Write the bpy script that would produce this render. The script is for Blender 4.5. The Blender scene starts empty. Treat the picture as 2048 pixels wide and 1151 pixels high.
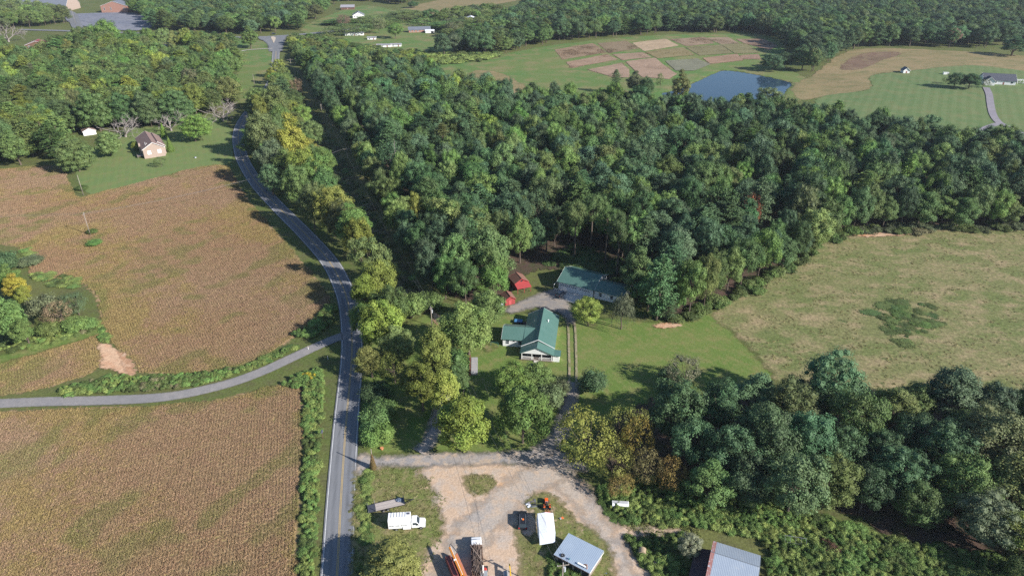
import bpy, bmesh, math, random
import numpy as np
from mathutils import Vector, Matrix

# ------------------------------------------------------------------ camera, sky, sun, exposure
scene = bpy.context.scene
COL = scene.collection
R = math.radians
CAM_H, PITCH, FPX = 120.0, R(28.6), 1364.0          # height in metres, downward tilt, focal length in pixels of a 2048 px wide frame
SP, CP = math.sin(PITCH), math.cos(PITCH)
cam_d = bpy.data.cameras.new('camera')
cam = bpy.data.objects.new('camera', cam_d)
COL.objects.link(cam)
cam.location = (0, 0, CAM_H)
cam.rotation_euler = (math.pi / 2 - PITCH, 0, 0)
cam_d.sensor_width = 36.0
cam_d.lens = FPX / 2048 * 36.0
cam_d.clip_start = 0.5
cam_d.clip_end = 20000
scene.camera = cam

SUN_EL = R(28)
SHADOW_AZ = R(150)                                   # direction in which shadows fall, counter-clockwise from +X
sun_vec = Vector((-math.cos(SHADOW_AZ) * math.cos(SUN_EL), -math.sin(SHADOW_AZ) * math.cos(SUN_EL), math.sin(SUN_EL)))
world = bpy.data.worlds.new('World')
scene.world = world
world.use_nodes = True
wn = world.node_tree
for n in list(wn.nodes):
    wn.nodes.remove(n)
w_out = wn.nodes.new('ShaderNodeOutputWorld')
w_bg = wn.nodes.new('ShaderNodeBackground')
w_sky = wn.nodes.new('ShaderNodeTexSky')
w_sky.sky_type = 'NISHITA'
w_sky.sun_disc = False
w_sky.sun_elevation = SUN_EL
w_sky.sun_rotation = math.atan2(sun_vec.x, sun_vec.y)
w_sky.air_density = 1.0
w_sky.dust_density = 0.4
w_sky.ozone_density = 3.5
wn.links.new(w_sky.outputs[0], w_bg.inputs[0])
w_bg.inputs[1].default_value = 0.075
wn.links.new(w_bg.outputs[0], w_out.inputs[0])
sun_d = bpy.data.lights.new('sun', 'SUN')
sun_d.energy = 4.4
sun_d.angle = R(0.53)
sun_d.color = (1.0, 0.95, 0.88)
sun = bpy.data.objects.new('sun', sun_d)
COL.objects.link(sun)
sun.rotation_euler = (-sun_vec).to_track_quat('-Z', 'Y').to_euler()
sun.location = (200, -200, 300)
vs = scene.view_settings
vs.view_transform = 'Standard'
vs.look = 'None'
vs.exposure = 1.05
vs.gamma = 1.0
vs.use_curve_mapping = False
cy = scene.cycles
cy.max_bounces = 5
cy.diffuse_bounces = 2
cy.glossy_bounces = 2
cy.transmission_bounces = 3
cy.transparent_max_bounces = 12
cy.volume_bounces = 0
cy.sample_clamp_indirect = 3.0
cy.use_denoising = False
cy.use_adaptive_sampling = True
cy.adaptive_threshold = 0.006

rng = np.random.default_rng(7)
random.seed(7)

# ------------------------------------------------------------------ survey helpers
def sstep(x, a, b):
    t = np.clip((x - a) / (b - a), 0, 1)
    return t * t * (3 - 2 * t)

def px(x, y, z=0.0):
    """surveyed picture point -> place on the level z"""
    u = (x - 1024) / FPX
    v = (y - 575.5) / FPX
    t = (CAM_H - z) / (SP + v * CP)
    return u * t, t * (CP - v * SP)

def sdf(X, Y, poly):
    """signed distance, positive inside"""
    P = np.asarray(poly, float)
    d2 = np.full(X.shape, 1e18)
    ins = np.zeros(X.shape, bool)
    for i in range(len(P)):
        ax, ay = P[i]
        bx, by = P[(i + 1) % len(P)]
        ex, ey = bx - ax, by - ay
        wx, wy = X - ax, Y - ay
        t = np.clip((wx * ex + wy * ey) / (ex * ex + ey * ey + 1e-9), 0, 1)
        d2 = np.minimum(d2, (wx - ex * t) ** 2 + (wy - ey * t) ** 2)
        c = (ay <= Y) != (by <= Y)
        with np.errstate(divide='ignore', invalid='ignore'):
            xi = ax + (Y - ay) / (by - ay + 1e-12) * ex
        ins ^= c & (X < xi)
    d = np.sqrt(d2)
    return np.where(ins, d, -d)

def smooth_poly(pts, n=4):
    """Catmull-Rom closed"""
    out = []
    L = len(pts)
    for i in range(L):
        p0, p1, p2, p3 = [np.array(pts[(i + k - 1) % L], float) for k in range(4)]
        for j in range(n):
            t = j / n
            out.append(tuple(0.5 * (2 * p1 + (p2 - p0) * t + (2 * p0 - 5 * p1 + 4 * p2 - p3) * t * t + (3 * p1 - p0 - 3 * p2 + p3) * t ** 3)))
    return out

def smooth_line(pts, n=6):
    P = [np.array(p, float) for p in pts]
    P = [2 * P[0] - P[1]] + P + [2 * P[-1] - P[-2]]
    out = []
    for i in range(1, len(P) - 2):
        p0, p1, p2, p3 = P[i - 1:i + 3]
        for j in range(n):
            t = j / n
            out.append(0.5 * (2 * p1 + (p2 - p0) * t + (2 * p0 - 5 * p1 + 4 * p2 - p3) * t * t + (3 * p1 - p0 - 3 * p2 + p3) * t ** 3))
    out.append(P[-2])
    return np.array(out)

POND = smooth_poly([px(x, y, .4) for x, y in [(1320, 187), (1344, 182), (1393, 163), (1430, 146), (1454, 141), (1515, 150), (1583, 166), (1573, 180), (1564, 194), (1490, 224), (1417, 227), (1388, 200), (1344, 194)]], 3)

def height(X, Y):
    X = np.asarray(X, float)
    Y = np.asarray(Y, float)
    h = 5.0 * np.exp(-((X - 410) ** 2 + (Y - 610) ** 2) / (2 * 110 ** 2))
    h = h + 4.0 * np.exp(-((X - 120) ** 2 + (Y - 760) ** 2) / (2 * 110 ** 2))
    h = h + 1.4 * np.sin(X / 130 + 1) * np.sin(Y / 150)
    h = h * sstep(Y, 260, 480)
    r = np.sqrt(((X - 172) / 75) ** 2 + ((Y - 550) / 88) ** 2)
    m = 1 - sstep(r, 0.85, 1.5)
    h = h * (1 - m) + 0.6 * m
    h = h + sstep(np.hypot(X, Y), 1300, 4200) * (55 + 25 * np.sin(X / 420) * np.cos(Y / 510))
    near = r < 1.6
    if np.any(near):
        if X.ndim == 0:
            s = float(sdf(np.array([float(X)]), np.array([float(Y)]), POND)[0])
            h = h - min(max(s, 0) * .35, 1.4)
        else:
            s = np.zeros(X.shape)
            s[near] = sdf(X[near], Y[near], POND)
            h = h - np.minimum(np.maximum(s, 0) * .35, 1.4)
    return h

def at(x, y, z=0.0):
    X, Y = px(x, y, z)
    for _ in range(3):
        hz = float(height(X, Y)) if Y > 255 else 0.0
        X, Y = px(x, y, z + hz)
    return X, Y

def hz(X, Y):
    return float(height(X, Y))

def P3(x, y, z=0.0):
    X, Y = at(x, y, z)
    return Vector((X, Y, hz(X, Y) + z))

def vnoise(X, Y, scale, seed=0):
    """value noise 0..1"""
    x = np.asarray(X) / scale + 1000.3
    y = np.asarray(Y) / scale + 1000.7
    xi = np.floor(x).astype(int)
    yi = np.floor(y).astype(int)
    fx = x - xi
    fy = y - yi
    fx = fx * fx * (3 - 2 * fx)
    fy = fy * fy * (3 - 2 * fy)
    def hsh(a, b):
        v = np.sin(a * 127.1 + b * 311.7 + seed * 74.7) * 43758.5453
        return v - np.floor(v)
    return (hsh(xi, yi) * (1 - fx) + hsh(xi + 1, yi) * fx) * (1 - fy) + (hsh(xi, yi + 1) * (1 - fx) + hsh(xi + 1, yi + 1) * fx) * fy

# ------------------------------------------------------------------ materials
def new_mat(name):
    m = bpy.data.materials.new(name)
    m.use_nodes = True
    nt = m.node_tree
    for n in list(nt.nodes):
        nt.nodes.remove(n)
    return m, nt, nt.nodes, nt.links

def noise(nt, vec, scale, detail=4, rough=0.55):
    n = nt.nodes.new('ShaderNodeTexNoise')
    n.inputs['Scale'].default_value = scale
    n.inputs['Detail'].default_value = detail
    n.inputs['Roughness'].default_value = rough
    nt.links.new(vec, n.inputs['Vector'])
    return n.outputs['Fac']

def maprange(nt, val, a, b, c, d, clamp=True):
    n = nt.nodes.new('ShaderNodeMapRange')
    n.clamp = clamp
    nt.links.new(val, n.inputs[0])
    for i, v in enumerate((a, b, c, d)):
        n.inputs[i + 1].default_value = v
    return n.outputs[0]

def math_(nt, op, a, b=None):
    n = nt.nodes.new('ShaderNodeMath')
    n.operation = op
    for i, v in enumerate((a, b)):
        if v is None:
            continue
        if isinstance(v, (int, float)):
            n.inputs[i].default_value = v
        else:
            nt.links.new(v, n.inputs[i])
    return n.outputs[0]

def mixc(nt, fac, a, b, mode='MIX'):
    n = nt.nodes.new('ShaderNodeMix')
    n.data_type = 'RGBA'
    n.blend_type = mode
    for key, v in ((0, fac), (6, a), (7, b)):
        if isinstance(v, (int, float)):
            n.inputs[key].default_value = v
        elif isinstance(v, (tuple, list)):
            n.inputs[key].default_value = (*v[:3], 1)
        else:
            nt.links.new(v, n.inputs[key])
    return n.outputs[2]

def bsdf(nt, col, rough=.85, spec=.2, metal=0.0, bump=None, bdist=.1, bstr=.6):
    b = nt.nodes.new('ShaderNodeBsdfPrincipled')
    if isinstance(col, (tuple, list)):
        b.inputs['Base Color'].default_value = (*col[:3], 1)
    else:
        nt.links.new(col, b.inputs['Base Color'])
    b.inputs['Roughness'].default_value = rough
    b.inputs['Specular IOR Level'].default_value = spec
    b.inputs['Metallic'].default_value = metal
    if bump is not None:
        bn = nt.nodes.new('ShaderNodeBump')
        bn.inputs['Distance'].default_value = bdist
        bn.inputs['Strength'].default_value = bstr
        nt.links.new(bump, bn.inputs['Height'])
        nt.links.new(bn.outputs[0], b.inputs['Normal'])
    return b

def out(nt, sh):
    o = nt.nodes.new('ShaderNodeOutputMaterial')
    nt.links.new(sh, o.inputs['Surface'])

MATS = {}
def mat(name, c1, c2=None, scale=1.5, rough=.75, spec=.25, metal=0.0, bump=0.0, bscale=None, ribs=None, wear=None):
    """plain painted / wooden / metal surface: two tones broken up by noise in the object's own coordinates"""
    if name in MATS:
        return MATS[name]
    m, nt, N, L = new_mat(name)
    tc = N.new('ShaderNodeTexCoord').outputs['Object']
    col = c1
    n1 = noise(nt, tc, scale, 6, .6)
    if c2 is None:
        c2 = tuple(v * .82 for v in c1)
    col = mixc(nt, maprange(nt, n1, .3, .7, 0, 1), c1, c2)
    if wear:
        n2 = noise(nt, tc, wear[1], 5, .65)
        col = mixc(nt, maprange(nt, n2, wear[2], wear[2] + .1, 0, 1), col, wear[0])
    hgt = None
    if ribs:                                          # (axis, pitch, depth): standing seams / boards / courses
        ax, pitch, dep = ribs
        sx = N.new('ShaderNodeSeparateXYZ')
        L.new(tc, sx.inputs[0])
        fr = math_(nt, 'FRACT', math_(nt, 'DIVIDE', sx.outputs[ax], pitch))
        hgt = maprange(nt, math_(nt, 'ABSOLUTE', math_(nt, 'SUBTRACT', fr, .5)), .36, .46, 0, 1)
        bump = dep
        col = mixc(nt, math_(nt, 'MULTIPLY', hgt, .18), col, tuple(v * .45 for v in c1))
    elif bump:
        hgt = noise(nt, tc, bscale or scale * 4, 5, .6)
    b = bsdf(nt, col, rough, spec, metal, hgt, bump or .02, .7)
    out(nt, b.outputs[0])
    MATS[name] = m
    return m

def glass(name='window_glass', c=(.02, .03, .04)):
    if name in MATS:
        return MATS[name]
    m, nt, N, L = new_mat(name)
    tc = N.new('ShaderNodeTexCoord').outputs['Object']
    col = mixc(nt, noise(nt, tc, 1.2, 2), c, tuple(v * 2 for v in c))
    b = bsdf(nt, col, .08, .6)
    out(nt, b.outputs[0])
    MATS[name] = m
    return m

def gmat(name, c0, c1, c2, s=(.04, .25, 1.6), contrast=.35, bump=.12, edge=None, stripes=None, rough=.95, extra=None, warp=1.0, spots=None, aniso=None, soft=.45, wheels=None):
    """ground cover: large patches c0/c1, medium patches c2, fine mottling; edge=(amp, scale) gives a ragged outline from attribute sd"""
    m, nt, N, L = new_mat(name)
    pos = N.new('ShaderNodeNewGeometry').outputs['Position']
    vec = pos
    if aniso:
        mp = N.new('ShaderNodeMapping')
        mp.inputs['Rotation'].default_value = (0, 0, aniso[0])
        mp.inputs['Scale'].default_value = (aniso[1], aniso[2], 1)
        L.new(pos, mp.inputs['Vector'])
        vec = mp.outputs[0]
    n1 = noise(nt, vec, s[0], 5, .6)
    n2 = noise(nt, vec, s[1], 6, .65)
    n3 = noise(nt, pos, s[2], 4, .7)
    col = mixc(nt, maprange(nt, n1, .38, .62, 0, 1), c0, c1)
    col = mixc(nt, maprange(nt, n2, .46, .66, 0, 1), col, c2)
    if spots:
        n4 = noise(nt, pos, spots[1], 6, .7)
        col = mixc(nt, maprange(nt, n4, spots[2], spots[2] + .06, 0, 1), col, spots[0])
    if stripes:                                       # (angle, pitch, colour factor)
        vr = N.new('ShaderNodeVectorMath')
        vr.operation = 'DOT_PRODUCT'
        L.new(pos, vr.inputs[0])
        vr.inputs[1].default_value = (math.cos(stripes[0]), math.sin(stripes[0]), 0)
        w = math_(nt, 'ADD', math_(nt, 'DIVIDE', vr.outputs['Value'], stripes[1]), math_(nt, 'MULTIPLY', n1, .5))
        tri = math_(nt, 'ABSOLUTE', math_(nt, 'SUBTRACT', math_(nt, 'FRACT', w), .5))
        f = maprange(nt, tri, .2, .3, 0, 1)
        f = math_(nt, 'MULTIPLY', f, maprange(nt, n2, .3, .6, .4, 1))
        col = mixc(nt, math_(nt, 'MULTIPLY', f, stripes[2]), col, stripes[3])
    if wheels:                                        # polished wheel paths and a stained lane middle, measured from the edge
        wa = N.new('ShaderNodeAttribute')
        wa.attribute_name = 'sd'
        for c_, w_, k_ in wheels:
            g_ = maprange(nt, math_(nt, 'ABSOLUTE', math_(nt, 'SUBTRACT', wa.outputs['Fac'], c_)), 0, w_, 1, 0)
            g_ = math_(nt, 'MULTIPLY', g_, maprange(nt, n2, .35, .65, .3, 1))
            col = mixc(nt, math_(nt, 'MULTIPLY', g_, abs(k_)), col, (.09, .092, .10) if k_ < 0 else (.30, .30, .31))
    val = maprange(nt, n3, .25, .75, 1 - contrast, 1 + contrast)
    vm = N.new('ShaderNodeVectorMath')
    vm.operation = 'SCALE'
    L.new(col, vm.inputs[0])
    L.new(val, vm.inputs['Scale'])
    b = bsdf(nt, vm.outputs[0], rough, .1, 0, n3, bump, .8)
    sh = b.outputs[0]
    if edge:
        a = N.new('ShaderNodeAttribute')
        a.attribute_name = 'sd'
        e1 = noise(nt, pos, edge[1], 5, .7)
        e = math_(nt, 'ADD', a.outputs['Fac'], maprange(nt, e1, .25, .75, -edge[0], edge[0], False))
        if len(edge) > 2:
            e = math_(nt, 'SUBTRACT', e, edge[2])
        al = maprange(nt, e, -soft, soft, 0, 1)
        tr = N.new('ShaderNodeBsdfTransparent')
        mx = N.new('ShaderNodeMixShader')
        L.new(al, mx.inputs[0])
        L.new(tr.outputs[0], mx.inputs[1])
        L.new(sh, mx.inputs[2])
        sh = mx.outputs[0]
    out(nt, sh)
    return m

def leaf_mat(name, trans=.2, rough=.6, vary=.45, spec=.25, hue=.014):
    """foliage: colour from the plant's own tint, each leaf a little lighter or darker"""
    m, nt, N, L = new_mat(name)
    a = N.new('ShaderNodeAttribute')
    a.attribute_type = 'INSTANCER'
    a.attribute_name = 'tint'
    lv = N.new('ShaderNodeAttribute')
    lv.attribute_name = 'lv'
    oi = N.new('ShaderNodeObjectInfo')
    val = maprange(nt, lv.outputs['Fac'], 0, 1, 1 - vary, 1 + vary)
    vm = N.new('ShaderNodeVectorMath')
    vm.operation = 'SCALE'
    L.new(a.outputs['Color'], vm.inputs[0])
    L.new(val, vm.inputs['Scale'])
    pos = N.new('ShaderNodeNewGeometry').outputs['Position']
    n1 = noise(nt, pos, .22, 3)
    hs = N.new('ShaderNodeHueSaturation')
    L.new(maprange(nt, n1, .3, .7, .5 - hue, .5 + hue), hs.inputs['Hue'])
    L.new(maprange(nt, oi.outputs['Random'], 0, 1, .9, 1.1), hs.inputs['Value'])
    L.new(vm.outputs[0], hs.inputs['Color'])
    b = bsdf(nt, hs.outputs[0], rough, spec)
    tl = N.new('ShaderNodeBsdfTranslucent')
    L.new(hs.outputs[0], tl.inputs['Color'])
    mx = N.new('ShaderNodeMixShader')
    mx.inputs[0].default_value = trans
    L.new(b.outputs[0], mx.inputs[1])
    L.new(tl.outputs[0], mx.inputs[2])
    out(nt, mx.outputs[0])
    return m

LEAF = leaf_mat('foliage')
CROP = leaf_mat('crop_leaves', .15, .85, .25, .08, .008)
BARK = mat('bark', (.14, .11, .09), (.08, .065, .05), 3, .9, .1, 0, .05, 8)
BARK_PALE = mat('bare_branches', (.30, .27, .25), (.2, .17, .16), 2, .9, .1)

# ------------------------------------------------------------------ object helpers
def tag(o, label=None, cat=None, group=None, kind=None):
    if label:
        o['label'] = label
    if cat:
        o['category'] = cat
    if group:
        o['group'] = group
    if kind:
        o['kind'] = kind
    return o

def empty(name, loc, rz=0.0, label=None, cat=None, group=None):
    o = bpy.data.objects.new(name, None)
    o.empty_display_size = .3
    o.location = loc
    o.rotation_euler = (0, 0, rz)
    COL.objects.link(o)
    return tag(o, label, cat, group)

def mesh_np(name, V, F, mats=(), attrs=None, smooth=False, mi=None):
    """fast mesh from numpy arrays; F is a list of (n, k) index arrays or one array"""
    me = bpy.data.meshes.new(name)
    V = np.asarray(V, np.float32)
    if not isinstance(F, list):
        F = [F]
    F = [np.asarray(f, np.int32) for f in F if len(f)]
    me.vertices.add(len(V))
    me.vertices.foreach_set('co', V.ravel())
    if F:
        tot = np.concatenate([np.full(len(f), f.shape[1], np.int32) for f in F])
        idx = np.concatenate([f.ravel() for f in F])
        me.loops.add(len(idx))
        me.loops.foreach_set('vertex_index', idx)
        me.polygons.add(len(tot))
        st = np.concatenate([[0], np.cumsum(tot)[:-1]]).astype(np.int32)
        me.polygons.foreach_set('loop_start', st)
        me.polygons.foreach_set('loop_total', tot)
        if mi is not None:
            me.polygons.foreach_set('material_index', np.asarray(mi, np.int32))
        me.polygons.foreach_set('use_smooth', np.full(len(tot), smooth, bool))
    for m in mats:
        me.materials.append(m)
    for k, (ty, arr) in (attrs or {}).items():
        at_ = me.attributes.new(k, ty, 'POINT')
        key = {'FLOAT': 'value', 'INT': 'value', 'FLOAT_VECTOR': 'vector', 'FLOAT_COLOR': 'color'}[ty]
        at_.data.foreach_set(key, np.asarray(arr).ravel())
    me.update(calc_edges=True)
    return me

def obj(name, me, parent=None):
    o = bpy.data.objects.new(name, me)
    COL.objects.link(o)
    if parent is not None:
        o.parent = parent
    return o

class MB:
    """collects boxes, prisms and tubes and links them as one mesh object"""
    def __init__(s):
        s.v, s.f = [], []
    def add(s, vs_, fs):
        b = len(s.v)
        s.v += [tuple(v) for v in vs_]
        s.f += [tuple(i + b for i in f) for f in fs]
        return s
    def box(s, x0, x1, y0, y1, z0, z1, m=None):
        v = [(x0, y0, z0), (x1, y0, z0), (x1, y1, z0), (x0, y1, z0), (x0, y0, z1), (x1, y0, z1), (x1, y1, z1), (x0, y1, z1)]
        if m:
            v = [m @ Vector(p) for p in v]
        return s.add(v, [(0, 3, 2, 1), (4, 5, 6, 7), (0, 1, 5, 4), (1, 2, 6, 5), (2, 3, 7, 6), (3, 0, 4, 7)])
    def frustum(s, b, t, z0, z1):
        """b,t = (x0,x1,y0,y1)"""
        v = [(b[0], b[2], z0), (b[1], b[2], z0), (b[1], b[3], z0), (b[0], b[3], z0), (t[0], t[2], z1), (t[1], t[2], z1), (t[1], t[3], z1), (t[0], t[3], z1)]
        return s.add(v, [(0, 3, 2, 1), (4, 5, 6, 7), (0, 1, 5, 4), (1, 2, 6, 5), (2, 3, 7, 6), (3, 0, 4, 7)])
    def prism(s, prof, y0, y1, axis='y'):
        """closed outline (x,z) pushed along y"""
        n = len(prof)
        if axis == 'y':
            v = [(p[0], y0, p[1]) for p in prof] + [(p[0], y1, p[1]) for p in prof]
        else:
            v = [(y0, p[0], p[1]) for p in prof] + [(y1, p[0], p[1]) for p in prof]
        f = [tuple(range(n)), tuple(range(2 * n - 1, n - 1, -1))]
        f += [(i, i + n, (i + 1) % n + n, (i + 1) % n) for i in range(n)]
        return s.add(v, f)
    def tube(s, p0, p1, r0, r1=None, n=6, cap=True):
        p0, p1 = Vector(p0), Vector(p1)
        r1 = r0 if r1 is None else r1
        d = (p1 - p0)
        if d.length < 1e-6:
            return s
        q = d.to_track_quat('Z', 'Y')
        ring = [q @ Vector((math.cos(2 * math.pi * i / n), math.sin(2 * math.pi * i / n), 0)) for i in range(n)]
        v = [p0 + r * r0 for r in ring] + [p1 + r * r1 for r in ring]
        f = [(i, (i + 1) % n, (i + 1) % n + n, i + n) for i in range(n)]
        if cap:
            f += [tuple(range(n - 1, -1, -1)), tuple(range(n, 2 * n))]
        return s.add(v, f)
    def quad(s, a, b, c, d):
        return s.add([a, b, c, d], [(0, 1, 2, 3)])
    def slab(s, pts, th):
        """flat polygon given by its top corners, thickened downwards"""
        n = len(pts)
        v = [tuple(p) for p in pts] + [(p[0], p[1], p[2] - th) for p in pts]
        f = [tuple(range(n)), tuple(range(2 * n - 1, n - 1, -1))] + [(i + n, (i + 1) % n + n, (i + 1) % n, i) for i in range(n)]
        return s.add(v, f)
    def build(s, name, material, parent=None, smooth=False, bevel=0.0):
        me = bpy.data.meshes.new(name)
        me.from_pydata(s.v, [], s.f)
        me.materials.append(material)
        bm = bmesh.new()
        bm.from_mesh(me)
        bmesh.ops.recalc_face_normals(bm, faces=bm.faces)
        if bevel:
            bmesh.ops.bevel(bm, geom=list(bm.edges), offset=bevel, segments=2, affect='EDGES', profile=.6)
        bm.to_mesh(me)
        bm.free()
        if smooth:
            for p in me.polygons:
                p.use_smooth = True
        me.update()
        return obj(name, me, parent)

def box(name, material, parent, x0, x1, y0, y1, z0, z1, bevel=0.0):
    return MB().box(x0, x1, y0, y1, z0, z1).build(name, material, parent, bevel=bevel)
# ------------------------------------------------------------------ the ground
def axis_lines(a, b, step, far_a, far_b):
    core = np.arange(a, b + .1, step)
    lo, hi = [], []
    x, s = a, step
    while x > far_a:
        s *= 1.35
        x -= s
        lo.append(x)
    x, s = b, step
    while x < far_b:
        s *= 1.35
        x += s
        hi.append(x)
    return np.concatenate([np.array(lo[::-1]), core, np.array(hi)])

def struct(o):
    o['kind'] = 'structure'
    return o

gx = axis_lines(-880, 880, 4, -9000, 9000)
gy = axis_lines(40, 1240, 4, -9000, 9000)
GX, GY = np.meshgrid(gx, gy)
GZ = height(GX, GY)
nx, ny = len(gx), len(gy)
I = np.arange(nx * ny).reshape(ny, nx)
quads = np.stack([I[:-1, :-1], I[:-1, 1:], I[1:, 1:], I[1:, :-1]], -1).reshape(-1, 4)
G_GRASS = gmat('verge_grass', (.085, .115, .032), (.12, .13, .045), (.10, .10, .045), (.03, .2, 1.3), .4, .15, spots=((.16, .125, .075), .12, .66))
ground = struct(obj('ground', mesh_np('ground', np.stack([GX, GY, GZ], -1).reshape(-1, 3), quads, [G_GRASS], smooth=True)))

LIFTS = []
def free_lift(z):
    while any(abs(z - q) < .0035 for q in LIFTS):
        z += .004
    LIFTS.append(z)
    return z

def sheet(name, pix, material, lift, res=2.0, amp=2.0, smooth=3, world=False, kind='structure', parent=None, holes=()):
    lift = free_lift(lift)
    pts = list(pix) if world else [at(x, y) for x, y in pix]
    if smooth > 1:
        pts = smooth_poly(pts, smooth)
    A = np.array(pts)
    x0, y0 = np.floor((A.min(0) - amp - res) / res) * res
    x1, y1 = A.max(0) + amp + res
    xs = np.arange(x0, x1 + res, res)
    ys = np.arange(y0, y1 + res, res)
    X, Y = np.meshgrid(xs, ys)
    S = sdf(X, Y, pts)
    for h_ in holes:
        S = np.minimum(S, -sdf(X, Y, h_))
    Z = height(X, Y) + lift * (1 + 2 * sstep(Y, 260, 700))
    n_, m_ = X.shape[1], X.shape[0]
    J = np.arange(n_ * m_).reshape(m_, n_)
    Q = np.stack([J[:-1, :-1], J[:-1, 1:], J[1:, 1:], J[1:, :-1]], -1).reshape(-1, 4)
    Sf = S.ravel()
    keep = Sf[Q].max(1) > -amp
    Q = Q[keep]
    used = np.unique(Q)
    remap = np.zeros(n_ * m_, np.int32)
    remap[used] = np.arange(len(used))
    V = np.stack([X, Y, Z], -1).reshape(-1, 3)[used]
    o = obj(name, mesh_np(name, V, remap[Q], [material], {'sd': ('FLOAT', Sf[used].astype(np.float32))}, True), parent)
    if kind and parent is None:
        o['kind'] = kind
    return o, pts

STRIP_LIFT = {}
def strip(name, line, w, material, lift, parent=None, off=0.0, thick=0.0, step=2.5):
    """ribbon of width w along a world polyline, off metres to the left of it"""
    if parent is None:
        lift = free_lift(lift)
    L = np.asarray(line, float)
    seg = np.hypot(*(L[1:] - L[:-1]).T)
    cum = np.concatenate([[0], np.cumsum(seg)])
    t = np.linspace(0, cum[-1], max(3, int(cum[-1] / step)))
    C = np.stack([np.interp(t, cum, L[:, 0]), np.interp(t, cum, L[:, 1])], -1)
    T = np.gradient(C, axis=0)
    T /= np.linalg.norm(T, axis=1)[:, None]
    Nn = np.stack([-T[:, 1], T[:, 0]], -1)
    ww = np.interp(t / cum[-1], [0, 1], w) if isinstance(w, (tuple, list)) else np.full(len(t), w)
    rows = []
    for k in (-.5, 0, .5):
        q = C + Nn * (off + k * ww)[:, None]
        rows.append(np.column_stack([q, height(q[:, 0], q[:, 1]) + lift * (1 + 2 * sstep(q[:, 1], 260, 700))]))
    V = np.stack(rows, 1).reshape(-1, 3)
    n_ = len(t)
    J = np.arange(n_ * 3).reshape(n_, 3)
    Q = np.concatenate([np.stack([J[:-1, k], J[:-1, k + 1], J[1:, k + 1], J[1:, k]], -1) for k in (0, 1)])
    sd = np.tile(np.array([0, 1, 0], np.float32), n_) * np.repeat(ww, 3).astype(np.float32) * .5
    o = obj(name, mesh_np(name, V, Q, [material], {'sd': ('FLOAT', sd.astype(np.float32))}, True), parent)
    if parent is None:
        o['kind'] = 'structure'
        STRIP_LIFT[o.name] = lift
    return o

# ---- open land
SOIL = gmat('crop_soil', (.31, .21, .12), (.28, .20, .11), (.29, .225, .095), (.05, .3, 1.8), .4, .1, edge=(1.6, .5))
FIELD_MID = [(-260, 350), (0, 338), (95, 330), (128, 345), (150, 392), (185, 388), (250, 372), (330, 350), (400, 334), (448, 330), (466, 348), (497, 402), (556, 468), (610, 532), (650, 580), (655, 610), (640, 650), (600, 668), (560, 692), (480, 728), (400, 742), (300, 746), (262, 722), (235, 690), (203, 655), (200, 620), (185, 585), (150, 560), (95, 560), (60, 545), (55, 510), (0, 488), (-260, 480)]
FIELD_SLIVER = [(-60, 738), (0, 722), (90, 698), (190, 668), (200, 690), (198, 732), (150, 758), (60, 782), (-60, 790)]
FIELD_NEAR = [(-420, 828), (0, 822), (150, 816), (300, 813), (420, 802), (520, 778), (598, 764), (604, 800), (603, 900), (598, 1000), (594, 1100), (590, 1330), (-420, 1330)]
fields = []
for nm, pl, lf in (('soybean_field_soil', FIELD_MID, .03), ('soybean_field_soil', FIELD_SLIVER, .03), ('soybean_field_soil', FIELD_NEAR, .03)):
    fields.append(sheet(nm, pl, SOIL, lf, 2.0, 2.5)[1])

LAWN = gmat('mown_lawn', (.10, .158, .036), (.128, .168, .046), (.175, .17, .065), (.05, .25, 2.0), .32, .06, edge=(1.2, .4), stripes=(R(35), 2.3, .22, (.17, .205, .065)), soft=.8)
LAWN_STRIPED = gmat('striped_lawn', (.12, .175, .06), (.135, .18, .065), (.165, .175, .07), (.03, .12, 1.6), .18, .05, edge=(1.2, .3), stripes=(R(25), 3.6, .45, (.15, .20, .065)))
LAWN_FAR = gmat('striped_far_lawn', (.095, .15, .058), (.115, .16, .062), (.145, .16, .07), (.02, .09, 1.2), .15, .05, edge=(2.0, .2), stripes=(R(-30), 6.0, .34, (.16, .205, .092)))
sheet('house_lawn', [(722, 760), (735, 705), (765, 665), (830, 640), (872, 622), (1000, 628), (1130, 628), (1200, 636), (1330, 645), (1400, 632), (1436, 622), (1470, 672), (1545, 750), (1500, 790), (1400, 805), (1200, 850), (1110, 905), (900, 902), (770, 905), (728, 895)], LAWN, .035, 1.5, 2.0)
sheet('cottage_lawn', [(150, 335), (185, 392), (330, 352), (452, 330), (466, 305), (464, 265), (440, 235), (400, 228), (240, 262), (205, 285), (165, 318)], LAWN_STRIPED, .035, 2.0, 2.0)
PASTURE = gmat('pasture_grass', (.12, .145, .05), (.17, .165, .073), (.265, .21, .12), (.03, .1, .9), .5, .22, edge=(2.0, .25), aniso=(R(20), 1.0, 1.5), soft=1.0, spots=((.08, .105, .038), .22, .60))
PASTURE_PX = [(1425, 632), (1470, 592), (1560, 545), (1640, 487), (1700, 462), (2048, 452), (2400, 452), (2500, 830), (2048, 800), (1900, 800), (1700, 785), (1570, 765), (1535, 735), (1475, 670)]
PASTURE_W = sheet('pasture', PASTURE_PX, PASTURE, .03, 2.0, 3.0)[1]
FIELD_GREEN = gmat('far_meadow', (.085, .16, .045), (.13, .165, .055), (.19, .17, .08), (.012, .05, .8), .25, .1, edge=(3, .12))
sheet('plot_meadow', [(850, 130), (960, 118), (1110, 90), (1350, 69), (1520, 70), (1570, 92), (1556, 128), (1600, 150), (1620, 170), (1600, 205), (1500, 238), (1330, 240), (1180, 215), (1000, 200), (880, 165)], FIELD_GREEN, .03, 4.0, 4.0, holes=[POND])
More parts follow.
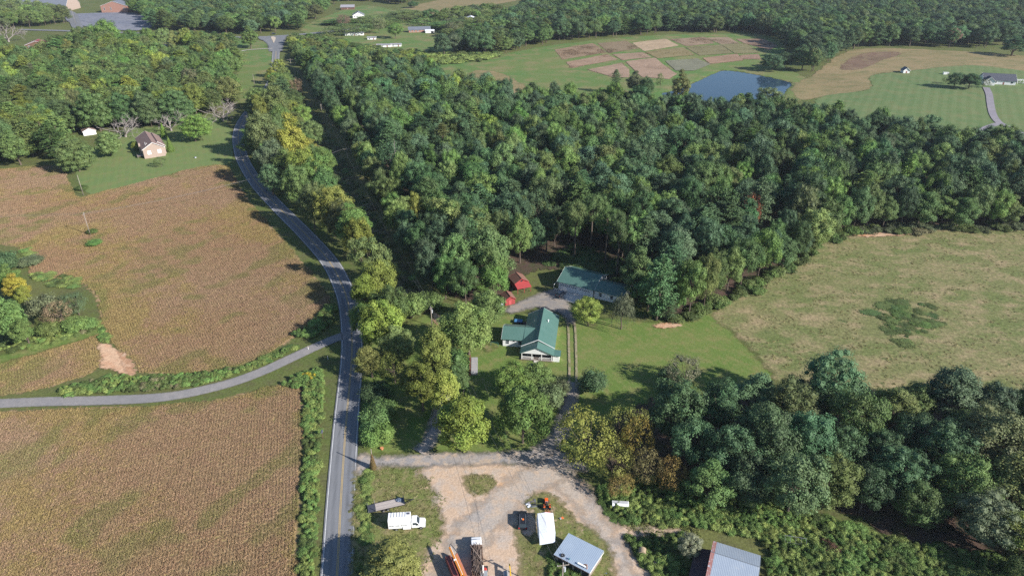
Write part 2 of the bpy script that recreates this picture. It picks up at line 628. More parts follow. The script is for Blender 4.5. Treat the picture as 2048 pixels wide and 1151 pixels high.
HAY = gmat('dry_hay_grass', (.25, .19, .105), (.21, .17, .085), (.15, .145, .065), (.014, .06, .7), .3, .15, edge=(3.5, .1), aniso=(R(10), 1, 2))
sheet('hay_slope', [(1585, 172), (1640, 140), (1692, 104), (1760, 97), (1900, 102), (2048, 112), (2260, 128), (2260, 165), (2048, 152), (1930, 136), (1830, 141), (1742, 152), (1742, 178), (1640, 195), (1600, 200)], HAY, .035, 4.0, 4.0)
sheet('striped_hill_lawn', [(1742, 152), (1830, 141), (1945, 131), (2048, 142), (2300, 170), (2300, 330), (2048, 310), (1900, 300), (1760, 262), (1690, 235), (1630, 205), (1660, 190), (1742, 178)], LAWN_FAR, .05, 4.0, 3.0)
BROWN = gmat('brown_stubble', (.17, .11, .08), (.13, .09, .06), (.2, .15, .09), (.03, .15, .9), .35, .15, edge=(2.5, .15))
sheet('tilled_patch', [(1678, 139), (1700, 118), (1735, 106), (1790, 104), (1800, 110), (1760, 122), (1725, 138)], BROWN, .07, 4.0, 3.0)
sheet('hay_streak', [(935, 150), (960, 140), (1010, 150), (1060, 180), (1050, 195), (990, 180), (940, 165)], HAY, .07, 4.0, 4.0)
sheet('far_meadow', [(800, 20), (870, 2), (1000, -25), (1180, -25), (1000, 8), (960, 22), (880, 30), (830, 32)], HAY, .04, 6.0, 6.0)
sheet('far_yard', [(600, 62), (660, 30), (720, 12), (760, 15), (830, 30), (930, 45), (1010, 85), (960, 100), (850, 108), (760, 100), (680, 80)], FIELD_GREEN, .035, 5.0, 5.0)
sheet('roadside_meadow', [(470, 95), (520, 92), (545, 105), (548, 140), (540, 165), (505, 200), (478, 205), (470, 160), (482, 120)], FIELD_GREEN, .035, 3.0, 3.0)
sheet('junction_meadow', [(255, 78), (400, 79), (520, 82), (540, 92), (470, 96), (430, 90), (300, 92)], FIELD_GREEN, .035, 4.0, 3.0)

# ---- trial plots of dry crops on the far slope
PLOTS = [[(55, 165), (340, 120), (440, 185), (115, 235)], [(405, 115), (620, 98), (720, 150), (490, 185)], [(690, 110), (940, 82), (1040, 130), (780, 170)], [(1000, 80), (1260, 65), (1335, 110), (1120, 130)], [(1290, 70), (1450, 65), (1540, 108), (1400, 115)], [(1540, 85), (1740, 80), (1850, 130), (1790, 160), (1600, 112)],
         [(150, 265), (450, 210), (540, 245), (190, 305)], [(525, 205), (750, 190), (820, 225), (600, 245)], [(800, 185), (1080, 152), (1170, 205), (890, 230)], [(1130, 150), (1390, 130), (1480, 190), (1230, 205)], [(1410, 125), (1600, 120), (1700, 185), (1520, 190)],
         [(330, 330), (580, 285), (640, 330), (640, 385), (530, 385)], [(640, 270), (860, 245), (1020, 360), (960, 395), (760, 380)], [(960, 260), (1200, 245), (1300, 285), (1180, 330), (1040, 330)], [(1265, 235), (1520, 205), (1570, 250), (1320, 275)], [(1560, 215), (1700, 205), (1720, 240), (1580, 240)]]
PLOT_TONE = [(0.231, 0.165, 0.109), (0.201, 0.153, 0.098), (0.348, 0.262, 0.174), (0.24, 0.175, 0.12), (0.252, 0.187, 0.13), (0.24, 0.165, 0.12), (0.271, 0.187, 0.13), (0.261, 0.187, 0.13), (0.201, 0.165, 0.086), (0.171, 0.153, 0.081), (0.181, 0.165, 0.086), (0.281, 0.198, 0.142), (0.281, 0.198, 0.142), (0.171, 0.17, 0.12), (0.261, 0.175, 0.12), (0.252, 0.165, 0.12)]
plot_world = []
for pl, tone in zip(PLOTS, PLOT_TONE):
    mcx, mcy = sum(p[0] for p in pl) / len(pl), sum(p[1] for p in pl) / len(pl)
    pl = [(mcx + (a - mcx) * 1.10, mcy + (b - mcy) * 1.17) for a, b in pl]
    pm = gmat('plot_soil', tone, tuple(v * .82 for v in tone), tuple(v * 1.15 for v in tone), (.05, .2, .9), .35, .15, edge=(.5, .2), soft=.25)
    o, pts = sheet('crop_plot', [(1100 + a / 4.096, 60 + b / 4.096) for a, b in pl], pm, .07, 3.0, 1.2, smooth=1)
    plot_world.append(pts)

# ---- water
def water_material():
    m, nt, N, L = new_mat('pond_water')
    pos = N.new('ShaderNodeNewGeometry').outputs['Position']
    n = noise(nt, pos, .6, 3)
    b = bsdf(nt, (.025, .05, .08), .04, .2, 0, n, .006, .5)
    out(nt, b.outputs[0])
    return m
PW = np.array(POND)
pc = PW.mean(0)
ring = pc + (PW - pc) * 1.06
wv = [(p[0], p[1], 0.33) for p in ring] + [(pc[0], pc[1], 0.33)]
pond = struct(obj('pond_water', mesh_np('pond_water', wv, np.array([(i, (i + 1) % len(ring), len(ring)) for i in range(len(ring))]), [water_material()])))

# ---- roads
ASPH = gmat('asphalt', (.16, .165, .18), (.185, .19, .20), (.14, .145, .155), (.06, .35, 5), .16, .01, aniso=(R(15), 3.0, .35), wheels=[(1.15, .5, .3), (2.7, .5, .3), (1.95, .35, -.25), (.12, .3, -.3)])
ASPH_OLD = gmat('old_asphalt', (.22, .21, .21), (.27, .25, .24), (.20, .195, .195), (.08, .4, 3), .2, .02, edge=(.35, .7))
LINE_W = gmat('white_paint', (.62, .62, .62), (.5, .5, .5), (.45, .45, .45), (.3, 1.5, 5), .15, .003)
LINE_Y = gmat('yellow_paint', (.46, .33, .14), (.4, .3, .14), (.36, .27, .14), (.3, 1.5, 5), .15, .003)
MAIN = smooth_line([at(*p) for p in [(646, 1420), (661, 1280), (674, 1151), (682, 1000), (692, 850), (701, 751), (704, 690), (700, 630), (688, 580), (660, 525), (612, 470), (557, 415), (516, 370), (488, 325), (478, 292), (477, 268), (484, 246), (500, 222), (522, 195), (541, 168), (549, 140), (552, 110), (553, 90)]], 8)
road = strip('main_road', MAIN, 6.9, ASPH, .06)
for off in (3.05, -3.05):
    strip('edge_line', MAIN, .17, LINE_W, STRIP_LIFT[road.name] + .006, road, off)
for off in (.14, -.14):
    strip('centre_line', MAIN, .15, LINE_Y, STRIP_LIFT[road.name] + .006, road, off)
SIDE = smooth_line([at(*p) for p in [(702, 668), (676, 675), (640, 690), (590, 713), (520, 745), (440, 772), (330, 794), (200, 801), (100, 803), (0, 807), (-260, 818)]], 8)
strip('side_road', SIDE, 4.3, ASPH_OLD, .05)
FARR = smooth_line([at(*p) for p in [(40, 60), (180, 64), (300, 68), (420, 73), (500, 76), (560, 73), (640, 66), (760, 52)]], 8)
far_road = strip('cross_road', FARR, 8.5, ASPH, .07)
strip('edge_line', FARR, .25, LINE_W, STRIP_LIFT[far_road.name] + .006, far_road, 3.6)
strip('edge_line', FARR, .25, LINE_W, STRIP_LIFT[far_road.name] + .006, far_road, -3.6)
FLARE = [at(*p) for p in [(516, 77), (530, 82), (540, 92), (541, 104), (562, 104), (564, 92), (568, 78), (573, 73), (516, 74)]]
sheet('junction_apron', FLARE, ASPH, .065, 2.0, .1, 1, True)
ISLE = gmat('tan_concrete', (.5, .42, .32), (.45, .38, .3), (.42, .35, .28), (.1, .5, 3), .1, .01)
ivs = smooth_poly([at(*p) for p in [(542, 76), (547, 74.5), (551.5, 77), (550, 82), (547.5, 87), (545, 82)]], 4)
isl = MB().slab([(x, y, hz(x, y) + .75) for x, y in ivs], .7).build('traffic_island', ISLE)
struct(isl)
PARK = sheet('parking_lot', [(130, 33), (160, 28), (270, 27), (300, 45), (298, 58), (250, 62), (150, 50)], gmat('parking_asphalt', (.17, .18, .22), (.22, .22, .25), (.13, .14, .17), (.02, .1, .8), .3, .02, edge=(1, .1)), .06, 5.0, 2.0)
strip('parking_aisle', smooth_line([at(*p) for p in [(100, 18), (140, 26), (150, 45), (160, 64)]], 5), 12, ASPH, .07)
strip('meadow_driveway', smooth_line([at(*p) for p in [(545, 98), (510, 100), (485, 103), (462, 112), (430, 118)]], 5), 3.2, gmat('pale_gravel', (.4, .38, .34), (.36, .34, .31), (.33, .31, .28), (.1, .5, 2), .2, .05, edge=(.4, .5)), .06)
HDRIVE = gmat('driveway_asphalt', (.23, .21, .24), (.26, .24, .26), (.21, .2, .21), (.05, .3, 2), .12, .02)
strip('hill_driveway', smooth_line([at(*p) for p in [(1972, 176), (1978, 190), (1981, 210), (1986, 230), (1998, 246), (2020, 256), (2048, 270), (2110, 300)]], 5), 4.6, HDRIVE, .11)
strip('hill_driveway_branch', smooth_line([at(*p) for p in [(2004, 247), (1990, 250), (1968, 258), (1945, 268), (1920, 282)]], 5), 4.4, HDRIVE, .12)

# ---- lanes, gravel and bare earth round the house and the yard
DIRT = gmat('yard_earth', (.50, .36, .25), (.46, .345, .255), (.41, .345, .29), (.07, .3, 2.4), .25, .1, edge=(1.5, .35), spots=((.50, .32, .19), .13, .61), soft=1.0)
GRAVEL = gmat('grey_gravel', (.31, .28, .26), (.26, .245, .24), (.41, .32, .24), (.16, .4, 2.6), .28, .06, edge=(1.2, .4, .7), soft=.9, spots=((.19, .175, .17), .22, .62))
WORN = gmat('worn_gravel', (.40, .335, .275), (.34, .305, .275), (.46, .35, .26), (.12, .4, 2.6), .28, .06, edge=(2.4, .25, 2.0), soft=1.5)
COURT = gmat('shaded_gravel', (.24, .22, .20), (.21, .195, .185), (.29, .245, .20), (.16, .4, 2.6), .28, .06, edge=(1.1, .4, .8), soft=.9)  # darker gravel for court and house lane: dappled tree shade put into the colour
CLAY = gmat('red_clay', (.46, .25, .14), (.42, .28, .19), (.5, .35, .24), (.1, .4, 2.0), .25, .15, edge=(1.2, .4))
SANDY = gmat('pale_sandy_clay', (.56, .38, .25), (.52, .34, .22), (.45, .24, .14), (.06, .22, 1.5), .25, .2, edge=(1.2, .4))
LITTER = gmat('leaf_litter', (.095, .06, .048), (.075, .055, .04), (.06, .065, .03), (.06, .3, 1.6), .4, .2, edge=(3, .25))
ROUGH = gmat('rough_grass', (.125, .155, .045), (.165, .16, .06), (.22, .18, .095), (.1, .45, 1.9), .42, .15, edge=(1.6, .45), spots=((.40, .29, .2), .28, .60), soft=.9)
sheet('woodland_floor', [(640, 150), (700, 260), (760, 400), (830, 520), (900, 590), (1000, 600), (1060, 545), (1120, 540), (1240, 570), (1300, 600), (1345, 640), (1450, 595), (1560, 535), (1650, 470), (1720, 455), (2300, 450), (2300, 330), (1800, 290), (1500, 245), (1300, 240), (1000, 215), (860, 150)], LITTER, .03, 4.0, 4.0)
sheet('grove_floor', [(1200, 880), (1300, 800), (1480, 795), (1700, 795), (2048, 800), (2300, 830), (2400, 1300), (1750, 1050), (1600, 990), (1400, 960), (1250, 950)], LITTER, .03, 2.0, 3.0)
sheet('corridor_grass', [(604, 150), (620, 150), (650, 215), (720, 320), (800, 470), (880, 600), (845, 625), (790, 590), (740, 500), (690, 400), (640, 280), (605, 190)], ROUGH, .04, 3.0, 2.0)
sheet('yard_verge', [(712, 945), (735, 935), (850, 942), (880, 1000), (890, 1060), (870, 1110), (850, 1151), (850, 1330), (700, 1330), (704, 1151), (710, 1000)], ROUGH, .03, 1.5, 2.0)
yard = sheet('yard_earth', [(835, 948), (870, 930), (1000, 928), (1130, 945), (1175, 972), (1195, 1010), (1222, 1045), (1262, 1056), (1340, 1057), (1352, 1066), (1290, 1074), (1250, 1075), (1262, 1105), (1300, 1151), (1340, 1330), (840, 1330), (850, 1110), (884, 1075), (884, 1040), (868, 1000), (862, 965)], DIRT, .04, 1.0, 2.0)
sheet('gravel_lane', [(706, 928), (722, 905), (760, 912), (850, 905), (1000, 902), (1100, 893), (1140, 910), (1180, 935), (1165, 945), (1100, 938), (1000, 932), (850, 938), (760, 936), (718, 955)], GRAVEL, .055, 1.0, 1.6)
strip('gravel_track', smooth_line([at(*p) for p in [(1100, 925), (1125, 960), (1150, 990), (1180, 1022), (1205, 1055), (1225, 1090), (1245, 1125), (1262, 1165), (1290, 1250)]], 6), (10.0, 6.5), WORN, .06)
strip('gravel_spur', smooth_line([at(*p) for p in [(1110, 935), (1060, 965), (1010, 1000), (965, 1045), (935, 1085), (918, 1125), (905, 1180)]], 6), (12.0, 12.0), WORN, .068)
sheet('grass_island', [(925, 958), (955, 950), (985, 957), (992, 966), (975, 985), (955, 990), (935, 975)], ROUGH, .085, 1.0, 1.5)
sheet('grass_patch', [(1060, 995), (1090, 985), (1120, 1005), (1150, 1040), (1180, 1060), (1215, 1090), (1225, 1151), (1220, 1330), (1050, 1330), (1060, 1151), (1048, 1090), (1075, 1062), (1070, 1030), (1052, 1010)], ROUGH, .082, 1.0, 1.8)
sheet('grass_wedge', [(1028, 1060), (1050, 1072), (1066, 1110), (1075, 1151), (1060, 1200), (1040, 1151), (1042, 1110)], ROUGH, .078, 1.0, 1.8)
strip('house_lane', smooth_line([at(*p) for p in [(1080, 905), (1112, 880), (1128, 845), (1140, 800), (1146, 765)]], 6), (6.0, 5.0), COURT, .06)
for k, dx in enumerate((-8, 6)):
    strip('wheel_track', smooth_line([at(1146 + dx + a, b) for a, b in [(0, 775), (1, 740), (0, 700), (-1, 665), (-4, 640)]], 6), .8, gmat('bare_track', (.30, .25, .17), (.26, .22, .15), (.15, .17, .07), (.1, .5, 3), .25, .05, edge=(.3, .9), soft=.2), .065, step=1.0)
sheet('gravel_court', [(1004, 622), (1028, 606), (1062, 592), (1098, 580), (1118, 580), (1140, 606), (1152, 628), (1150, 648), (1136, 652), (1118, 630), (1070, 618), (1025, 630)], COURT, .06, 1.0, 1.4)
strip('old_farm_lane', smooth_line([at(*p) for p in [(838, 905), (856, 888), (868, 862), (876, 830), (890, 790)]], 6), (5.0, 4.2), GRAVEL, .06, step=1)
sheet('bare_spot', [(866, 632), (876, 628), (884, 645), (874, 652)], SANDY, .06, 1.0, 1.0)
sheet('bare_patch', [(960, 690), (985, 688), (992, 697), (975, 703)], ROUGH, .06, 1.0, 1.0)
sheet('sandy_washout', [(197, 690), (208, 688), (222, 692), (240, 705), (262, 722), (272, 742), (262, 752), (240, 745), (215, 738), (202, 735), (204, 712)], SANDY, .07, 1.0, 1.2)
sheet('red_gully', [(235, 700), (246, 706), (262, 728), (272, 744), (262, 752), (250, 738)], CLAY, .1, 1.0, .8)
sheet('clay_bank', [(1700, 468), (1722, 460), (1790, 453), (1836, 456), (1838, 465), (1800, 472), (1730, 474)], CLAY, .075, 2.0, 2.0)
sheet('clay_scrape', [(1310, 652), (1330, 646), (1355, 645), (1362, 650), (1345, 656), (1318, 658)], CLAY, .075, 1.0, 1.0)
sheet('field_bank_grass', [(-60, 725), (0, 712), (95, 690), (165, 665), (200, 650), (206, 662), (190, 672), (90, 702), (0, 728), (-60, 742)], LAWN, .07, 1.5, 1.5)

# ------------------------------------------------------------------ plants: prototypes
def unit(v):
    return v / (np.linalg.norm(v, axis=-1, keepdims=True) + 1e-9)

def leaf_quads(C, Nrm, size, aspect=.7, tang=None, r=rng):
    n = len(C)
    Nrm = unit(Nrm)
    T = tang if tang is not None else r.normal(size=(n, 3))
    T = unit(T - Nrm * (T * Nrm).sum(1, keepdims=True))
    B = np.cross(Nrm, T)
    s = np.asarray(size).reshape(-1, 1)
    bend = Nrm * s * .12
    V = np.stack([C - T * s * .5 - bend, C - B * s * .5 * aspect, C + T * s * .5 - bend, C + B * s * .5 * aspect], 1).reshape(-1, 3)
    F = np.arange(4 * n).reshape(n, 4)
    return V, F

ICO_V = None
def ico(sub=1):
    bm = bmesh.new()
    bmesh.ops.create_icosphere(bm, subdivisions=sub, radius=1)
    v = np.array([x.co[:] for x in bm.verts])
    f = np.array([[w.index for w in p.verts] for p in bm.faces])
    bm.free()
    return v, f
ICO1 = ico(1)

class NP:
    """numpy mesh collector with a per-vertex leaf value"""
    def __init__(s):
        s.V, s.Q, s.T, s.lv, s.n = [], [], [], [], 0
    def add(s, V, F, lv):
        F = np.asarray(F) + s.n
        (s.Q if F.shape[1] == 4 else s.T).append(F)
        s.V.append(V)
        s.lv.append(np.broadcast_to(np.asarray(lv, np.float32), (len(V),)))
        s.n += len(V)
    def mesh(s, name, m):
        F = []
        if s.Q:
            F.append(np.concatenate(s.Q))
        if s.T:
            F.append(np.concatenate(s.T))
        return mesh_np(name, np.concatenate(s.V), F, [m], {'lv': ('FLOAT', np.concatenate(s.lv).astype(np.float32))})

def tube_np(np_, p0, p1, r0, r1, n=6, lv=.5):
    p0 = np.asarray(p0, float)
    p1 = np.asarray(p1, float)
    d = unit(p1 - p0)
    a = np.array([1., 0, 0]) if abs(d[0]) < .9 else np.array([0, 1., 0])
    u = unit(np.cross(d, a))
    w = np.cross(d, u)
    t = np.linspace(0, 2 * np.pi, n, endpoint=False)
    ringv = np.cos(t)[:, None] * u + np.sin(t)[:, None] * w
    V = np.concatenate([p0 + ringv * r0, p1 + ringv * r1])
    i = np.arange(n)
    F = np.stack([i, (i + 1) % n, (i + 1) % n + n, i + n], 1)
    np_.add(V, F, lv)

def lobes_on(r, n, R_, zc, zr, rmin, rmax, low=-.55, inner=.55):
    """clump centres spread through the outer part of an egg-shaped crown, kept apart from each other"""
    pts = []
    tries = 0
    while len(pts) < n and tries < 6000:
        tries += 1
        d = unit(r.normal(size=3))
        if d[2] < low:
            continue
        f = inner + (1 - inner) * r.random() ** .6
        if r.random() < .16:
            f *= 1.1 + .16 * r.random()
        taper = 1 - .28 * max(d[2], 0) ** 2
        p = np.array([d[0] * R_ * f * taper, d[1] * R_ * f * taper, zc + d[2] * zr * f])
        rad = rmin + (rmax - rmin) * r.random()
        if all(np.linalg.norm(p - q) > .62 * (rad + s_) for q, s_ in pts):
            pts.append((p, rad))
    return pts

def broadleaf(seed, H=16.0, R_=6.0, trunk_frac=.22, n_lobe=46, per=250, leaf=.36, inner=.5, egg=0.0, core=.66):
    r = np.random.default_rng(seed)
    zc = H * (trunk_frac + (1 - trunk_frac) * .5)
    zr = H * (1 - trunk_frac) * .5 * .9
    crown, trunk = NP(), NP()
    sq = 1 + .45 * (r.random(2) - .5)
    lobes = lobes_on(r, n_lobe, R_ * .84, zc, zr * .88, R_ * .17, R_ * .33, -.75, inner)
    off = np.array([r.normal() * .12 * R_, r.normal() * .12 * R_, 0])
    for p, rad in lobes:
        p = p * np.array([sq[0], sq[1], 1]) + off
        if egg:
            k = 1 - egg * np.clip((p[2] - zc) / zr, -1, 1)
            p[:2] *= k
        outw = unit(p - np.array([0, 0, zc - zr * .3]))
        # solid heart of the clump
        v, f = ICO1
        vv = v * (1 + .25 * r.normal(size=(len(v), 1)) * .6) * rad * core * np.array([1, 1, .8]) + p
        crown.add(vv, f, .38 + .15 * r.random())
        n = int(per * (rad / (R_ * .25)) ** 2)
        d = unit(r.normal(size=(n, 3)))
        k = (d @ outw) > -.45
        d = d[k]
        n = len(d)
        rr = rad * (.72 + .5 * r.random((n, 1)) ** .8)
        C = p + d * rr * np.array([1, 1, .85])
        Nn = d * .75 + outw * .35 + r.normal(size=(n, 3)) * .42 + np.array([0, 0, .25])
        lvl = .5 + .18 * r.normal() * np.ones(n) + .22 * r.normal(size=n)
        V, F = leaf_quads(C, Nn, leaf * (.6 + .8 * r.random(n)), .75, r=r)
        crown.add(V, F, np.repeat(np.clip(lvl, 0, 1), 4))
    # trunk with limbs reaching into the clumps
    lean = np.array([r.normal() * .25, r.normal() * .25, 0])
    z1 = H * trunk_frac
    top = np.array([0, 0, H * .72]) + lean
    mid = np.array([0, 0, z1]) + lean * .3
    tube_np(trunk, (0, 0, -.4), mid, .034 * H * .6 + .06, .024 * H * .6, 8)
    tube_np(trunk, mid, top, .024 * H * .6, .06, 7)
    order = r.permutation(len(lobes))[:16]
    for i in order:
        p = lobes[i][0] * np.array([sq[0], sq[1], 1]) + off
        t = np.clip(r.random() * .5, 0, .6)
        b = mid + (top - mid) * t
        m_ = b + (p - b) * .55 + np.array([0, 0, -.3])
        tube_np(trunk, b, m_, .012 * H * .55, .008 * H * .5, 5)
        tube_np(trunk, m_, p, .008 * H * .5, .03, 5)
    return crown, trunk

def pine(seed, H=22.0, R_=4.2, bare=.4, levels=15, dense=1.0):
    r = np.random.default_rng(seed)
    crown, trunk = NP(), NP()
    tube_np(trunk, (0, 0, -.4), (0, 0, H * .55), .27, .2, 8)
    tube_np(trunk, (0, 0, H * .55), (0, 0, H * .97), .2, .04, 7)
    for i in range(levels):
        t = i / (levels - 1)
        z = H * (bare + (1 - bare) * t) * .985
        Rl = R_ * (.35 + .95 * t) if t < .25 else R_ * (1.0 - .88 * ((t - .25) / .75) ** 1.25)
        Rl *= .8 + .4 * r.random()
        nb = int(r.integers(5, 8))
        a0 = r.random() * 6.28
        for k in range(nb):
            a = a0 + k * 6.283 / nb + r.normal() * .2
            L = Rl * (.65 + .5 * r.random())
            d = np.array([math.cos(a), math.sin(a), .12 + .25 * t + r.normal() * .06])
            p0 = np.array([0, 0, z])
            p1 = p0 + d * L
            tube_np(trunk, p0, p1, .05, .015, 4)
            n = int((26 + 34 * L / R_) * dense)
            s = .25 + .8 * r.random(n) ** .7
            C = p0 + d * L * s[:, None] + r.normal(size=(n, 3)) * np.array([.34, .34, .15]) * (.5 + L / R_)
            Nn = r.normal(size=(n, 3)) * .55 + np.array([0, 0, .9]) + d * .25
            T = d + r.normal(size=(n, 3)) * .7
            V, F = leaf_quads(C, Nn, .55 * (.7 + .7 * r.random(n)), .42, T, r)
            crown.add(V, F, np.repeat(np.clip(.45 + .12 * r.normal() + .2 * r.normal(size=n), 0, 1), 4))
    return crown, trunk

def cedar(seed, H=14.0, R_=5.0, shape='egg', n=8000, leaf=.42):
    """dense evergreen wrapped to the ground in upright sprays"""
    r = np.random.default_rng(seed)
    crown, trunk = NP(), NP()
    tube_np(trunk, (0, 0, -.4), (0, 0, H * .8), .3, .06, 7)
    def prof(t):
        if shape == 'cone':
            return np.clip(1.02 * (1 - t) ** .85, 0, 1) * (1 - np.exp(-t * 14) * .3)
        return np.sqrt(np.clip(1 - ((t - .36) / .66) ** 2, 0, 1)) * np.where(t < .36, .75 + .25 * t / .36, 1)
    t = r.random(n)
    a = r.random(n) * 6.283
    lump = 1 + .10 * np.sin(a * 5 + t * 9 + seed) * np.sin(t * 17 + a * 2) + .07 * np.sin(a * 11 + t * 23)
    pr = prof(t) * R_ * lump
    k = r.random(n) < (pr / R_ + .12)
    t, a, pr, lump = t[k], a[k], pr[k], lump[k]
    m = len(t)
    rr = pr * (.86 + .2 * r.random(m))
    C = np.stack([np.cos(a) * rr, np.sin(a) * rr, .2 + t * H * .97], 1)
    Nn = np.stack([np.cos(a), np.sin(a), .35 + .6 * t], 1) + r.normal(size=(m, 3)) * .45
    V, F = leaf_quads(C, Nn, leaf * (.7 + .7 * r.random(m)), .55, np.array([[0, 0, 1.]]) + r.normal(size=(m, 3)) * .45, r)
    crown.add(V, F, np.repeat(np.clip(.5 + .22 * r.normal(size=m), 0, 1), 4))
    # inner body
    tt = np.linspace(0.01, .97, 12)
    aa = np.linspace(0, 6.283, 14, endpoint=False)
    TT, AA = np.meshgrid(tt, aa, indexing='ij')
    rad = prof(TT) * R_ * .84
    V = np.stack([np.cos(AA) * rad, np.sin(AA) * rad, .2 + TT * H * .96], -1).reshape(-1, 3)
    J = np.arange(12 * 14).reshape(12, 14)
    F = np.stack([J[:-1], np.roll(J, -1, 1)[:-1], np.roll(J, -1, 1)[1:], J[1:]], -1).reshape(-1, 4)
    crown.add(V, F, .45)
    return crown, trunk

def willow(seed, H=11.0, R_=4.2):
    r = np.random.default_rng(seed)
    crown, trunk = broadleaf(seed, H, R_ * .8, .3, 22, 60, .35, .4, 0, .55)
    for _ in range(170):
        a = r.random() * 6.283
        f = (.35 + .65 * r.random())
        x, y = math.cos(a) * R_ * f, math.sin(a) * R_ * f
        zt = H * (.98 - .35 * f ** 2) - r.random() * 1.5
        ln = (2.2 + 3.0 * r.random())
        n = 18
        s = np.linspace(0, 1, n)
        C = np.stack([x * (1 + .12 * s) + r.normal(size=n) * .09, y * (1 + .12 * s) + r.normal(size=n) * .09, zt - s * ln], 1)
        V, F = leaf_quads(C, r.normal(size=(n, 3)) + np.array([x, y, 1.0]) * .3, .42 * (.7 + .6 * r.random(n)), .35, np.array([[0, 0, 1.]]) + r.normal(size=(n, 3)) * .25, r)
        crown.add(V, F, np.repeat(np.clip(.5 + .25 * r.normal(size=n), 0, 1), 4))
    return crown, trunk

def bare(seed, H=7.0, R_=5.0, lean_up=.8, forks=3, depth=4):
    """leafless spreading tree; returns branches (heavy) and twigs (fine)"""
    r = np.random.default_rng(seed)
    heavy, fine = NP(), NP()
    def grow(p, d, L, rad, k):
        q = p + d * L
        tube_np(heavy if k > 1 else fine, p, q, rad, rad * .62, 6 if k > 2 else 4)
        if k == 0:
            return
        for _ in range(forks if k > 1 else forks + 1):
            nd = unit(d + r.normal(size=3) * .55 + np.array([0, 0, .12 * lean_up]))
            grow(p + d * L * (.55 + .45 * r.random()), nd, L * (.62 + .2 * r.random()), rad * .55, k - 1)
    n0 = 6
    for i in range(n0):
        a = i * 6.283 / n0 + r.normal() * .3
        d = unit(np.array([math.cos(a) * R_ / H * 1.1, math.sin(a) * R_ / H * 1.1, lean_up]))
        grow(np.array([0, 0, .6]), d, H * .36, .13, depth - 1)
    tube_np(heavy, (0, 0, -.4), (0, 0, .8), .26, .2, 7)
    return heavy, fine

def shrub(seed, H=2.0, R_=1.4, n=800, leaf=.2, lob=8):
    r = np.random.default_rng(seed)
    crown, trunk = NP(), NP()
    for _ in range(lob):
        a = r.random() * 6.283
        f = r.random() ** .7 * .62
        rad = R_ * (.34 + .25 * r.random())
        p = np.array([math.cos(a) * R_ * f, math.sin(a) * R_ * f, H * (.3 + .45 * r.random() * (1 - f * .6))])
        v, fc = ICO1
        crown.add(v * rad * .7 * np.array([1, 1, .8]) * (1 + .2 * r.normal(size=(len(v), 1)) * .5) + p, fc, .45)
        m = n // lob
        d = unit(r.normal(size=(m, 3)))
        d[:, 2] = np.abs(d[:, 2]) * .9 - .15
        C = p + d * rad * (.8 + .45 * r.random((m, 1)))
        V, F = leaf_quads(C, d + r.normal(size=(m, 3)) * .5 + np.array([0, 0, .3]), leaf * (.6 + .8 * r.random(m)), .7, r=r)
        crown.add(V, F, np.repeat(np.clip(.5 + .15 * r.normal() + .25 * r.normal(size=m), 0, 1), 4))
        tube_np(trunk, (0, 0, -.2), p, .05, .02, 4)
    return crown, trunk

def tuft(seed, H=.6, R_=.35, n=16, wid=.4):
    """one crop or grass plant: a few upright leaves"""
    r = np.random.default_rng(seed)
    g_ = NP()
    a = r.random(n) * 6.283
    rr = R_ * r.random(n) ** .6
    C = np.stack([np.cos(a) * rr, np.sin(a) * rr, H * (.35 + .5 * r.random(n))], 1)
    Nn = np.stack([np.cos(a), np.sin(a), np.full(n, .9)], 1) + r.normal(size=(n, 3)) * .5
    V, F = leaf_quads(C, Nn, wid * (.7 + .6 * r.random(n)), .65, r=r)
    g_.add(V, F, np.repeat(np.clip(.5 + .3 * r.normal(size=n), 0, 1), 4))
    a = r.random(5) * 6.283
    C = np.stack([np.cos(a) * R_ * .4, np.sin(a) * R_ * .4, np.full(5, H * .4)], 1)
    V, F = leaf_quads(C, np.stack([np.cos(a), np.sin(a), np.zeros(5)], 1), np.full(5, H), .5, np.tile([[0, 0, 1.]], (5, 1)), r)
    g_.add(V, F, .25)
    return g_

PROTO = {}
def proto(kind, crown, trunk, H, R_, bark=BARK, leafm=LEAF):
    A = np.concatenate(crown.V)
    H, R_ = float(A[:, 2].max()), float(np.percentile(np.hypot(A[:, 0], A[:, 1]), 98))
    PROTO.setdefault(kind, []).append(dict(crown=crown.mesh(kind + '_crown', leafm), trunk=trunk.mesh(kind + '_trunk', bark), H=H, R=R_))

for i, a in enumerate([dict(H=16, R_=6, trunk_frac=.12, n_lobe=56), dict(H=17, R_=5.6, trunk_frac=.14, n_lobe=60, inner=.45), dict(H=15, R_=6.4, trunk_frac=.1, n_lobe=52, per=270), dict(H=18, R_=5.2, trunk_frac=.12, n_lobe=56, egg=.25), dict(H=16, R_=6, trunk_frac=.25, n_lobe=40, inner=.62), dict(H=17, R_=6, trunk_frac=.1, n_lobe=70, per=210, leaf=.33), dict(H=19, R_=5.4, trunk_frac=.1, n_lobe=44, inner=.35), dict(H=15, R_=6.6, trunk_frac=.15, n_lobe=34, inner=.6, per=300), dict(H=18, R_=5.6, trunk_frac=.1, n_lobe=80, per=190, leaf=.3, egg=-.15), dict(H=20, R_=5.0, trunk_frac=.12, n_lobe=48, egg=.4)]):
    proto('round', *broadleaf(100 + i, **a), a['H'], a['R_'])
for i, a in enumerate([dict(H=14, R_=5, trunk_frac=.1, n_lobe=60, egg=.45, inner=.55), dict(H=14, R_=5, trunk_frac=.12, n_lobe=54, egg=.38, inner=.5)]):
    proto('maple', *broadleaf(140 + i, **a), a['H'], a['R_'])
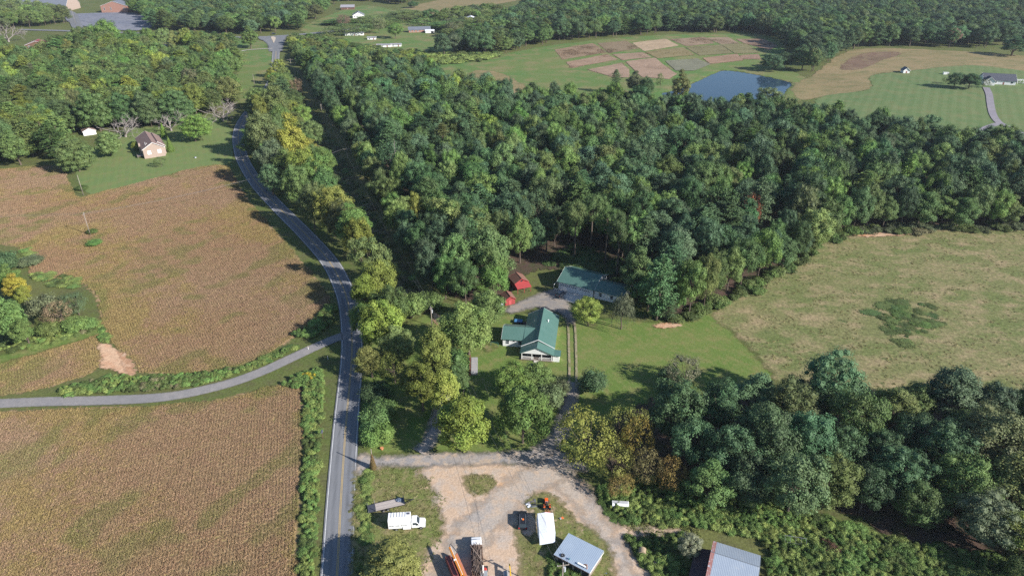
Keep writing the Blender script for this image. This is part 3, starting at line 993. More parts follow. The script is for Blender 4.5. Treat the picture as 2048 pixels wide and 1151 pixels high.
for i, a in enumerate([dict(H=18, R_=4.6, trunk_frac=.12, n_lobe=62, inner=.5, per=210), dict(H=18, R_=4.8, trunk_frac=.15, n_lobe=56, egg=.15, per=220)]):
    proto('tall', *broadleaf(160 + i, **a), a['H'], a['R_'])
for i, a in enumerate([dict(H=22, R_=6, trunk_frac=.5, n_lobe=34, inner=.5), dict(H=23, R_=5.6, trunk_frac=.48, n_lobe=32, inner=.5)]):
    proto('highcrown', *broadleaf(180 + i, **a), a['H'], a['R_'])
for i, a in enumerate([dict(H=12, R_=6.5, trunk_frac=.15, n_lobe=26, per=170, inner=.7, core=.4, leaf=.33), dict(H=13, R_=6.5, trunk_frac=.18, n_lobe=28, per=160, inner=.7, core=.35, leaf=.33)]):
    proto('open', *broadleaf(200 + i, **a), a['H'], a['R_'])
for i in range(3):
    proto('pine', *pine(220 + i), 22, 4.2)
for i in range(2):
    proto('bushy_pine', *pine(230 + i, 15, 4.6, .12, 16, 1.5), 15, 4.6)
proto('cedar', *broadleaf(240, 14, 5, .02, 110, 150, .3, .62, .12, .8), 14, 5)
proto('cedar', *broadleaf(241, 14, 5.2, .02, 110, 150, .3, .62, .05, .8), 14, 5)
proto('cone', *cedar(245, 9, 1.6, 'cone', 3000, .32), 9, 1.6)
proto('willow', *willow(250), 11, 4.2)
for i in range(3):
    proto('shrub', *shrub(260 + i), 2.0, 1.4)
for i in range(2):
    proto('bush', *shrub(270 + i, 6, 4, 4500, .34, 24), 6, 4)
h_, f_ = bare(280, 6.5, 5.5, .8, 3, 4)
proto('bare', f_, h_, 7, 6, BARK_PALE, BARK_PALE)
h_, f_ = bare(281, 6.5, 5.0, .6, 3, 4)
proto('bare', f_, h_, 7, 6, BARK_PALE, BARK_PALE)

G, DG, YG, YL, OL, ORG, GRY, RB = (.068, .110, .036), (.048, .084, .036), (.128, .16, .034), (.24, .225, .035), (.088, .118, .038), (.21, .125, .035), (.085, .105, .052), (.12, .075, .055)
TINTS = dict(G=G, DG=DG, YG=YG, YL=YL, OL=OL, OR=ORG, GR=GRY, RB=RB, MG=(.085, .136, .037), BG=(.058, .100, .048), PN=(.06, .095, .04))
NAMES = dict(round='broadleaf_tree', maple='broadleaf_tree', tall='broadleaf_tree', highcrown='broadleaf_tree', open='broadleaf_tree', pine='pine_tree', bushy_pine='pine_tree', cedar='evergreen_tree', cone='cypress', willow='willow_tree', shrub='shrub', bush='shrub', bare='bare_tree')
CATS = dict(pine='pine tree', bushy_pine='pine tree', shrub='shrub', bush='shrub', cone='cypress')

def tinted(t, v=.17):
    c = np.array(TINTS[t] if isinstance(t, str) else t) * 1.6
    return c * (1 + v * rng.normal()) * (1 + .06 * rng.normal(size=3))

placed = []          # (x, y, radius) of every surveyed tree, kept clear by the woods
def plant(kind, X, Y, Hh, Rr, tint, label, group=None, variant=None, z=None, name=None, keep=True):
    P = PROTO[kind]
    p = P[int(rng.integers(len(P))) if variant is None else variant]
    zz = hz(X, Y) if z is None else z
    o = empty(name or NAMES[kind], (X, Y, zz), rng.random() * 6.283, label, CATS.get(kind, 'tree'), group)
    o.scale = (Rr / p['R'], Rr / p['R'], Hh / p['H'])
    t = obj('trunk' if kind not in ('shrub', 'bush') else 'stems', p['trunk'], o)
    c = obj('crown' if kind != 'bare' else 'twigs', p['crown'], o)
    c['tint'] = [float(v) for v in np.clip(tinted(tint), .004, .6)]
    if kind == 'bare':
        c['kind'] = 'stuff'
    if keep:
        placed.append((X, Y, Rr))
    return o

def tree(cx, cyy, Hh, Rr, kind, tint, label, group=None, variant=None):
    """tree surveyed by the middle of its crown"""
    if kind not in ('cone', 'shrub') and cyy < 1120 and cx > 480 and 170 < cyy:
        if 830 < cx < 1200 and 560 < cyy < 900:
            Hh, Rr = Hh * 1.08, Rr * 1.12
        k = .5 * max(0, min(1, (480 - cyy) / 230)) if cx < 720 else 0
        Hh, Rr = Hh * (1.16 + k * .8), Rr * (1.1 + k)
    elif cx <= 480 and 170 < cyy < 335 and kind != 'shrub':
        Hh, Rr = Hh * 1.25, Rr * 1.42
    elif cx <= 200 and cyy > 480:
        Hh, Rr = Hh * 1.15, Rr * 1.2
    X, Y = at(cx, cyy, Hh * .55)
    return plant(kind, X, Y, Hh, Rr, tint, label, group, variant)

def base(bx, by, Hh, Rr, kind, tint, label, group=None, variant=None):
    """tree surveyed by its foot"""
    X, Y = at(bx, by)
    return plant(kind, X, Y, Hh, Rr, tint, label, group, variant)

# ------------------------------------------------------------------ surveyed trees
ROW = 'trees along the road'
for x_, y_, h_, r_, k_, t_, lb_ in [(702, 452, 19, 7, 'round', 'MG', 'bright green tree filling the belt above the road bend'), (738, 520, 18, 7, 'round', 'OL', 'olive tree in the belt right at the road bend'), (728, 585, 13, 5.5, 'round', 'YG', 'yellow-green tree hugging the road below the bend'), (772, 612, 15, 6, 'round', 'MG', 'green tree behind the belt above the corridor end'), (662, 415, 19, 7, 'round', 'YG', 'yellow-green tree in the belt halfway up the road'), (632, 352, 17, 6, 'round', 'MG', 'green tree in the belt facing the crossarm pole'), (572, 335, 16, 6, 'round', 'OL', 'olive tree between road and tall yellow tree'), (560, 262, 15, 5.5, 'round', 'G', 'deep green tree left of the tall yellow tree'), (775, 545, 9, 4.5, 'round', 'YG', 'low yellow-green tree on the corridor side of the belt'), (722, 640, 12, 5, 'round', 'MG', 'green tree overhanging the road just above the side road')]:
    tree(x_, y_, h_, r_, k_, t_, lb_, 'trees of the roadside belt')
tree(925, 843, 14.5, 6.4, 'maple', 'YG', 'conical yellow-green tree standing beside the gravel lane entrance', None, 0)
tree(868, 705, 17, 4.8, 'tall', (.115, .15, .034), 'slender yellow-green tree by the old farm lane', None, 1)
tree(936, 652, 15, 7.2, 'round', 'MG', 'rounded mid green tree left of the house wing', None, 0)
tree(972, 614, 12, 5.0, 'round', 'OL', 'olive tree beside the gravel court and red shed')
base(985, 597, 15, 6.2, 'round', 'MG', 'bright green tree leaning over the left red shed')
tree(757, 650, 17, 6.8, 'round', (.115, .155, .03), 'big bright green tree overhanging the road opposite the side road', None, 1)
tree(797, 688, 13, 5.2, 'round', 'OL', 'olive-brown tree behind the big roadside tree')
tree(741, 722, 9, 4.6, 'round', (.10, .10, .034), 'low orange-tinged tree at the road edge below the big roadside tree')
tree(787, 730, 10, 4.2, 'open', 'YG', 'small yellow-green tree on the lawn edge by the road trees')
tree(752, 560, 16, 6.0, 'round', (.125, .145, .03), 'yellow-green tree with orange flush on the outside of the road bend')
tree(820, 610, 8, 5.0, 'bush', 'MG', 'leafy green bush mass at the end of the power line corridor')
tree(860, 600, 5, 4.0, 'bush', 'MG', 'low green bush beside the pole at the corridor end')
tree(718, 478, 17, 6.4, 'maple', (.12, .15, .028), 'yellow-green tree at the inside of the road bend')
tree(684, 440, 17, 6.0, 'round', 'OL', 'olive tree in the road row above the bend', ROW)
tree(650, 372, 16, 5.0, 'tall', 'G', 'narrow green tree facing the dark power line corridor')
tree(622, 405, 18, 6.4, 'round', 'OL', 'broad olive tree leaning over the upper road')
tree(594, 368, 17, 6.0, 'round', 'MG', 'mid green tree in the road row above the bend')
tree(588, 282, 23, 6.4, 'tall', (.145, .155, .028), 'tall bright yellow tree beside the upper road', None, 0)
tree(603, 338, 17, 6.0, 'round', 'YG', 'yellow-green tree just below the tall yellow tree')
tree(548, 318, 17, 6.2, 'round', 'GR', 'grey-green tree overhanging the road beside the tall yellow tree')
tree(525, 262, 18, 6.0, 'round', 'OL', 'olive tree opposite the brown-roofed house across the road')
tree(545, 205, 18, 6.5, 'round', 'OL', 'broad olive tree in the road row near the far bend')
tree(515, 222, 15, 5.0, 'round', 'YG', 'light green tree on the far road bend')
tree(562, 242, 16, 5.5, 'tall', 'MG', 'green tree above and left of the tall yellow tree')
tree(540, 355, 12, 5.0, 'round', 'BG', 'dark blue-green tree leaning over the shaded road')
tree(566, 180, 14, 5.0, 'bushy_pine', 'PN', 'pine beside the small grey shed by the upper road')
tree(588, 178, 12, 3.8, 'open', 'RB', 'reddish brown thin tree beside the upper corridor pole')
tree(605, 232, 10, 5, 'round', 'MG', 'small green tree at the head of the corridor')
tree(622, 262, 11, 5, 'round', 'OL', 'small olive tree on the left side of the corridor')
tree(645, 318, 11, 5, 'round', 'MG', 'low green tree on the corridor edge below the pole')
for x, y, h_, r_, t in [(750, 782, 5, 4, 'DG'), (762, 815, 5, 3.6, 'G'), (748, 838, 6, 4, 'G'), (765, 862, 4.5, 3.2, 'MG'), (742, 872, 4, 3, 'MG')]:
    tree(x, y, h_, r_, 'bush', t, 'leafy green shrub in the hedge between road and lawn', 'hedge shrubs between road and lawn')
tree(842, 768, 13, 5.0, 'round', 'YG', 'yellow-green tree hanging over the shaded lawn left of the lane')
tree(888, 775, 12, 4.4, 'tall', 'YG', 'light green tree right of the old farm lane')
tree(912, 758, 9, 3.8, 'round', 'G', 'small dark green tree by the wooden fence line')
tree(912, 722, 7, 3.4, 'bush', 'G', 'green bush beside the row of grey bins')
tree(1046, 822, 15, 6.2, 'maple', 'MG', 'large dense green tree in front of the farmhouse porch', None, 1)
tree(1020, 762, 9, 5.2, 'round', 'MG', 'small green tree left of the porch')
tree(1070, 757, 8.5, 4.8, 'round', 'MG', 'small green tree close in front of the porch')
tree(1098, 792, 6.5, 3.6, 'bush', 'GR', 'grey-green bush beside the two-track lane')
tree(1118, 775, 5, 2.6, 'bush', 'GR', 'small greyish bush at the lane edge under dry twigs')
tree(1185, 758, 6.5, 3.6, 'bush', 'DG', 'dark evergreen bush right of the two-track lane')
tree(1372, 742, 9, 5.6, 'open', (.095, .10, .06), 'grey-olive tree casting a long shadow on the lawn', None, 0)
tree(1338, 752, 5, 3.8, 'bush', 'DG', 'dark bush at the foot of the grey-olive tree')
tree(1178, 622, 8.5, 4.8, 'round', 'YG', 'yellow-green tree on the lawn in front of the garage', None, 4)
tree(1246, 618, 12, 4.0, 'willow', (.115, .135, .07), 'grey-green weeping tree at the right end of the garage')
# the grove on the right
tree(1180, 868, 13, 7.5, 'open', (.115, .135, .03), 'yellowing open-branched tree where the lane enters the yard', None, 0)
tree(1240, 845, 12, 6.2, 'open', (.12, .122, .028), 'yellow and orange tree second from the lane', None, 1)
tree(1282, 872, 12, 5.0, 'open', (.155, .135, .028), 'brightest yellow tree at the left end of the dark grove')
tree(1225, 925, 10, 5.5, 'open', (.15, .15, .04), 'thin yellow-green tree above the white truck cap')
tree(1236, 965, 6, 3.6, 'open', (.13, .105, .03), 'small orange-leaved tree behind the white truck cap')
tree(1300, 930, 10, 4.6, 'open', (.10, .088, .034), 'orange-brown tree at the foot of the dark grove')
tree(1346, 815, 17, 7.6, 'round', 'DG', 'big dark green tree at the left end of the grove', None, 2)
tree(1378, 885, 14, 6, 'round', 'BG', 'dark green tree in front of the big grove tree')
tree(1350, 945, 9, 4.5, 'open', (.17, .14, .04), 'thin orange-tinged tree over the weeds')
GROVE = 'dark trees of the right-hand grove'
for x, y, h_, r_, t, lb in [(1448, 815, 16, 7.2, 'DG', 'second dark tree from the left along the grove edge'), (1515, 795, 15, 6.6, 'BG', 'third dark tree from the left along the grove edge'), (1585, 810, 16, 7, 'OL', 'olive tree below the left part of the pasture'),
                            (1672, 760, 18, 8, 'BG', 'tall dark green tree rising above the pasture edge'), (1722, 840, 16, 7.5, 'OL', 'olive tree right of the tall dark grove tree'), (1455, 905, 15, 6.6, 'DG', 'dark tree inside the left half of the grove'),
                            (1535, 880, 18, 7.6, 'DG', 'large dark tree in the middle of the grove'), (1618, 872, 16, 7, 'BG', 'dark tree below the tall grove tree'), (1590, 965, 15, 7.2, 'GR', 'grey-green tree at the sunny front of the grove'),
                            (1500, 960, 13, 6.2, 'DG', 'dark tree at the front of the grove above the barn'), (1790, 815, 12, 6, 'OL', 'light olive tree at the pasture edge'), (1830, 870, 13, 6.4, 'DG', 'dark shaded tree right of the grove centre'),
                            (1905, 790, 15, 7, 'BG', 'blue-green tree standing out into the pasture'), (1975, 805, 13, 6, 'BG', 'blue-green tree beside the one standing in the pasture'), (1985, 880, 18, 9, (.085, .09, .04), 'huge brownish green tree near the picture edge'),
                            (1900, 900, 15, 7, 'DG', 'dark tree left of the huge brownish tree'), (1930, 965, 14, 7, 'OL', 'olive tree below the huge brownish tree'), (2040, 960, 15, 8, 'OL', 'olive tree at the picture edge below the huge tree'),
                            (1985, 1035, 12, 7, 'GR', 'grey-green spreading tree at the lower picture edge'), (2045, 1075, 11, 6, 'YG', 'yellow-green tree low at the picture edge'), (1690, 905, 13, 6, 'DG', 'dark shaded tree in the grove centre'), (1760, 900, 12, 6, 'DG', 'deeply shaded tree in the grove centre'), (2100, 860, 16, 8, 'DG', 'dark tree cut by the picture edge'), (2140, 1000, 14, 8, 'DG', 'dark tree at the lower picture edge'), (1660, 960, 13, 6.5, 'OL', 'olive tree at the sunny front of the grove centre'), (1735, 975, 11, 6, 'DG', 'shaded tree behind the dead brush pile'), (1810, 950, 13, 6.5, 'DG', 'dark tree filling the grove right of centre'), (1850, 1000, 10, 6, 'G', 'low green tree right of the dead brush pile'), (1420, 960, 11, 5.5, 'G', 'green tree at the front of the grove above the dirt path'), (2060, 1140, 9, 6, 'OL', 'low olive tree in the lower right corner'), (1840, 805, 10, 5.5, 'OL', 'small olive tree at the pasture edge left of the blue-green tree')]:
    tree(x, y, h_, r_, 'round', t, lb, GROVE)
tree(1382, 1090, 6, 2.6, 'round', (.16, .17, .11), 'pale silvery young tree beside the barn lean-to', None, 4)
tree(788, 1132, 10, 7.2, 'cedar', (.15, .16, .045), 'yellow-green evergreen at the lower picture edge by the road', None, 0)
# the clump at the left edge
tree(8, 520, 7, 4.5, 'bush', 'DG', 'dark green bush at the left picture edge in the soybean field')
tree(60, 520, 2.5, 4.5, 'bush', 'GR', 'low grey-green bush at the field edge near the left clump')
tree(12, 555, 11, 3.6, 'tall', 'MG', 'narrow green tree at the left picture edge')
tree(30, 572, 10, 3.8, 'round', (.16, .145, .026), 'golden yellow tree in the left clump')
tree(50, 592, 8, 3.2, 'round', (.15, .14, .03), 'smaller golden yellow tree in the left clump')
tree(12, 630, 13, 6.0, 'round', 'MG', 'big green tree at the left picture edge')
tree(48, 662, 8, 4.6, 'round', 'MG', 'green tree at the front of the left clump')
tree(85, 610, 7, 4.5, 'bush', 'GR', 'grey-green bush in the middle of the left clump')
tree(120, 622, 8, 4.8, 'open', (.13, .10, .06), 'brownish thin tree in the left clump', None, 1)
tree(150, 605, 7.5, 5.0, 'open', 'GR', 'grey thin-leaved tree at the right end of the left clump')
tree(100, 655, 4, 3.5, 'bush', 'OL', 'olive bush at the front of the left clump')
tree(150, 648, 4, 3.8, 'bush', 'MG', 'green bush at the right end of the left clump')
tree(178, 645, 3, 2.8, 'bush', 'MG', 'small green bush at the tip of the left clump')
# round the brown-roofed house
base(160, 343, 18, 9.5, 'cedar', (.07, .095, .035), 'large grey-green tree at the lawn corner by the soybean field', None, 0)
base(222, 311, 15, 7.6, 'cedar', 'G', 'dark rounded tree on the lawn left of the brown-roofed house', None, 1)
base(391, 283, 17, 11.5, 'round', (.08, .12, .03), 'dense round tree on the lawn right of the brown-roofed house', None, 5)
for x, y, h_, r_, w_ in [(202, 262, 26, 11.5, 'leftmost'), (258, 254, 23, 10, 'second from the left'), (304, 254, 24, 10, 'third from the left'), (362, 248, 23, 12, 'rightmost')]:
    base(x, y, h_, r_, 'cedar', (.055, .088, .032), f'wide dense evergreen, {w_} in the screen behind the brown-roofed house', 'evergreen screen behind the house')
base(252, 274, 13, 14, 'bare', 'GR', 'leafless grey tree left of the brown-roofed house', None, 0)
base(343, 262, 13, 12, 'bare', 'GR', 'leafless grey tree behind the brown-roofed house', None, 1)
base(446, 242, 14, 15, 'bare', 'GR', 'leafless grey tree nearest the upper road', None, 0)
base(18, 84, 20, 20, 'bare', 'GR', 'large leafless tree beside the red-roofed house', None, 1)
tree(325, 258, 7.5, 1.4, 'cone', (.10, .16, .03), 'slim cypress at the back corner of the brown-roofed house')
tree(338, 286, 7.5, 1.5, 'cone', (.10, .16, .03), 'slim cypress at the front corner of the brown-roofed house')
tree(321, 323, 4.5, 2.8, 'open', 'OL', 'small thin tree alone on the lawn before the house')
tree(272, 290, 4, 2.2, 'bush', 'YG', 'yellowish bush at the left wall of the brown-roofed house')
tree(304, 310, 1.8, 1.5, 'shrub', 'OL', 'clipped shrub under the left window')
tree(321, 306, 2.0, 1.9, 'shrub', 'OL', 'clipped shrub under the right window')
tree(163, 375, 2.2, 3.2, 'bush', 'MG', 'low bush round the pole at the lawn corner')
tree(184, 462, 2.0, 2.4, 'bush', 'MG', 'upper green bush round the pole in the soybean field')
tree(187, 484, 2.0, 2.8, 'bush', 'MG', 'lower green bush below the pole in the soybean field')
# far hill
for x, y, t in [(1912, 158, 'upper'), (1942, 160, 'lower')]:
    tree(x, y, 12, 8.0, 'round', 'DG', f'dark round tree in the hill garden, {"left" if t == "upper" else "right"} of the pair')
tree(1968, 165, 7, 5, 'open', 'GR', 'small brownish tree beside the hilltop house')
tree(1893, 160, 5, 4, 'open', 'OL', 'tiny thin tree on the striped hill lawn')
tree(1232, 160, 18, 5, 'pine', 'PN', 'ragged pine standing out before the trial plots')
tree(1268, 162, 18, 7, 'tall', 'GR', 'grey-green tree in front of the trial plots')
tree(1295, 172, 14, 6, 'round', 'DG', 'dark tree in front of the trial plots')
tree(1322, 160, 14, 4, 'open', 'OL', 'thin tree left of the pond')
tree(1362, 172, 22, 7.5, 'tall', 'OL', 'tall tree standing before the pond')
tree(1540, 196, 14, 9, 'round', 'GR', 'broad grey-green tree at the near right pond shore')
tree(1448, 222, 9, 6, 'round', 'OL', 'light olive tree below the pond')
tree(1548, 122, 15, 11, 'round', 'BG', 'dark tree mass at the right end of the trial plots')
tree(1572, 118, 14, 9, 'round', 'DG', 'dark tree beside the end of the trial plots')
tree(2030, 90, 18, 15, 'round', 'DG', 'huge dark tree near the upper right corner')
tree(1905, 72, 18, 12, 'round', 'RB', 'brownish tree at the far edge of the hay slope')
# far hamlet
for x, y, h_, r_, k, t, lb in [(690, 40, 12, 9, 'open', 'RB', 'brown thin tree in front of the gabled white house'), (757, 48, 15, 9, 'open', 'GR', 'grey half-bare tree behind the junk yard'), (790, 60, 14, 9, 'round', 'MG', 'round bright green tree left of the brick ranch house'), (860, 30, 14, 12, 'round', 'DG', 'dark tree mass behind the brick ranch house'), (883, 35, 12, 10, 'round', 'MG', 'green tree right of the dark mass behind the ranch house'),
                               (718, 49, 6, 3, 'bush', 'G', 'small dark shrub above the white mobile home'), (905, 55, 12, 9, 'open', 'GR', 'grey thin tree beside the carport'), (828, 8, 8, 8, 'round', 'DG', 'lone tree in the far yellow meadow'), (498, 72, 18, 9, 'tall', 'MG', 'tree at the roadside junction in the far meadow'), (945, 62, 8, 8, 'round', 'OL', 'olive tree among scrub by the far white house')]:
    tree(x, y, h_ * 1.25, r_ * 1.2, k, t, lb)
base(214, 100, 30, 15, 'round', 'MG', 'very large tree standing before the far parking lot', None, 2)
base(170, 98, 22, 11, 'round', 'OL', 'olive tree left of the very large tree by the far parking lot')
base(262, 100, 20, 11, 'round', 'MG', 'green tree right of the very large tree by the far parking lot')
# standing and leaning dead trunks
def dead_tree(bx, by, Hh, lean, label, arms=14):
    X, Y = at(bx, by)
    o = empty('dead_tree', (X, Y, hz(X, Y)), 0, label, 'dead tree')
    r = np.random.default_rng(int(bx))
    t_, b_ = NP(), NP()
    top = np.array([lean[0], lean[1], Hh])
    tube_np(t_, (0, 0, -.4), top * .5, .24, .17, 8)
    tube_np(t_, top * .5, top, .17, .05, 7)
    for k in range(arms):
        s = .35 + .63 * k / arms
        a = r.random() * 6.283
        L = (1 - s) * Hh * .28 + .7
        p = top * s
        tube_np(b_, p, p + np.array([math.cos(a) * L, math.sin(a) * L, .25 * L * r.normal()]), .06, .015, 5)
    obj('trunk', t_.mesh('dead_trunk', BARK_PALE), o)
    obj('branches', b_.mesh('dead_branches', BARK_PALE), o)
    placed.append((X, Y, 2.0))
    return o
dead_tree(795, 378, 25, (.3, .2), 'bare dead pine poking out of the dark wood', 22)
dead_tree(1370, 598, 8.5, (2.2, .5), 'leaning broken dead trunk at the wood edge by the lawn', 7)
dead_tree(1008, 235, 22, (.2, 0), 'pale dead tree at the top edge of the wood', 16)
dead_tree(1128, 790, 5.0, (1.0, .3), 'dry bare twigs above the two-track lane', 9)
# ------------------------------------------------------------------ masses of plants (placed by points, one object each)
def joined(kind, i):
    p = PROTO[kind][i]
    me = bpy.data.meshes.new(kind + '_plant')
    bm = bmesh.new()
    bm.from_mesh(p['trunk'])
    nt_ = len(bm.faces)
    bm.from_mesh(p['crown'])
    for k, f in enumerate(bm.faces):
        f.material_index = 0 if k < nt_ else 1
    bm.to_mesh(me)
    bm.free()
    me.materials.append(p['trunk'].materials[0])
    me.materials.append(p['crown'].materials[0])
    return me

def source_collection(name, meshes):
    c = bpy.data.collections.new(name)
    for i, me in enumerate(meshes):
        o = bpy.data.objects.new(f'{name}_{i:02d}', me)
        c.objects.link(o)
    return c

def scatter(name, P, rot, scl, idx, tint, coll, label=None, cat=None, parent=None):
    n = len(P)
    t4 = np.concatenate([tint, np.ones((n, 1))], 1)
    me = mesh_np(name, P, [], [], {'rot': ('FLOAT_VECTOR', rot.astype(np.float32)), 'scl': ('FLOAT_VECTOR', scl.astype(np.float32)), 'idx': ('INT', idx.astype(np.int32)), 'tint': ('FLOAT_COLOR', t4.astype(np.float32))})
    o = obj(name, me, parent)
    ng = bpy.data.node_groups.new(name + '_points', 'GeometryNodeTree')
    ng.interface.new_socket('Geometry', in_out='INPUT', socket_type='NodeSocketGeometry')
    ng.interface.new_socket('Geometry', in_out='OUTPUT', socket_type='NodeSocketGeometry')
    N, L = ng.nodes, ng.links
    gi, go = N.new('NodeGroupInput'), N.new('NodeGroupOutput')
    ci = N.new('GeometryNodeCollectionInfo')
    ci.inputs['Collection'].default_value = coll
    ci.inputs['Separate Children'].default_value = True
    ci.inputs['Reset Children'].default_value = True
    ip = N.new('GeometryNodeInstanceOnPoints')
    ip.inputs['Pick Instance'].default_value = True
    def na(nm, ty):
        a = N.new('GeometryNodeInputNamedAttribute')
        a.data_type = ty
        a.inputs['Name'].default_value = nm
        return a.outputs['Attribute']
    L.new(gi.outputs[0], ip.inputs['Points'])
    L.new(ci.outputs[0], ip.inputs['Instance'])
    L.new(na('idx', 'INT'), ip.inputs['Instance Index'])
    L.new(na('rot', 'FLOAT_VECTOR'), ip.inputs['Rotation'])
    L.new(na('scl', 'FLOAT_VECTOR'), ip.inputs['Scale'])
    L.new(ip.outputs[0], go.inputs[0])
    md = o.modifiers.new('points', 'NODES')
    md.node_group = ng
    o['kind'] = 'stuff'
    return tag(o, label, cat)

# ------------------------------------------------------------------ woods
CLEAR = [(at(x, y), r_) for x, y, r_ in [(178, 268, 9), (308, 300, 13), (68, 93, 16), (325, 103, 14), (360, 108, 10), (1040, 585, 7), (1012, 598, 7), (1175, 580, 16), (1215, 590, 14), (1150, 545, 10), (555, 78, 22), (705, 62, 22), (712, 28, 24), (690, 16, 18), (835, 58, 30), (760, 92, 30), (870, 62, 16), (940, 42, 22), (215, 15, 40), (50, 12, 60), (480, 150, 14), (549, 145, 10), (500, 120, 16), (66, 106, 26), (58, 122, 24), (325, 116, 20), (356, 122, 16), (175, 285, 14), (185, 298, 12), (705, 75, 20), (825, 74, 26), (850, 74, 18), (700, 84, 18), (718, 80, 16), (740, 98, 20), (765, 104, 20), (785, 102, 18), (835, 80, 22), (712, 44, 16), (868, 74, 16)]]
def far_from_line(X, Y, line, d):
    L = np.asarray(line)[::3]
    ok = np.ones(X.shape, bool)
    for p in L:
        ok &= (X - p[0]) ** 2 + (Y - p[1]) ** 2 > d * d
    return ok

def sow(pix, sp, jit=.62, clear=True, r=rng):
    pts = [at(x, y) for x, y in pix]
    A = np.array(pts)
    xs = np.arange(A[:, 0].min(), A[:, 0].max(), sp)
    ys = np.arange(A[:, 1].min(), A[:, 1].max(), sp * .87)
    X, Y = np.meshgrid(xs, ys)
    X = X + (np.arange(len(ys)) % 2)[:, None] * sp * .5
    X = (X + r.normal(size=X.shape) * sp * jit * .55).ravel()
    Y = (Y + r.normal(size=Y.shape) * sp * jit * .55).ravel()
    k = sdf(X, Y, pts) > 0
    X, Y = X[k], Y[k]
    if clear:
        ok = far_from_line(X, Y, MAIN, 8.5) & far_from_line(X, Y, FARR, 10)
        for (c, r_) in CLEAR:
            ok &= (X - c[0]) ** 2 + (Y - c[1]) ** 2 > r_ * r_
        for (x, y, r_) in placed:
            ok &= (X - x) ** 2 + (Y - y) ** 2 > (.62 * r_ + sp * .38) ** 2
        X, Y = X[ok], Y[ok]
    return X, Y

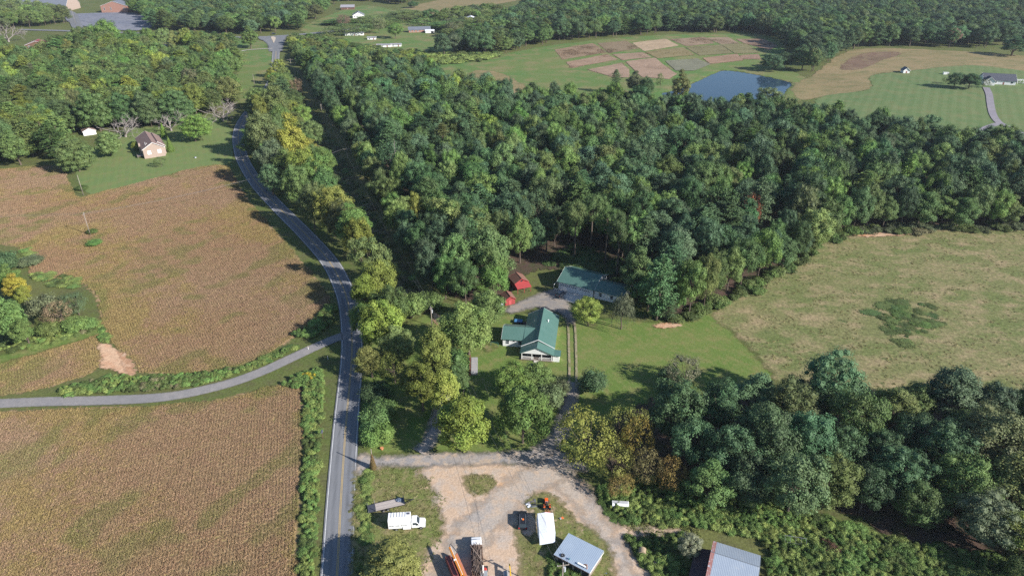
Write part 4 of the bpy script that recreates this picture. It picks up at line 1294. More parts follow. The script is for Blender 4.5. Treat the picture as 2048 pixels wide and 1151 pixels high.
WOODS = [
    # name for labels, outline, spacing, height range, kinds, tints, id
    ('the dense wood between power line and pasture', [(646, 205), (690, 268), (744, 358), (806, 476), (860, 562), (895, 598), (955, 602), (990, 588), (1008, 545), (1035, 515), (1090, 500), (1150, 490), (1230, 520), (1275, 570), (1290, 605), (1330, 632), (1385, 622), (1478, 590), (1570, 546), (1652, 488), (1710, 464), (2048, 456), (2350, 453), (2350, 345), (2048, 320), (1900, 318), (1760, 290), (1640, 264), (1500, 252), (1400, 252), (1250, 242), (1050, 226), (960, 208), (880, 192), (862, 168), (700, 150), (640, 146), (600, 136)], 10.2, (17, 27), [('round', .62), ('tall', .2), ('highcrown', .03), ('open', .05), ('pine', .05), ('bushy_pine', .05)], [('G', .27), ('DG', .18), ('BG', .17), ('MG', .17), ('OL', .11), ('YG', .06), ('GR', .03), ('RB', .01)]),
    ('the mixed wood behind the brown-roofed house', [(-330, 352), (0, 334), (112, 326), (130, 304), (160, 285), (200, 252), (330, 244), (430, 232), (466, 224), (468, 172), (480, 112), (440, 98), (300, 96), (120, 102), (60, 104), (-330, 112)], 11.5, (15, 24), [('round', .5), ('tall', .2), ('pine', .06), ('bushy_pine', .2), ('open', .04)], [('MG', .26), ('G', .22), ('OL', .22), ('YG', .13), ('GR', .08), ('BG', .07), ('YL', .02)]),
    ('the wood before the far large building', [(-260, 72), (30, 62), (100, 55), (140, 46), (120, 38), (60, 28), (0, 24), (-260, 34)], 14, (14, 24), [('round', .8), ('open', .2)], [('MG', .3), ('OL', .4), ('GR', .15), ('G', .15)]),
    ('the far wood beyond the crossroads', [(255, 22), (300, 38), (310, 60), (420, 66), (500, 70), (530, 66), (600, 60), (640, 32), (660, 14), (700, -6), (640, -45), (240, -45)], 14, (15, 22), [('round', .55), ('tall', .25), ('pine', .1), ('bushy_pine', .1)], [('MG', .24), ('G', .3), ('BG', .2), ('OL', .2), ('YG', .06)]),
    ('the far wood along the trial plots', [(870, 112), (960, 114), (1100, 88), (1330, 66), (1500, 64), (1560, 78), (1590, 110), (1592, 152), (1640, 140), (1690, 103), (1760, 94), (1900, 97), (1960, 100), (2048, 84), (2400, 90), (2400, -62), (1150, -62), (1180, -10), (1060, 20), (1000, 55), (950, 92)], 13.5, (15, 24), [('round', .66), ('tall', .2), ('pine', .07), ('bushy_pine', .07)], [('BG', .3), ('DG', .2), ('G', .24), ('OL', .16), ('GR', .06), ('MG', .03), ('RB', .01)]),
    ('the far wood behind the hamlet', [(690, 4), (760, 2), (800, 14), (870, -6), (1000, -32), (1150, -36), (1150, -62), (640, -62)], 15, (15, 22), [('round', .7), ('tall', .3)], [('BG', .3), ('G', .4), ('OL', .3)]),
    ('the strip between road and power line', [(500, 215), (560, 150), (585, 180), (602, 275), (650, 390), (702, 490), (745, 580), (765, 640), (752, 690), (738, 690), (733, 600), (706, 535), (656, 482), (596, 425), (545, 370), (512, 318), (500, 270)], 9.5, (12, 18), [('round', .7), ('tall', .3)], [('MG', .3), ('OL', .3), ('YG', .2), ('G', .2)]),
    ('the scrub below the far hamlet', [(575, 84), (640, 82), (690, 96), (740, 112), (860, 120), (862, 165), (700, 146), (600, 132)], 9.0, (6, 12), [('round', .7), ('tall', .3)], [('MG', .35), ('OL', .3), ('YG', .15), ('G', .2)]),
    ('the gardens of the far hamlet', [(625, 55), (665, 40), (680, 52), (740, 44), (800, 34), (880, 48), (960, 60), (1000, 85), (940, 98), (860, 85), (800, 90), (720, 84), (650, 72)], 34, (6, 12), [('round', .6), ('open', .4)], [('MG', .35), ('OL', .35), ('GR', .15), ('G', .15)]),
    ('the grove below the pasture', [(1290, 905), (1330, 830), (1450, 830), (1700, 812), (2048, 830), (2300, 850), (2400, 1290), (1980, 1090), (1700, 990), (1560, 975), (1420, 955)], 8.5, (10, 16), [('round', 1.0)], [('DG', .4), ('G', .3), ('OL', .2), ('BG', .1)]),
    ('the far scrub beside the white house', [(880, 30), (960, 22), (1010, 18), (1000, 50), (960, 85), (880, 75), (900, 50)], 13, (7, 13), [('round', .7), ('open', .3)], [('MG', .3), ('OL', .4), ('GR', .15), ('G', .15)]),
]
# tall trunks behind the garage and the evergreens at the wood edge
for bx, by, hh, rr, lb in [(1148, 517, 25, 5.5, 'tall bare-trunked tree directly behind the left end of the garage'), (1181, 501, 25, 6, 'tall leaning-trunked tree second behind the garage'), (1209, 533, 26, 5, 'tall bare-trunked tree third behind the garage'), (1233, 556, 27, 5.5, 'tall bare-trunked tree behind the garage gable'), (1254, 557, 26, 5, 'tall bare-trunked tree behind the right end of the garage')]:
    base(bx, by, hh, rr, 'highcrown', 'G', lb)
base(1313, 640, 25, 6.5, 'bushy_pine', (.07, .115, .05), 'big white-green pine at the wood edge right of the garage', None, 0)
base(1282, 560, 26, 5.5, 'pine', (.07, .11, .05), 'tall feathery pine behind the garage right end')
base(1352, 622, 12, 4.0, 'round', 'MG', 'green tree at the wood corner by the leaning dead trunk')
base(1335, 640, 9, 3.2, 'bushy_pine', 'PN', 'young evergreen at the wood corner by the clay scrape')
base(1420, 600, 20, 6.5, 'round', 'G', 'green tree at the wood edge above the lawn')
base(1480, 575, 20, 7, 'round', 'G', 'tall green tree at the wood edge where lawn meets pasture')
base(1505, 470, 26, 7, 'bushy_pine', (.075, .12, .055), 'large feathery pine rising above the wood by the pasture')
tree(1508, 425, 18, 4.5, 'open', (.20, .07, .04), 'small red-leaved tree in the wood near the pasture')
tree(905, 515, 20, 6.5, 'round', 'G', 'tall green tree at the wood corner above the red sheds')
tree(985, 540, 17, 6.0, 'round', 'MG', 'bright green tree right above the left red shed')
tree(930, 560, 15, 6.0, 'round', 'G', 'green tree at the wood corner behind the olive tree')
tree(1040, 470, 19, 5.5, 'tall', 'MG', 'light green tree at the wood edge behind the red sheds')
tree(835, 420, 17, 4.0, 'round', (.13, .125, .03), 'golden-topped tree on the wood edge above the corridor')

def front_place(X, Y):
    marks = [('beside the big edge pine', at(1300, 615)), ('above the clay scrape on the lawn', at(1340, 640)), ('at the leaning dead trunk', at(1380, 622)), ('on the lawn front of the wood', at(1430, 605)), ('on the wood front where lawn meets pasture', at(1480, 580)), ('on the wood front at the pasture corner', at(1540, 550)), ('on the wood front halfway up the pasture', at(1600, 510)), ('on the wood front just before the clay bank', at(1660, 472)), ('right above the clay bank', at(1770, 457)), ('on the wood front past the clay bank', at(1880, 455)), ('on the wood front at the far end of the pasture', at(2000, 452)),
             ('on the wood front near the upper corridor pole', at(690, 245)), ('on the wood front facing the crossarm pole', at(725, 310)), ('on the wood front below the bare dead pine', at(765, 390)), ('on the wood front in the lower corridor', at(805, 480)), ('on the wood front near the short pole', at(855, 562)), ('at the lower tip of the wood by the lawn', at(920, 602)),
             ('behind the larger red shed', at(1065, 518)), ('behind the left end of the garage', at(1110, 495)), ('behind the first tall trunks', at(1160, 480)), ('behind the garage gable', at(1220, 497)), ('behind the right end of the garage', at(1275, 540))]
    return min(marks, key=lambda m: (m[1][0] - X) ** 2 + (m[1][1] - Y) ** 2)[0]

# closed front of the wood: trees leafed to the ground
def edge_row(pix, step, hr, rr, tints, label, group):
    L = smooth_line([at(*p) for p in pix], 8)
    seg = np.concatenate([[0], np.cumsum(np.hypot(*(L[1:] - L[:-1]).T))])
    t = np.arange(step * .5, seg[-1], step)
    for k, q in enumerate(t):
        X = float(np.interp(q, seg, L[:, 0]) + rng.normal() * 1.2)
        Y = float(np.interp(q, seg, L[:, 1]) + rng.normal() * 1.2)
        tn = tints[int(rng.integers(len(tints)))]
        if any((X - a) ** 2 + (Y - b) ** 2 < (.45 * c + 1.5) ** 2 for a, b, c in placed):
            continue
        plant('round' if rng.random() < .75 else 'tall', X, Y, hr[0] + (hr[1] - hr[0]) * rng.random(), rr[0] + (rr[1] - rr[0]) * rng.random(), tn, label.format(TINT_W[tn], front_place(X, Y)), group, variant=None)
TINT_W = dict(G='deep green', DG='dark green', BG='blue-green', MG='bright green', OL='olive', YG='yellow-green', GR='grey-green')
edge_row([(1272, 588), (1296, 622), (1345, 636), (1400, 616), (1470, 584), (1560, 540), (1640, 481), (1700, 461), (1860, 455), (2060, 451)], 8.0, (14, 22), (5.2, 7.4), ['G', 'G', 'BG', 'MG', 'OL', 'DG'], '{0} low-leafed tree {1}', 'front row of the wood towards lawn and pasture')
edge_row([(668, 232), (704, 290), (754, 372), (810, 485), (862, 566), (895, 598), (945, 602)], 9.5, (14, 20), (5.2, 7.0), ['G', 'DG', 'BG', 'MG', 'OL'], '{0} low-leafed tree {1}', 'corridor side row of the wood')
edge_row([(1060, 520), (1100, 498), (1160, 480), (1230, 500), (1280, 545)], 6.5, (14, 20), (4.6, 6.0), ['G', 'DG', 'DG', 'BG'], '{0} shaded tree {1}', 'shaded trees behind the garage')

allx = []
for w, (nm, pix, sp, hr, kinds, tints) in enumerate(WOODS):
    X, Y = sow(pix, sp)
    n = len(X)
    kk = rng.choice(len(kinds), n, p=np.array([k[1] for k in kinds]) / sum(k[1] for k in kinds))
    patch = vnoise(X, Y, 45, w)
    tw = np.array([t[1] for t in tints]) / sum(t[1] for t in tints)
    cum = np.cumsum(tw)
    u = np.clip(.45 * patch + .55 * rng.random(n), 0, .999)
    u = rng.random(n) * .6 + u * .4
    tt = np.minimum(np.searchsorted(cum, u), len(tints) - 1)
    hs = hr[0] + (hr[1] - hr[0]) * (.6 * rng.random(n) + .4 * vnoise(X, Y, 30, w + 9))
    for i in range(n):
        allx.append((X[i], Y[i], hs[i], sp * (.52 + .46 * rng.random() ** 1.2) * (.85 + .25 * (hs[i] - hr[0]) / (hr[1] - hr[0])), kinds[kk[i]][0], tints[tt[i]][0], w))

def in_view(X, Y, Z, m=10):
    d = CAM_H - Z
    zz = Y * CP + d * SP
    if zz < 1:
        return False
    u = 1024 + FPX * X / zz
    v = 575.5 + FPX * (d * CP - Y * SP) / zz
    return -m < u < 2048 + m and -m < v < 1151 + m

def place(X, Y, w):
    """where in its wood a tree stands, by things one can find"""
    if w:
        return 'in ' + WOODS[w][0]
    marks = [('in the wood above the red sheds', at(960, 560)), ('in the wood right behind the garage', at(1180, 470)), ('in the wood behind the big edge pine', at(1330, 560)), ('in the wood where lawn meets pasture', at(1470, 520)), ('in the wood above the clay bank', at(1720, 430)), ('in the wood along the far pasture edge', at(1930, 420)),
             ('on the wood edge beside the lower corridor', at(830, 510)), ('on the wood edge beside the corridor poles', at(740, 340)), ('in the wood near the bare dead pine', at(830, 370)), ('in the middle of the dense wood', at(1050, 380)), ('deep in the wood behind the tall trunks', at(1210, 400)), ('in the wood above the red-leaved tree', at(1480, 390)), ('in the wood below the pond', at(1450, 300)), ('in the wood below the striped hill', at(1800, 340))]
    return min(marks, key=lambda m: (m[1][0] - X) ** 2 + (m[1][1] - Y) ** 2)[0]

TINT_WORD = dict(G='deep green', DG='dark green', BG='blue-green', MG='bright green', OL='olive', YG='yellow-green', GR='grey-green', RB='reddish brown', YL='yellow', PN='green')
KIND_WORD = dict(round='round-crowned', tall='tall narrow', highcrown='high-crowned', open='thin-leaved', pine='tall pine', bushy_pine='feathery pine')
allx.sort(key=lambda t: t[0] ** 2 + t[1] ** 2 + 8000)
n_broad = sum(1 for o in COL.objects if o.name.startswith('broadleaf_tree'))
n_pine = sum(1 for o in COL.objects if o.name.startswith('pine_tree'))
rest = []
for (X, Y, hh, rr, k, t, w) in allx:
    pineq = k in ('pine', 'bushy_pine')
    ok = in_view(X, Y, hz(X, Y) + hh * .8, 0)
    if ok and ((pineq and n_pine < 120) or (not pineq and n_broad < 295)):
        size = 'small' if rr < 5.2 else ('broad' if rr > 7.0 else 'middling')
        pl = place(X, Y, w)
        lb = f'{size} {TINT_WORD[t]} {KIND_WORD[k]} tree {pl}' if not pineq else f'{size} {TINT_WORD[t]} {KIND_WORD[k]} {pl}'
        plant(k, X, Y, hh, rr, t, lb, 'trees of ' + WOODS[w][0], keep=False)
        if pineq:
            n_pine += 1
        else:
            n_broad += 1
    else:
        rest.append((X, Y, hh, rr, k, t))
kinds_ = [(k, i) for k in ('round', 'tall', 'highcrown', 'open', 'pine', 'bushy_pine') for i in range(len(PROTO[k]))]
first = {}
for j, (k, i) in enumerate(kinds_):
    first.setdefault(k, []).append(j)
WOOD_SRC = source_collection('wood_plants', [joined(k, i) for k, i in kinds_])
n = len(rest)
XY = np.array([(a[0], a[1]) for a in rest])
P = np.column_stack([XY, height(XY[:, 0], XY[:, 1])])
idx = np.array([first[a[4]][int(rng.integers(len(first[a[4]])))] for a in rest])
scl = np.array([(a[3] / PROTO[kinds_[j][0]][kinds_[j][1]]['R'], a[3] / PROTO[kinds_[j][0]][kinds_[j][1]]['R'], a[2] / PROTO[kinds_[j][0]][kinds_[j][1]]['H']) for a, j in zip(rest, idx)])
rot = np.column_stack([rng.normal(size=n) * .03, rng.normal(size=n) * .03, rng.random(n) * 6.283])
tin = np.clip(np.array([tinted(a[5]) for a in rest]), .004, .5)
scatter('woodland', P, rot, scl, idx, tin, WOOD_SRC, 'unbroken mass of mixed woodland filling the distance', 'woodland')

# ------------------------------------------------------------------ crops in rows
def rows(poly, ang, pitch, step, r=rng):
    A = np.array(poly)
    c, s = math.cos(ang), math.sin(ang)
    u = A @ np.array([c, s])
    v = A @ np.array([-s, c])
    U, V_ = np.meshgrid(np.arange(u.min(), u.max(), step), np.arange(v.min(), v.max(), pitch))
    U = (U + r.normal(size=U.shape) * step * .3).ravel()
    V_ = (V_ + r.normal(size=V_.shape) * .05).ravel() + .35 * np.sin(U / 23)
    X, Y = U * c - V_ * s, U * s + V_ * c
    # leave out what the camera could never see from round here
    k = (np.abs(X) < Y * .86 + 40) & (Y > 70)
    X, Y = X[k], Y[k]
    d = sdf(X, Y, poly) + (vnoise(X, Y, 5, 3) - .5) * 2.2
    k = d > 0
    return X[k], Y[k], d[k]

CROP_SRC = source_collection('soybean_plants', [(lambda g_: g_.mesh('soybean_plant', CROP))(tuft(300 + i, .32, .5, 28, .23)) for i in range(4)])
ROW_NEAR = math.atan2(*(np.array(at(600, 820)) - np.array(at(598, 1151)))[::-1])
ROW_MID = math.atan2(*(np.array(at(262, 520)) - np.array(at(300, 600)))[::-1])
BRN, YLW, GRN, PNK = np.array((.365, .24, .14)), np.array((.345, .28, .095)), np.array((.21, .22, .075)), np.array((.38, .265, .175))
for poly, ang, lb in ((fields[0], ROW_MID, 'ripening brown and yellow soybeans in the large field by the bend'), (fields[1], ROW_MID, 'ripening soybeans in the small strip above the side road'), (fields[2], ROW_NEAR, 'ripening brown soybeans in the near field below the side road')):
    X, Y, d = rows(poly, ang, .76, .55)
    n = len(X)
    a = vnoise(X, Y, 26, 1) * .5 + vnoise(X, Y, 9, 2) * .32 + vnoise(X, Y, 3, 4) * .18
    e = np.exp(-d / 5.0)
    yl = np.clip(sstep(a + .3 * e + .06 * rng.normal(size=n), .58, .82), 0, 1)
    gr = np.clip(sstep(vnoise(X, Y, 17, 6) * .7 + vnoise(X, Y, 5, 7) * .3 + .18 * e, .74, .88), 0, 1)
    U_, W_v = X * .5 + Y * .866, Y * .5 - X * .866              # drifts of greener plants along the slope
    band = vnoise(U_ * .45, W_v * 1.6, 12, 15) * .65 + vnoise(X, Y, 4, 16) * .35
    gr = np.maximum(gr, .75 * sstep(band + .12 * e, .62, .8))
    pk = vnoise(X, Y, 30, 8)[:, None]
    T = BRN * (1 - pk) + PNK * pk
    T = T * (1 - yl[:, None] * .6) + YLW * yl[:, None] * .6
    T = T * (1 - gr[:, None] * .8) + GRN * gr[:, None] * .8
    T = np.clip(T * .84 * (1 + .07 * rng.normal(size=(n, 1))), .02, .6)
    P = np.column_stack([X, Y, height(X, Y) + .02])
    sc = (.85 + .3 * rng.random(n)) * (.85 + .3 * a)
    scatter('soybean_crop', P, np.column_stack([np.zeros(n), np.zeros(n), rng.random(n) * 6.283]), np.column_stack([sc, sc, sc]), rng.integers(0, 4, n), T, CROP_SRC, lb, 'crop')

# dry stalks on the trial plots
PS = []
for poly, tone in zip(plot_world, PLOT_TONE):
    if tone in (PLOT_TONE[2], PLOT_TONE[13]):
        continue
    X, Y, d = rows(poly, R(-8), 1.5, 1.3)
    dark = sstep(vnoise(X, Y, 16, 12) * .6 + vnoise(X, Y, 5, 13) * .4, .45, .7)
    PS.append(np.column_stack([X, Y, np.tile(tone, (len(X), 1)) * (1.15 - .4 * dark[:, None]) * np.array([1, 1 + .0, 1]), dark]))
PS = np.concatenate(PS)
n = len(PS)
sc = 1.5 + .8 * rng.random(n) + PS[:, 5] * .9
scatter('dry_crop_stalks', np.column_stack([PS[:, 0], PS[:, 1], height(PS[:, 0], PS[:, 1])]), np.column_stack([np.zeros(n), np.zeros(n), rng.random(n) * 6.283]), np.column_stack([sc, sc, sc * .55]), rng.integers(0, 4, n), np.clip(PS[:, 2:5] * 1.15 * (1 + .15 * rng.normal(size=(n, 1))), .02, .6), CROP_SRC, 'dry brown stalks standing on the far trial plots', 'crop')

# tussocks on the pasture
GRASS_SRC = source_collection('grass_plants', [(lambda g_: g_.mesh('grass_tuft', CROP))(tuft(320 + i, .38, .42, 14, .34)) for i in range(3)])
A = np.array(PASTURE_W)
n = 16000
X = rng.uniform(60, 330, n)
Y = rng.uniform(130, 300, n)
k = (sdf(X, Y, PASTURE_W) > 1) & (X < Y * .86 + 20)
strk = vnoise(X * .94 + Y * .34, (Y * .94 - X * .34) * 2.4, 9, 21)
k &= (strk + .25 * rng.random(n)) > .62
X, Y = X[k], Y[k]
n = len(X)
cmix = vnoise(X, Y, 22, 22)[:, None] * .7 + .3 * rng.random((n, 1))
T = np.array((.17, .17, .065)) * (1 - cmix) + np.array((.30, .25, .13)) * cmix
sc = .6 + .8 * rng.random(n)
pcx, pcy = at(1805, 640)
near_ = np.hypot((X - pcx) / 13, (Y - pcy) / 13) < 1
scatter('pasture_tussocks', np.column_stack([X, Y, height(X, Y)]), np.column_stack([np.zeros(n), np.zeros(n), rng.random(n) * 6.283]), np.column_stack([sc, sc, sc * .4]), rng.integers(0, 3, n), np.clip(T * (1 + .15 * rng.normal(size=(n, 1))), .02, .5), GRASS_SRC, 'tufts of dry grass scattered over the pasture', 'grass')

# loose grass over the yard
def loose_grass(name, pix, n, sc0, label, tint=((.14, .19, .05), (.24, .21, .10))):
    pts = [at(x, y) for x, y in pix]
    A = np.array(pts)
    X = rng.uniform(A[:, 0].min(), A[:, 0].max(), n)
    Y = rng.uniform(A[:, 1].min(), A[:, 1].max(), n)
    d = sdf(X, Y, pts)
    cl = vnoise(X, Y, 2.2, 41) * .6 + vnoise(X, Y, .8, 42) * .4
    k = (d + (cl - .5) * 5 > 0) & (cl > .42)
    X, Y, cl = X[k], Y[k], cl[k]
    m = len(X)
    mx = np.clip(vnoise(X, Y, 4, 43) * .8 + .3 * rng.random(m) - .05, 0, 1)[:, None]
    T = np.array(tint[0]) * (1 - mx) + np.array(tint[1]) * mx
    sc = sc0 * (.5 + .9 * rng.random(m))
    return scatter(name, np.column_stack([X, Y, height(X, Y) + .08]), np.column_stack([np.zeros(m), np.zeros(m), rng.random(m) * 6.283]), np.column_stack([sc, sc, sc * .7]), rng.integers(0, 3, m), np.clip(T * (1 + .15 * rng.normal(size=(m, 1))), .02, .5), GRASS_SRC, label, 'grass')
loose_grass('verge_grass', [(712, 945), (735, 935), (850, 942), (880, 1000), (890, 1060), (870, 1110), (850, 1151), (850, 1250), (706, 1250), (710, 1000)], 9000, .75, 'loose tufted grass round the box truck and trailer')
loose_grass('patch_grass', [(1060, 995), (1090, 985), (1120, 1005), (1150, 1040), (1180, 1060), (1215, 1090), (1225, 1151), (1220, 1230), (1050, 1230), (1060, 1151), (1048, 1090), (1075, 1062), (1070, 1030), (1052, 1010)], 5000, .75, 'loose tufted grass round the tent and blue-roofed shed')
loose_grass('island_grass', [(925, 958), (955, 950), (985, 957), (992, 966), (975, 985), (955, 990), (935, 975)], 700, .8, 'tufts on the small grass island in the yard')
loose_grass('path_grass', [(1235, 1040), (1350, 1050), (1400, 1062), (1385, 1080), (1260, 1076)], 1200, .8, 'tufts along the dirt path to the barn')

# ---- weeds and brush nobody could count
BUSH_SRC = source_collection('weed_plants', [joined('shrub', i) for i in range(3)])
def weeds(name, pix, sp, hs, tints, label, keep=1.0, line=False):
    X, Y = sow(pix, sp, .6, False)
    ok = far_from_line(X, Y, MAIN, 5.2) & far_from_line(X, Y, SIDE, 3.6)
    X, Y = X[ok], Y[ok]
    k = rng.random(len(X)) < keep
    X, Y = X[k], Y[k]
    n = len(X)
    tt = np.array([TINTS[t] if isinstance(t, str) else t for t in tints])
    ii = np.minimum((np.clip(vnoise(X, Y, 6, 31) * .65 + .35 * rng.random(n), 0, .999) * len(tt)).astype(int), len(tt) - 1)
    T = np.clip(tt[ii] * 1.22 * (1 + .18 * rng.normal(size=(n, 1))), .01, .5)
    hh = hs[0] + (hs[1] - hs[0]) * (.5 * rng.random(n) + .5 * vnoise(X, Y, 5, 33))
    w_ = sp * (.45 + 1.0 * rng.random(n) ** 1.4) * (.75 + .5 * vnoise(X, Y, 4, 35)) / 1.3
    return scatter(name, np.column_stack([X, Y, height(X, Y)]), np.column_stack([np.zeros(n), np.zeros(n), rng.random(n) * 6.283]), np.column_stack([w_, w_, hh / 2.0]), rng.integers(0, 3, n), T, BUSH_SRC, label, 'weeds')

WG, WY, WB = (.12, .195, .055), (.175, .225, .065), (.17, .16, .085)
weeds('ditch_weeds', [(610, 745), (640, 738), (648, 770), (642, 850), (638, 950), (634, 1050), (628, 1151), (625, 1330), (598, 1330), (602, 1151), (606, 1000), (610, 880), (608, 800)], 1.0, (.6, 1.9), [WG, WG, WY, WG, 'OL'], 'tall weeds filling the ditch between field and road', .95)
weeds('goldenrod_weeds', [(565, 770), (590, 752), (625, 738), (640, 745), (640, 775), (612, 780), (590, 778)], 1.1, (.7, 2.2), [(.32, .26, .03), WG, 'OL', (.22, .2, .04)], 'yellow-flowering weeds at the corner of the near field', .85)
weeds('roadside_weeds', [(120, 778), (200, 756), (262, 754), (300, 752), (400, 748), (480, 736), (560, 704), (592, 690), (600, 700), (540, 728), (460, 757), (380, 776), (260, 784), (120, 792)], 1.1, (.5, 1.8), [WG, WY, WG, 'OL', WB], 'weedy bank above the side road', .9)
weeds('corner_brush', [(585, 672), (620, 655), (650, 620), (668, 600), (672, 640), (660, 655), (620, 676)], 1.6, (1.0, 2.8), ['G', WG, 'OL'], 'brush in the corner between the two roads')
weeds('bank_weeds', [(1190, 975), (1240, 960), (1330, 955), (1420, 975), (1560, 1010), (1700, 1050), (1800, 1085), (2048, 1120), (2200, 1170), (2200, 1330), (1530, 1330), (1530, 1080), (1440, 1062), (1370, 1052), (1290, 1050), (1240, 1035), (1205, 1005)], 1.05, (.5, 2.0), [WG, WG, WY, 'MG', 'OL'], 'thick green weeds covering the bank below the grove', .93)
weeds('barnside_weeds', [(1255, 1080), (1300, 1072), (1370, 1070), (1385, 1090), (1380, 1151), (1380, 1330), (1330, 1330), (1300, 1151), (1275, 1115)], 1.25, (.5, 2.0), [WG, 'MG', WY, 'OL'], 'weeds between the gravel track and the barn', .8)
weeds('shed_weeds', [(1100, 1108), (1125, 1112), (1180, 1148), (1195, 1165), (1180, 1250), (1100, 1250), (1092, 1140)], 1.1, (.6, 1.8), [WG, WG, 'MG', (.32, .28, .03)], 'leafy weeds along the low side of the blue-roofed shed', .9)
weeds('verge_weeds', [(720, 945), (740, 938), (742, 1000), (735, 1080), (730, 1151), (728, 1300), (708, 1300), (712, 1151), (714, 1020)], 1.2, (.3, 1.1), [WG, WY, 'MG'], 'rank grass and weeds along the yard side of the road', .8)
weeds('lane_hedge_weeds', [(726, 880), (735, 770), (770, 765), (785, 800), (778, 870), (755, 890)], 1.6, (.8, 2.2), ['G', WG, 'MG'], 'weeds under the hedge between road and lawn', .8)
weeds('wood_floor_growth', [(1075, 530), (1100, 505), (1170, 490), (1260, 540), (1300, 600), (1280, 600), (1250, 575), (1200, 550), (1120, 535)], 3.4, (.8, 3.2), ['DG', 'G', 'G', 'OL'], 'shaded undergrowth among the tall trunks behind the garage', .6)
weeds('gully_weeds', [(190, 655), (204, 655), (222, 685), (215, 692), (198, 680)], 1.2, (.4, 1.2), [WG, WY], 'green weeds above the sandy washout', .8)
weeds('corridor_weeds', [(618, 205), (650, 260), (700, 345), (770, 470), (850, 590), (905, 615), (850, 622), (780, 570), (720, 460), (660, 350), (615, 250)], 2.4, (.4, 1.6), [WG, 'OL', WB, 'G'], 'rough growth under the power line', .6)
weeds('pasture_bush_patch', [(1755, 625), (1790, 612), (1835, 618), (1862, 640), (1850, 665), (1800, 678), (1775, 660)], 1.6, (.2, .7), ['MG', 'OL', 'MG', 'G'], 'dark green patch of low bushes in the pasture', .26)
weeds('pasture_bush_fringe', [(1735, 615), (1800, 600), (1870, 612), (1885, 650), (1860, 685), (1790, 690), (1745, 665)], 3.2, (.15, .55), ['G', 'OL', 'OL'], 'scattered low growth round the bush patch in the pasture', .35)
weeds('wood_edge_brush', [(1345, 640), (1400, 620), (1470, 585), (1560, 540), (1640, 482), (1700, 462), (1720, 468), (1650, 495), (1570, 550), (1480, 600), (1410, 632), (1360, 650)], 3.0, (1.5, 4.5), ['G', 'MG', 'OL', 'G'], 'brush along the edge of the wood', .9)
weeds('far_wood_edge_brush', [(1720, 458), (2048, 448), (2300, 446), (2300, 452), (2048, 461), (1720, 470)], 3.0, (1.0, 4.0), [WB, 'GR', 'OL', 'G'], 'dry brush at the top edge of the pasture', .75)
weeds('fence_weeds', [(1195, 985), (1212, 985), (1228, 1022), (1262, 1046), (1240, 1052), (1215, 1035)], 1.2, (.3, 1.0), [WG, 'MG', 'OL'], 'weeds round the white truck cap', .7)
weeds('plot_margin_scrub', [(600, 84), (680, 84), (760, 100), (850, 108), (960, 104), (1000, 112), (960, 125), (850, 130), (700, 112), (600, 104)], 6.0, (2.0, 6.0), ['MG', 'OL', WY, 'G'], 'scrub between the hamlet and the wood', .8)
weeds('corner_field_edge', [(40, 500), (70, 495), (75, 520), (60, 545), (150, 555), (165, 575), (120, 575), (60, 560)], 1.8, (.4, 1.2), [WG, WY, 'OL'], 'green growth at the field edge beside the left clump', .7)
weeds('clump_edge_weeds', [(-40, 690), (60, 680), (130, 665), (195, 640), (205, 655), (130, 682), (60, 698), (-40, 712)], 1.4, (.4, 1.6), [WG, WY, 'OL', WB], 'weeds at the foot of the left clump', .8)
# ------------------------------------------------------------------ building kit
WHITE = mat('white_siding', (.78, .78, .77), (.70, .70, .69), .8, .6, .3, ribs=(2, .22, .012))
WHITE_TRIM = mat('white_trim', (.82, .82, .81), (.74, .74, .73), 2, .5, .3)
GREEN_ROOF = mat('green_metal_roof', (.068, .145, .122), (.085, .165, .14), .35, .42, .5, .0, ribs=(1, .45, .03))
GREEN_ROOF_X = mat('green_metal_roof_cross', (.068, .145, .122), (.085, .165, .14), .35, .42, .5, .0, ribs=(0, .45, .03))
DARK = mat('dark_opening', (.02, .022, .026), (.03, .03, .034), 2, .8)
CONC = mat('concrete', (.55, .52, .47), (.48, .46, .42), 1.0, .9, .2, 0, .01, 9)
RED = mat('red_boards', (.34, .055, .055), (.27, .055, .053), 1.3, .75, .2, ribs=(0, .3, .02), wear=((.33, .12, .09), 2.5, .62))
RUST = mat('rusty_tin', (.24, .12, .085), (.18, .10, .08), .9, .8, .2, ribs=(0, .35, .03), wear=((.32, .28, .26), 1.2, .60))
BLUE_TIN = mat('blue_grey_tin', (.36, .44, .54), (.41, .49, .58), .4, .38, .5, .25, ribs=(0, .38, .025), wear=((.28, .34, .42), .7, .66))
BARN_TIN = mat('barn_tin', (.36, .42, .50), (.42, .48, .55), .35, .4, .5, .3, ribs=(0, .33, .03), wear=((.46, .50, .54), .6, .60))
RUST_TIN = mat('rusted_tin_edge', (.30, .12, .11), (.36, .22, .20), 1.6, .8, .2, 0, ribs=(0, .33, .03), wear=((.40, .44, .50), 1.6, .56))
WOOD = mat('grey_timber', (.27, .23, .2), (.2, .17, .15), 2.5, .85, .1, 0, .02, 12)
WOOD_BROWN = mat('brown_timber', (.16, .09, .065), (.11, .065, .05), 2.5, .85, .1, 0, .02, 12)
BRICK = mat('brick', (.34, .19, .145), (.29, .16, .125), 1.4, .9, .15, ribs=(2, .16, .01))
TAN_BRICK = mat('tan_brick', (.37, .29, .245), (.31, .24, .205), 1.4, .9, .15, ribs=(2, .16, .01))
BROWN_ROOF = mat('brown_shingles', (.25, .17, .15), (.20, .14, .125), 1.1, .9, .15, 0, .02, 7)
GREY_ROOF = mat('grey_shingles', (.15, .165, .20), (.11, .125, .155), .8, .9, .2, 0, .02, 6)
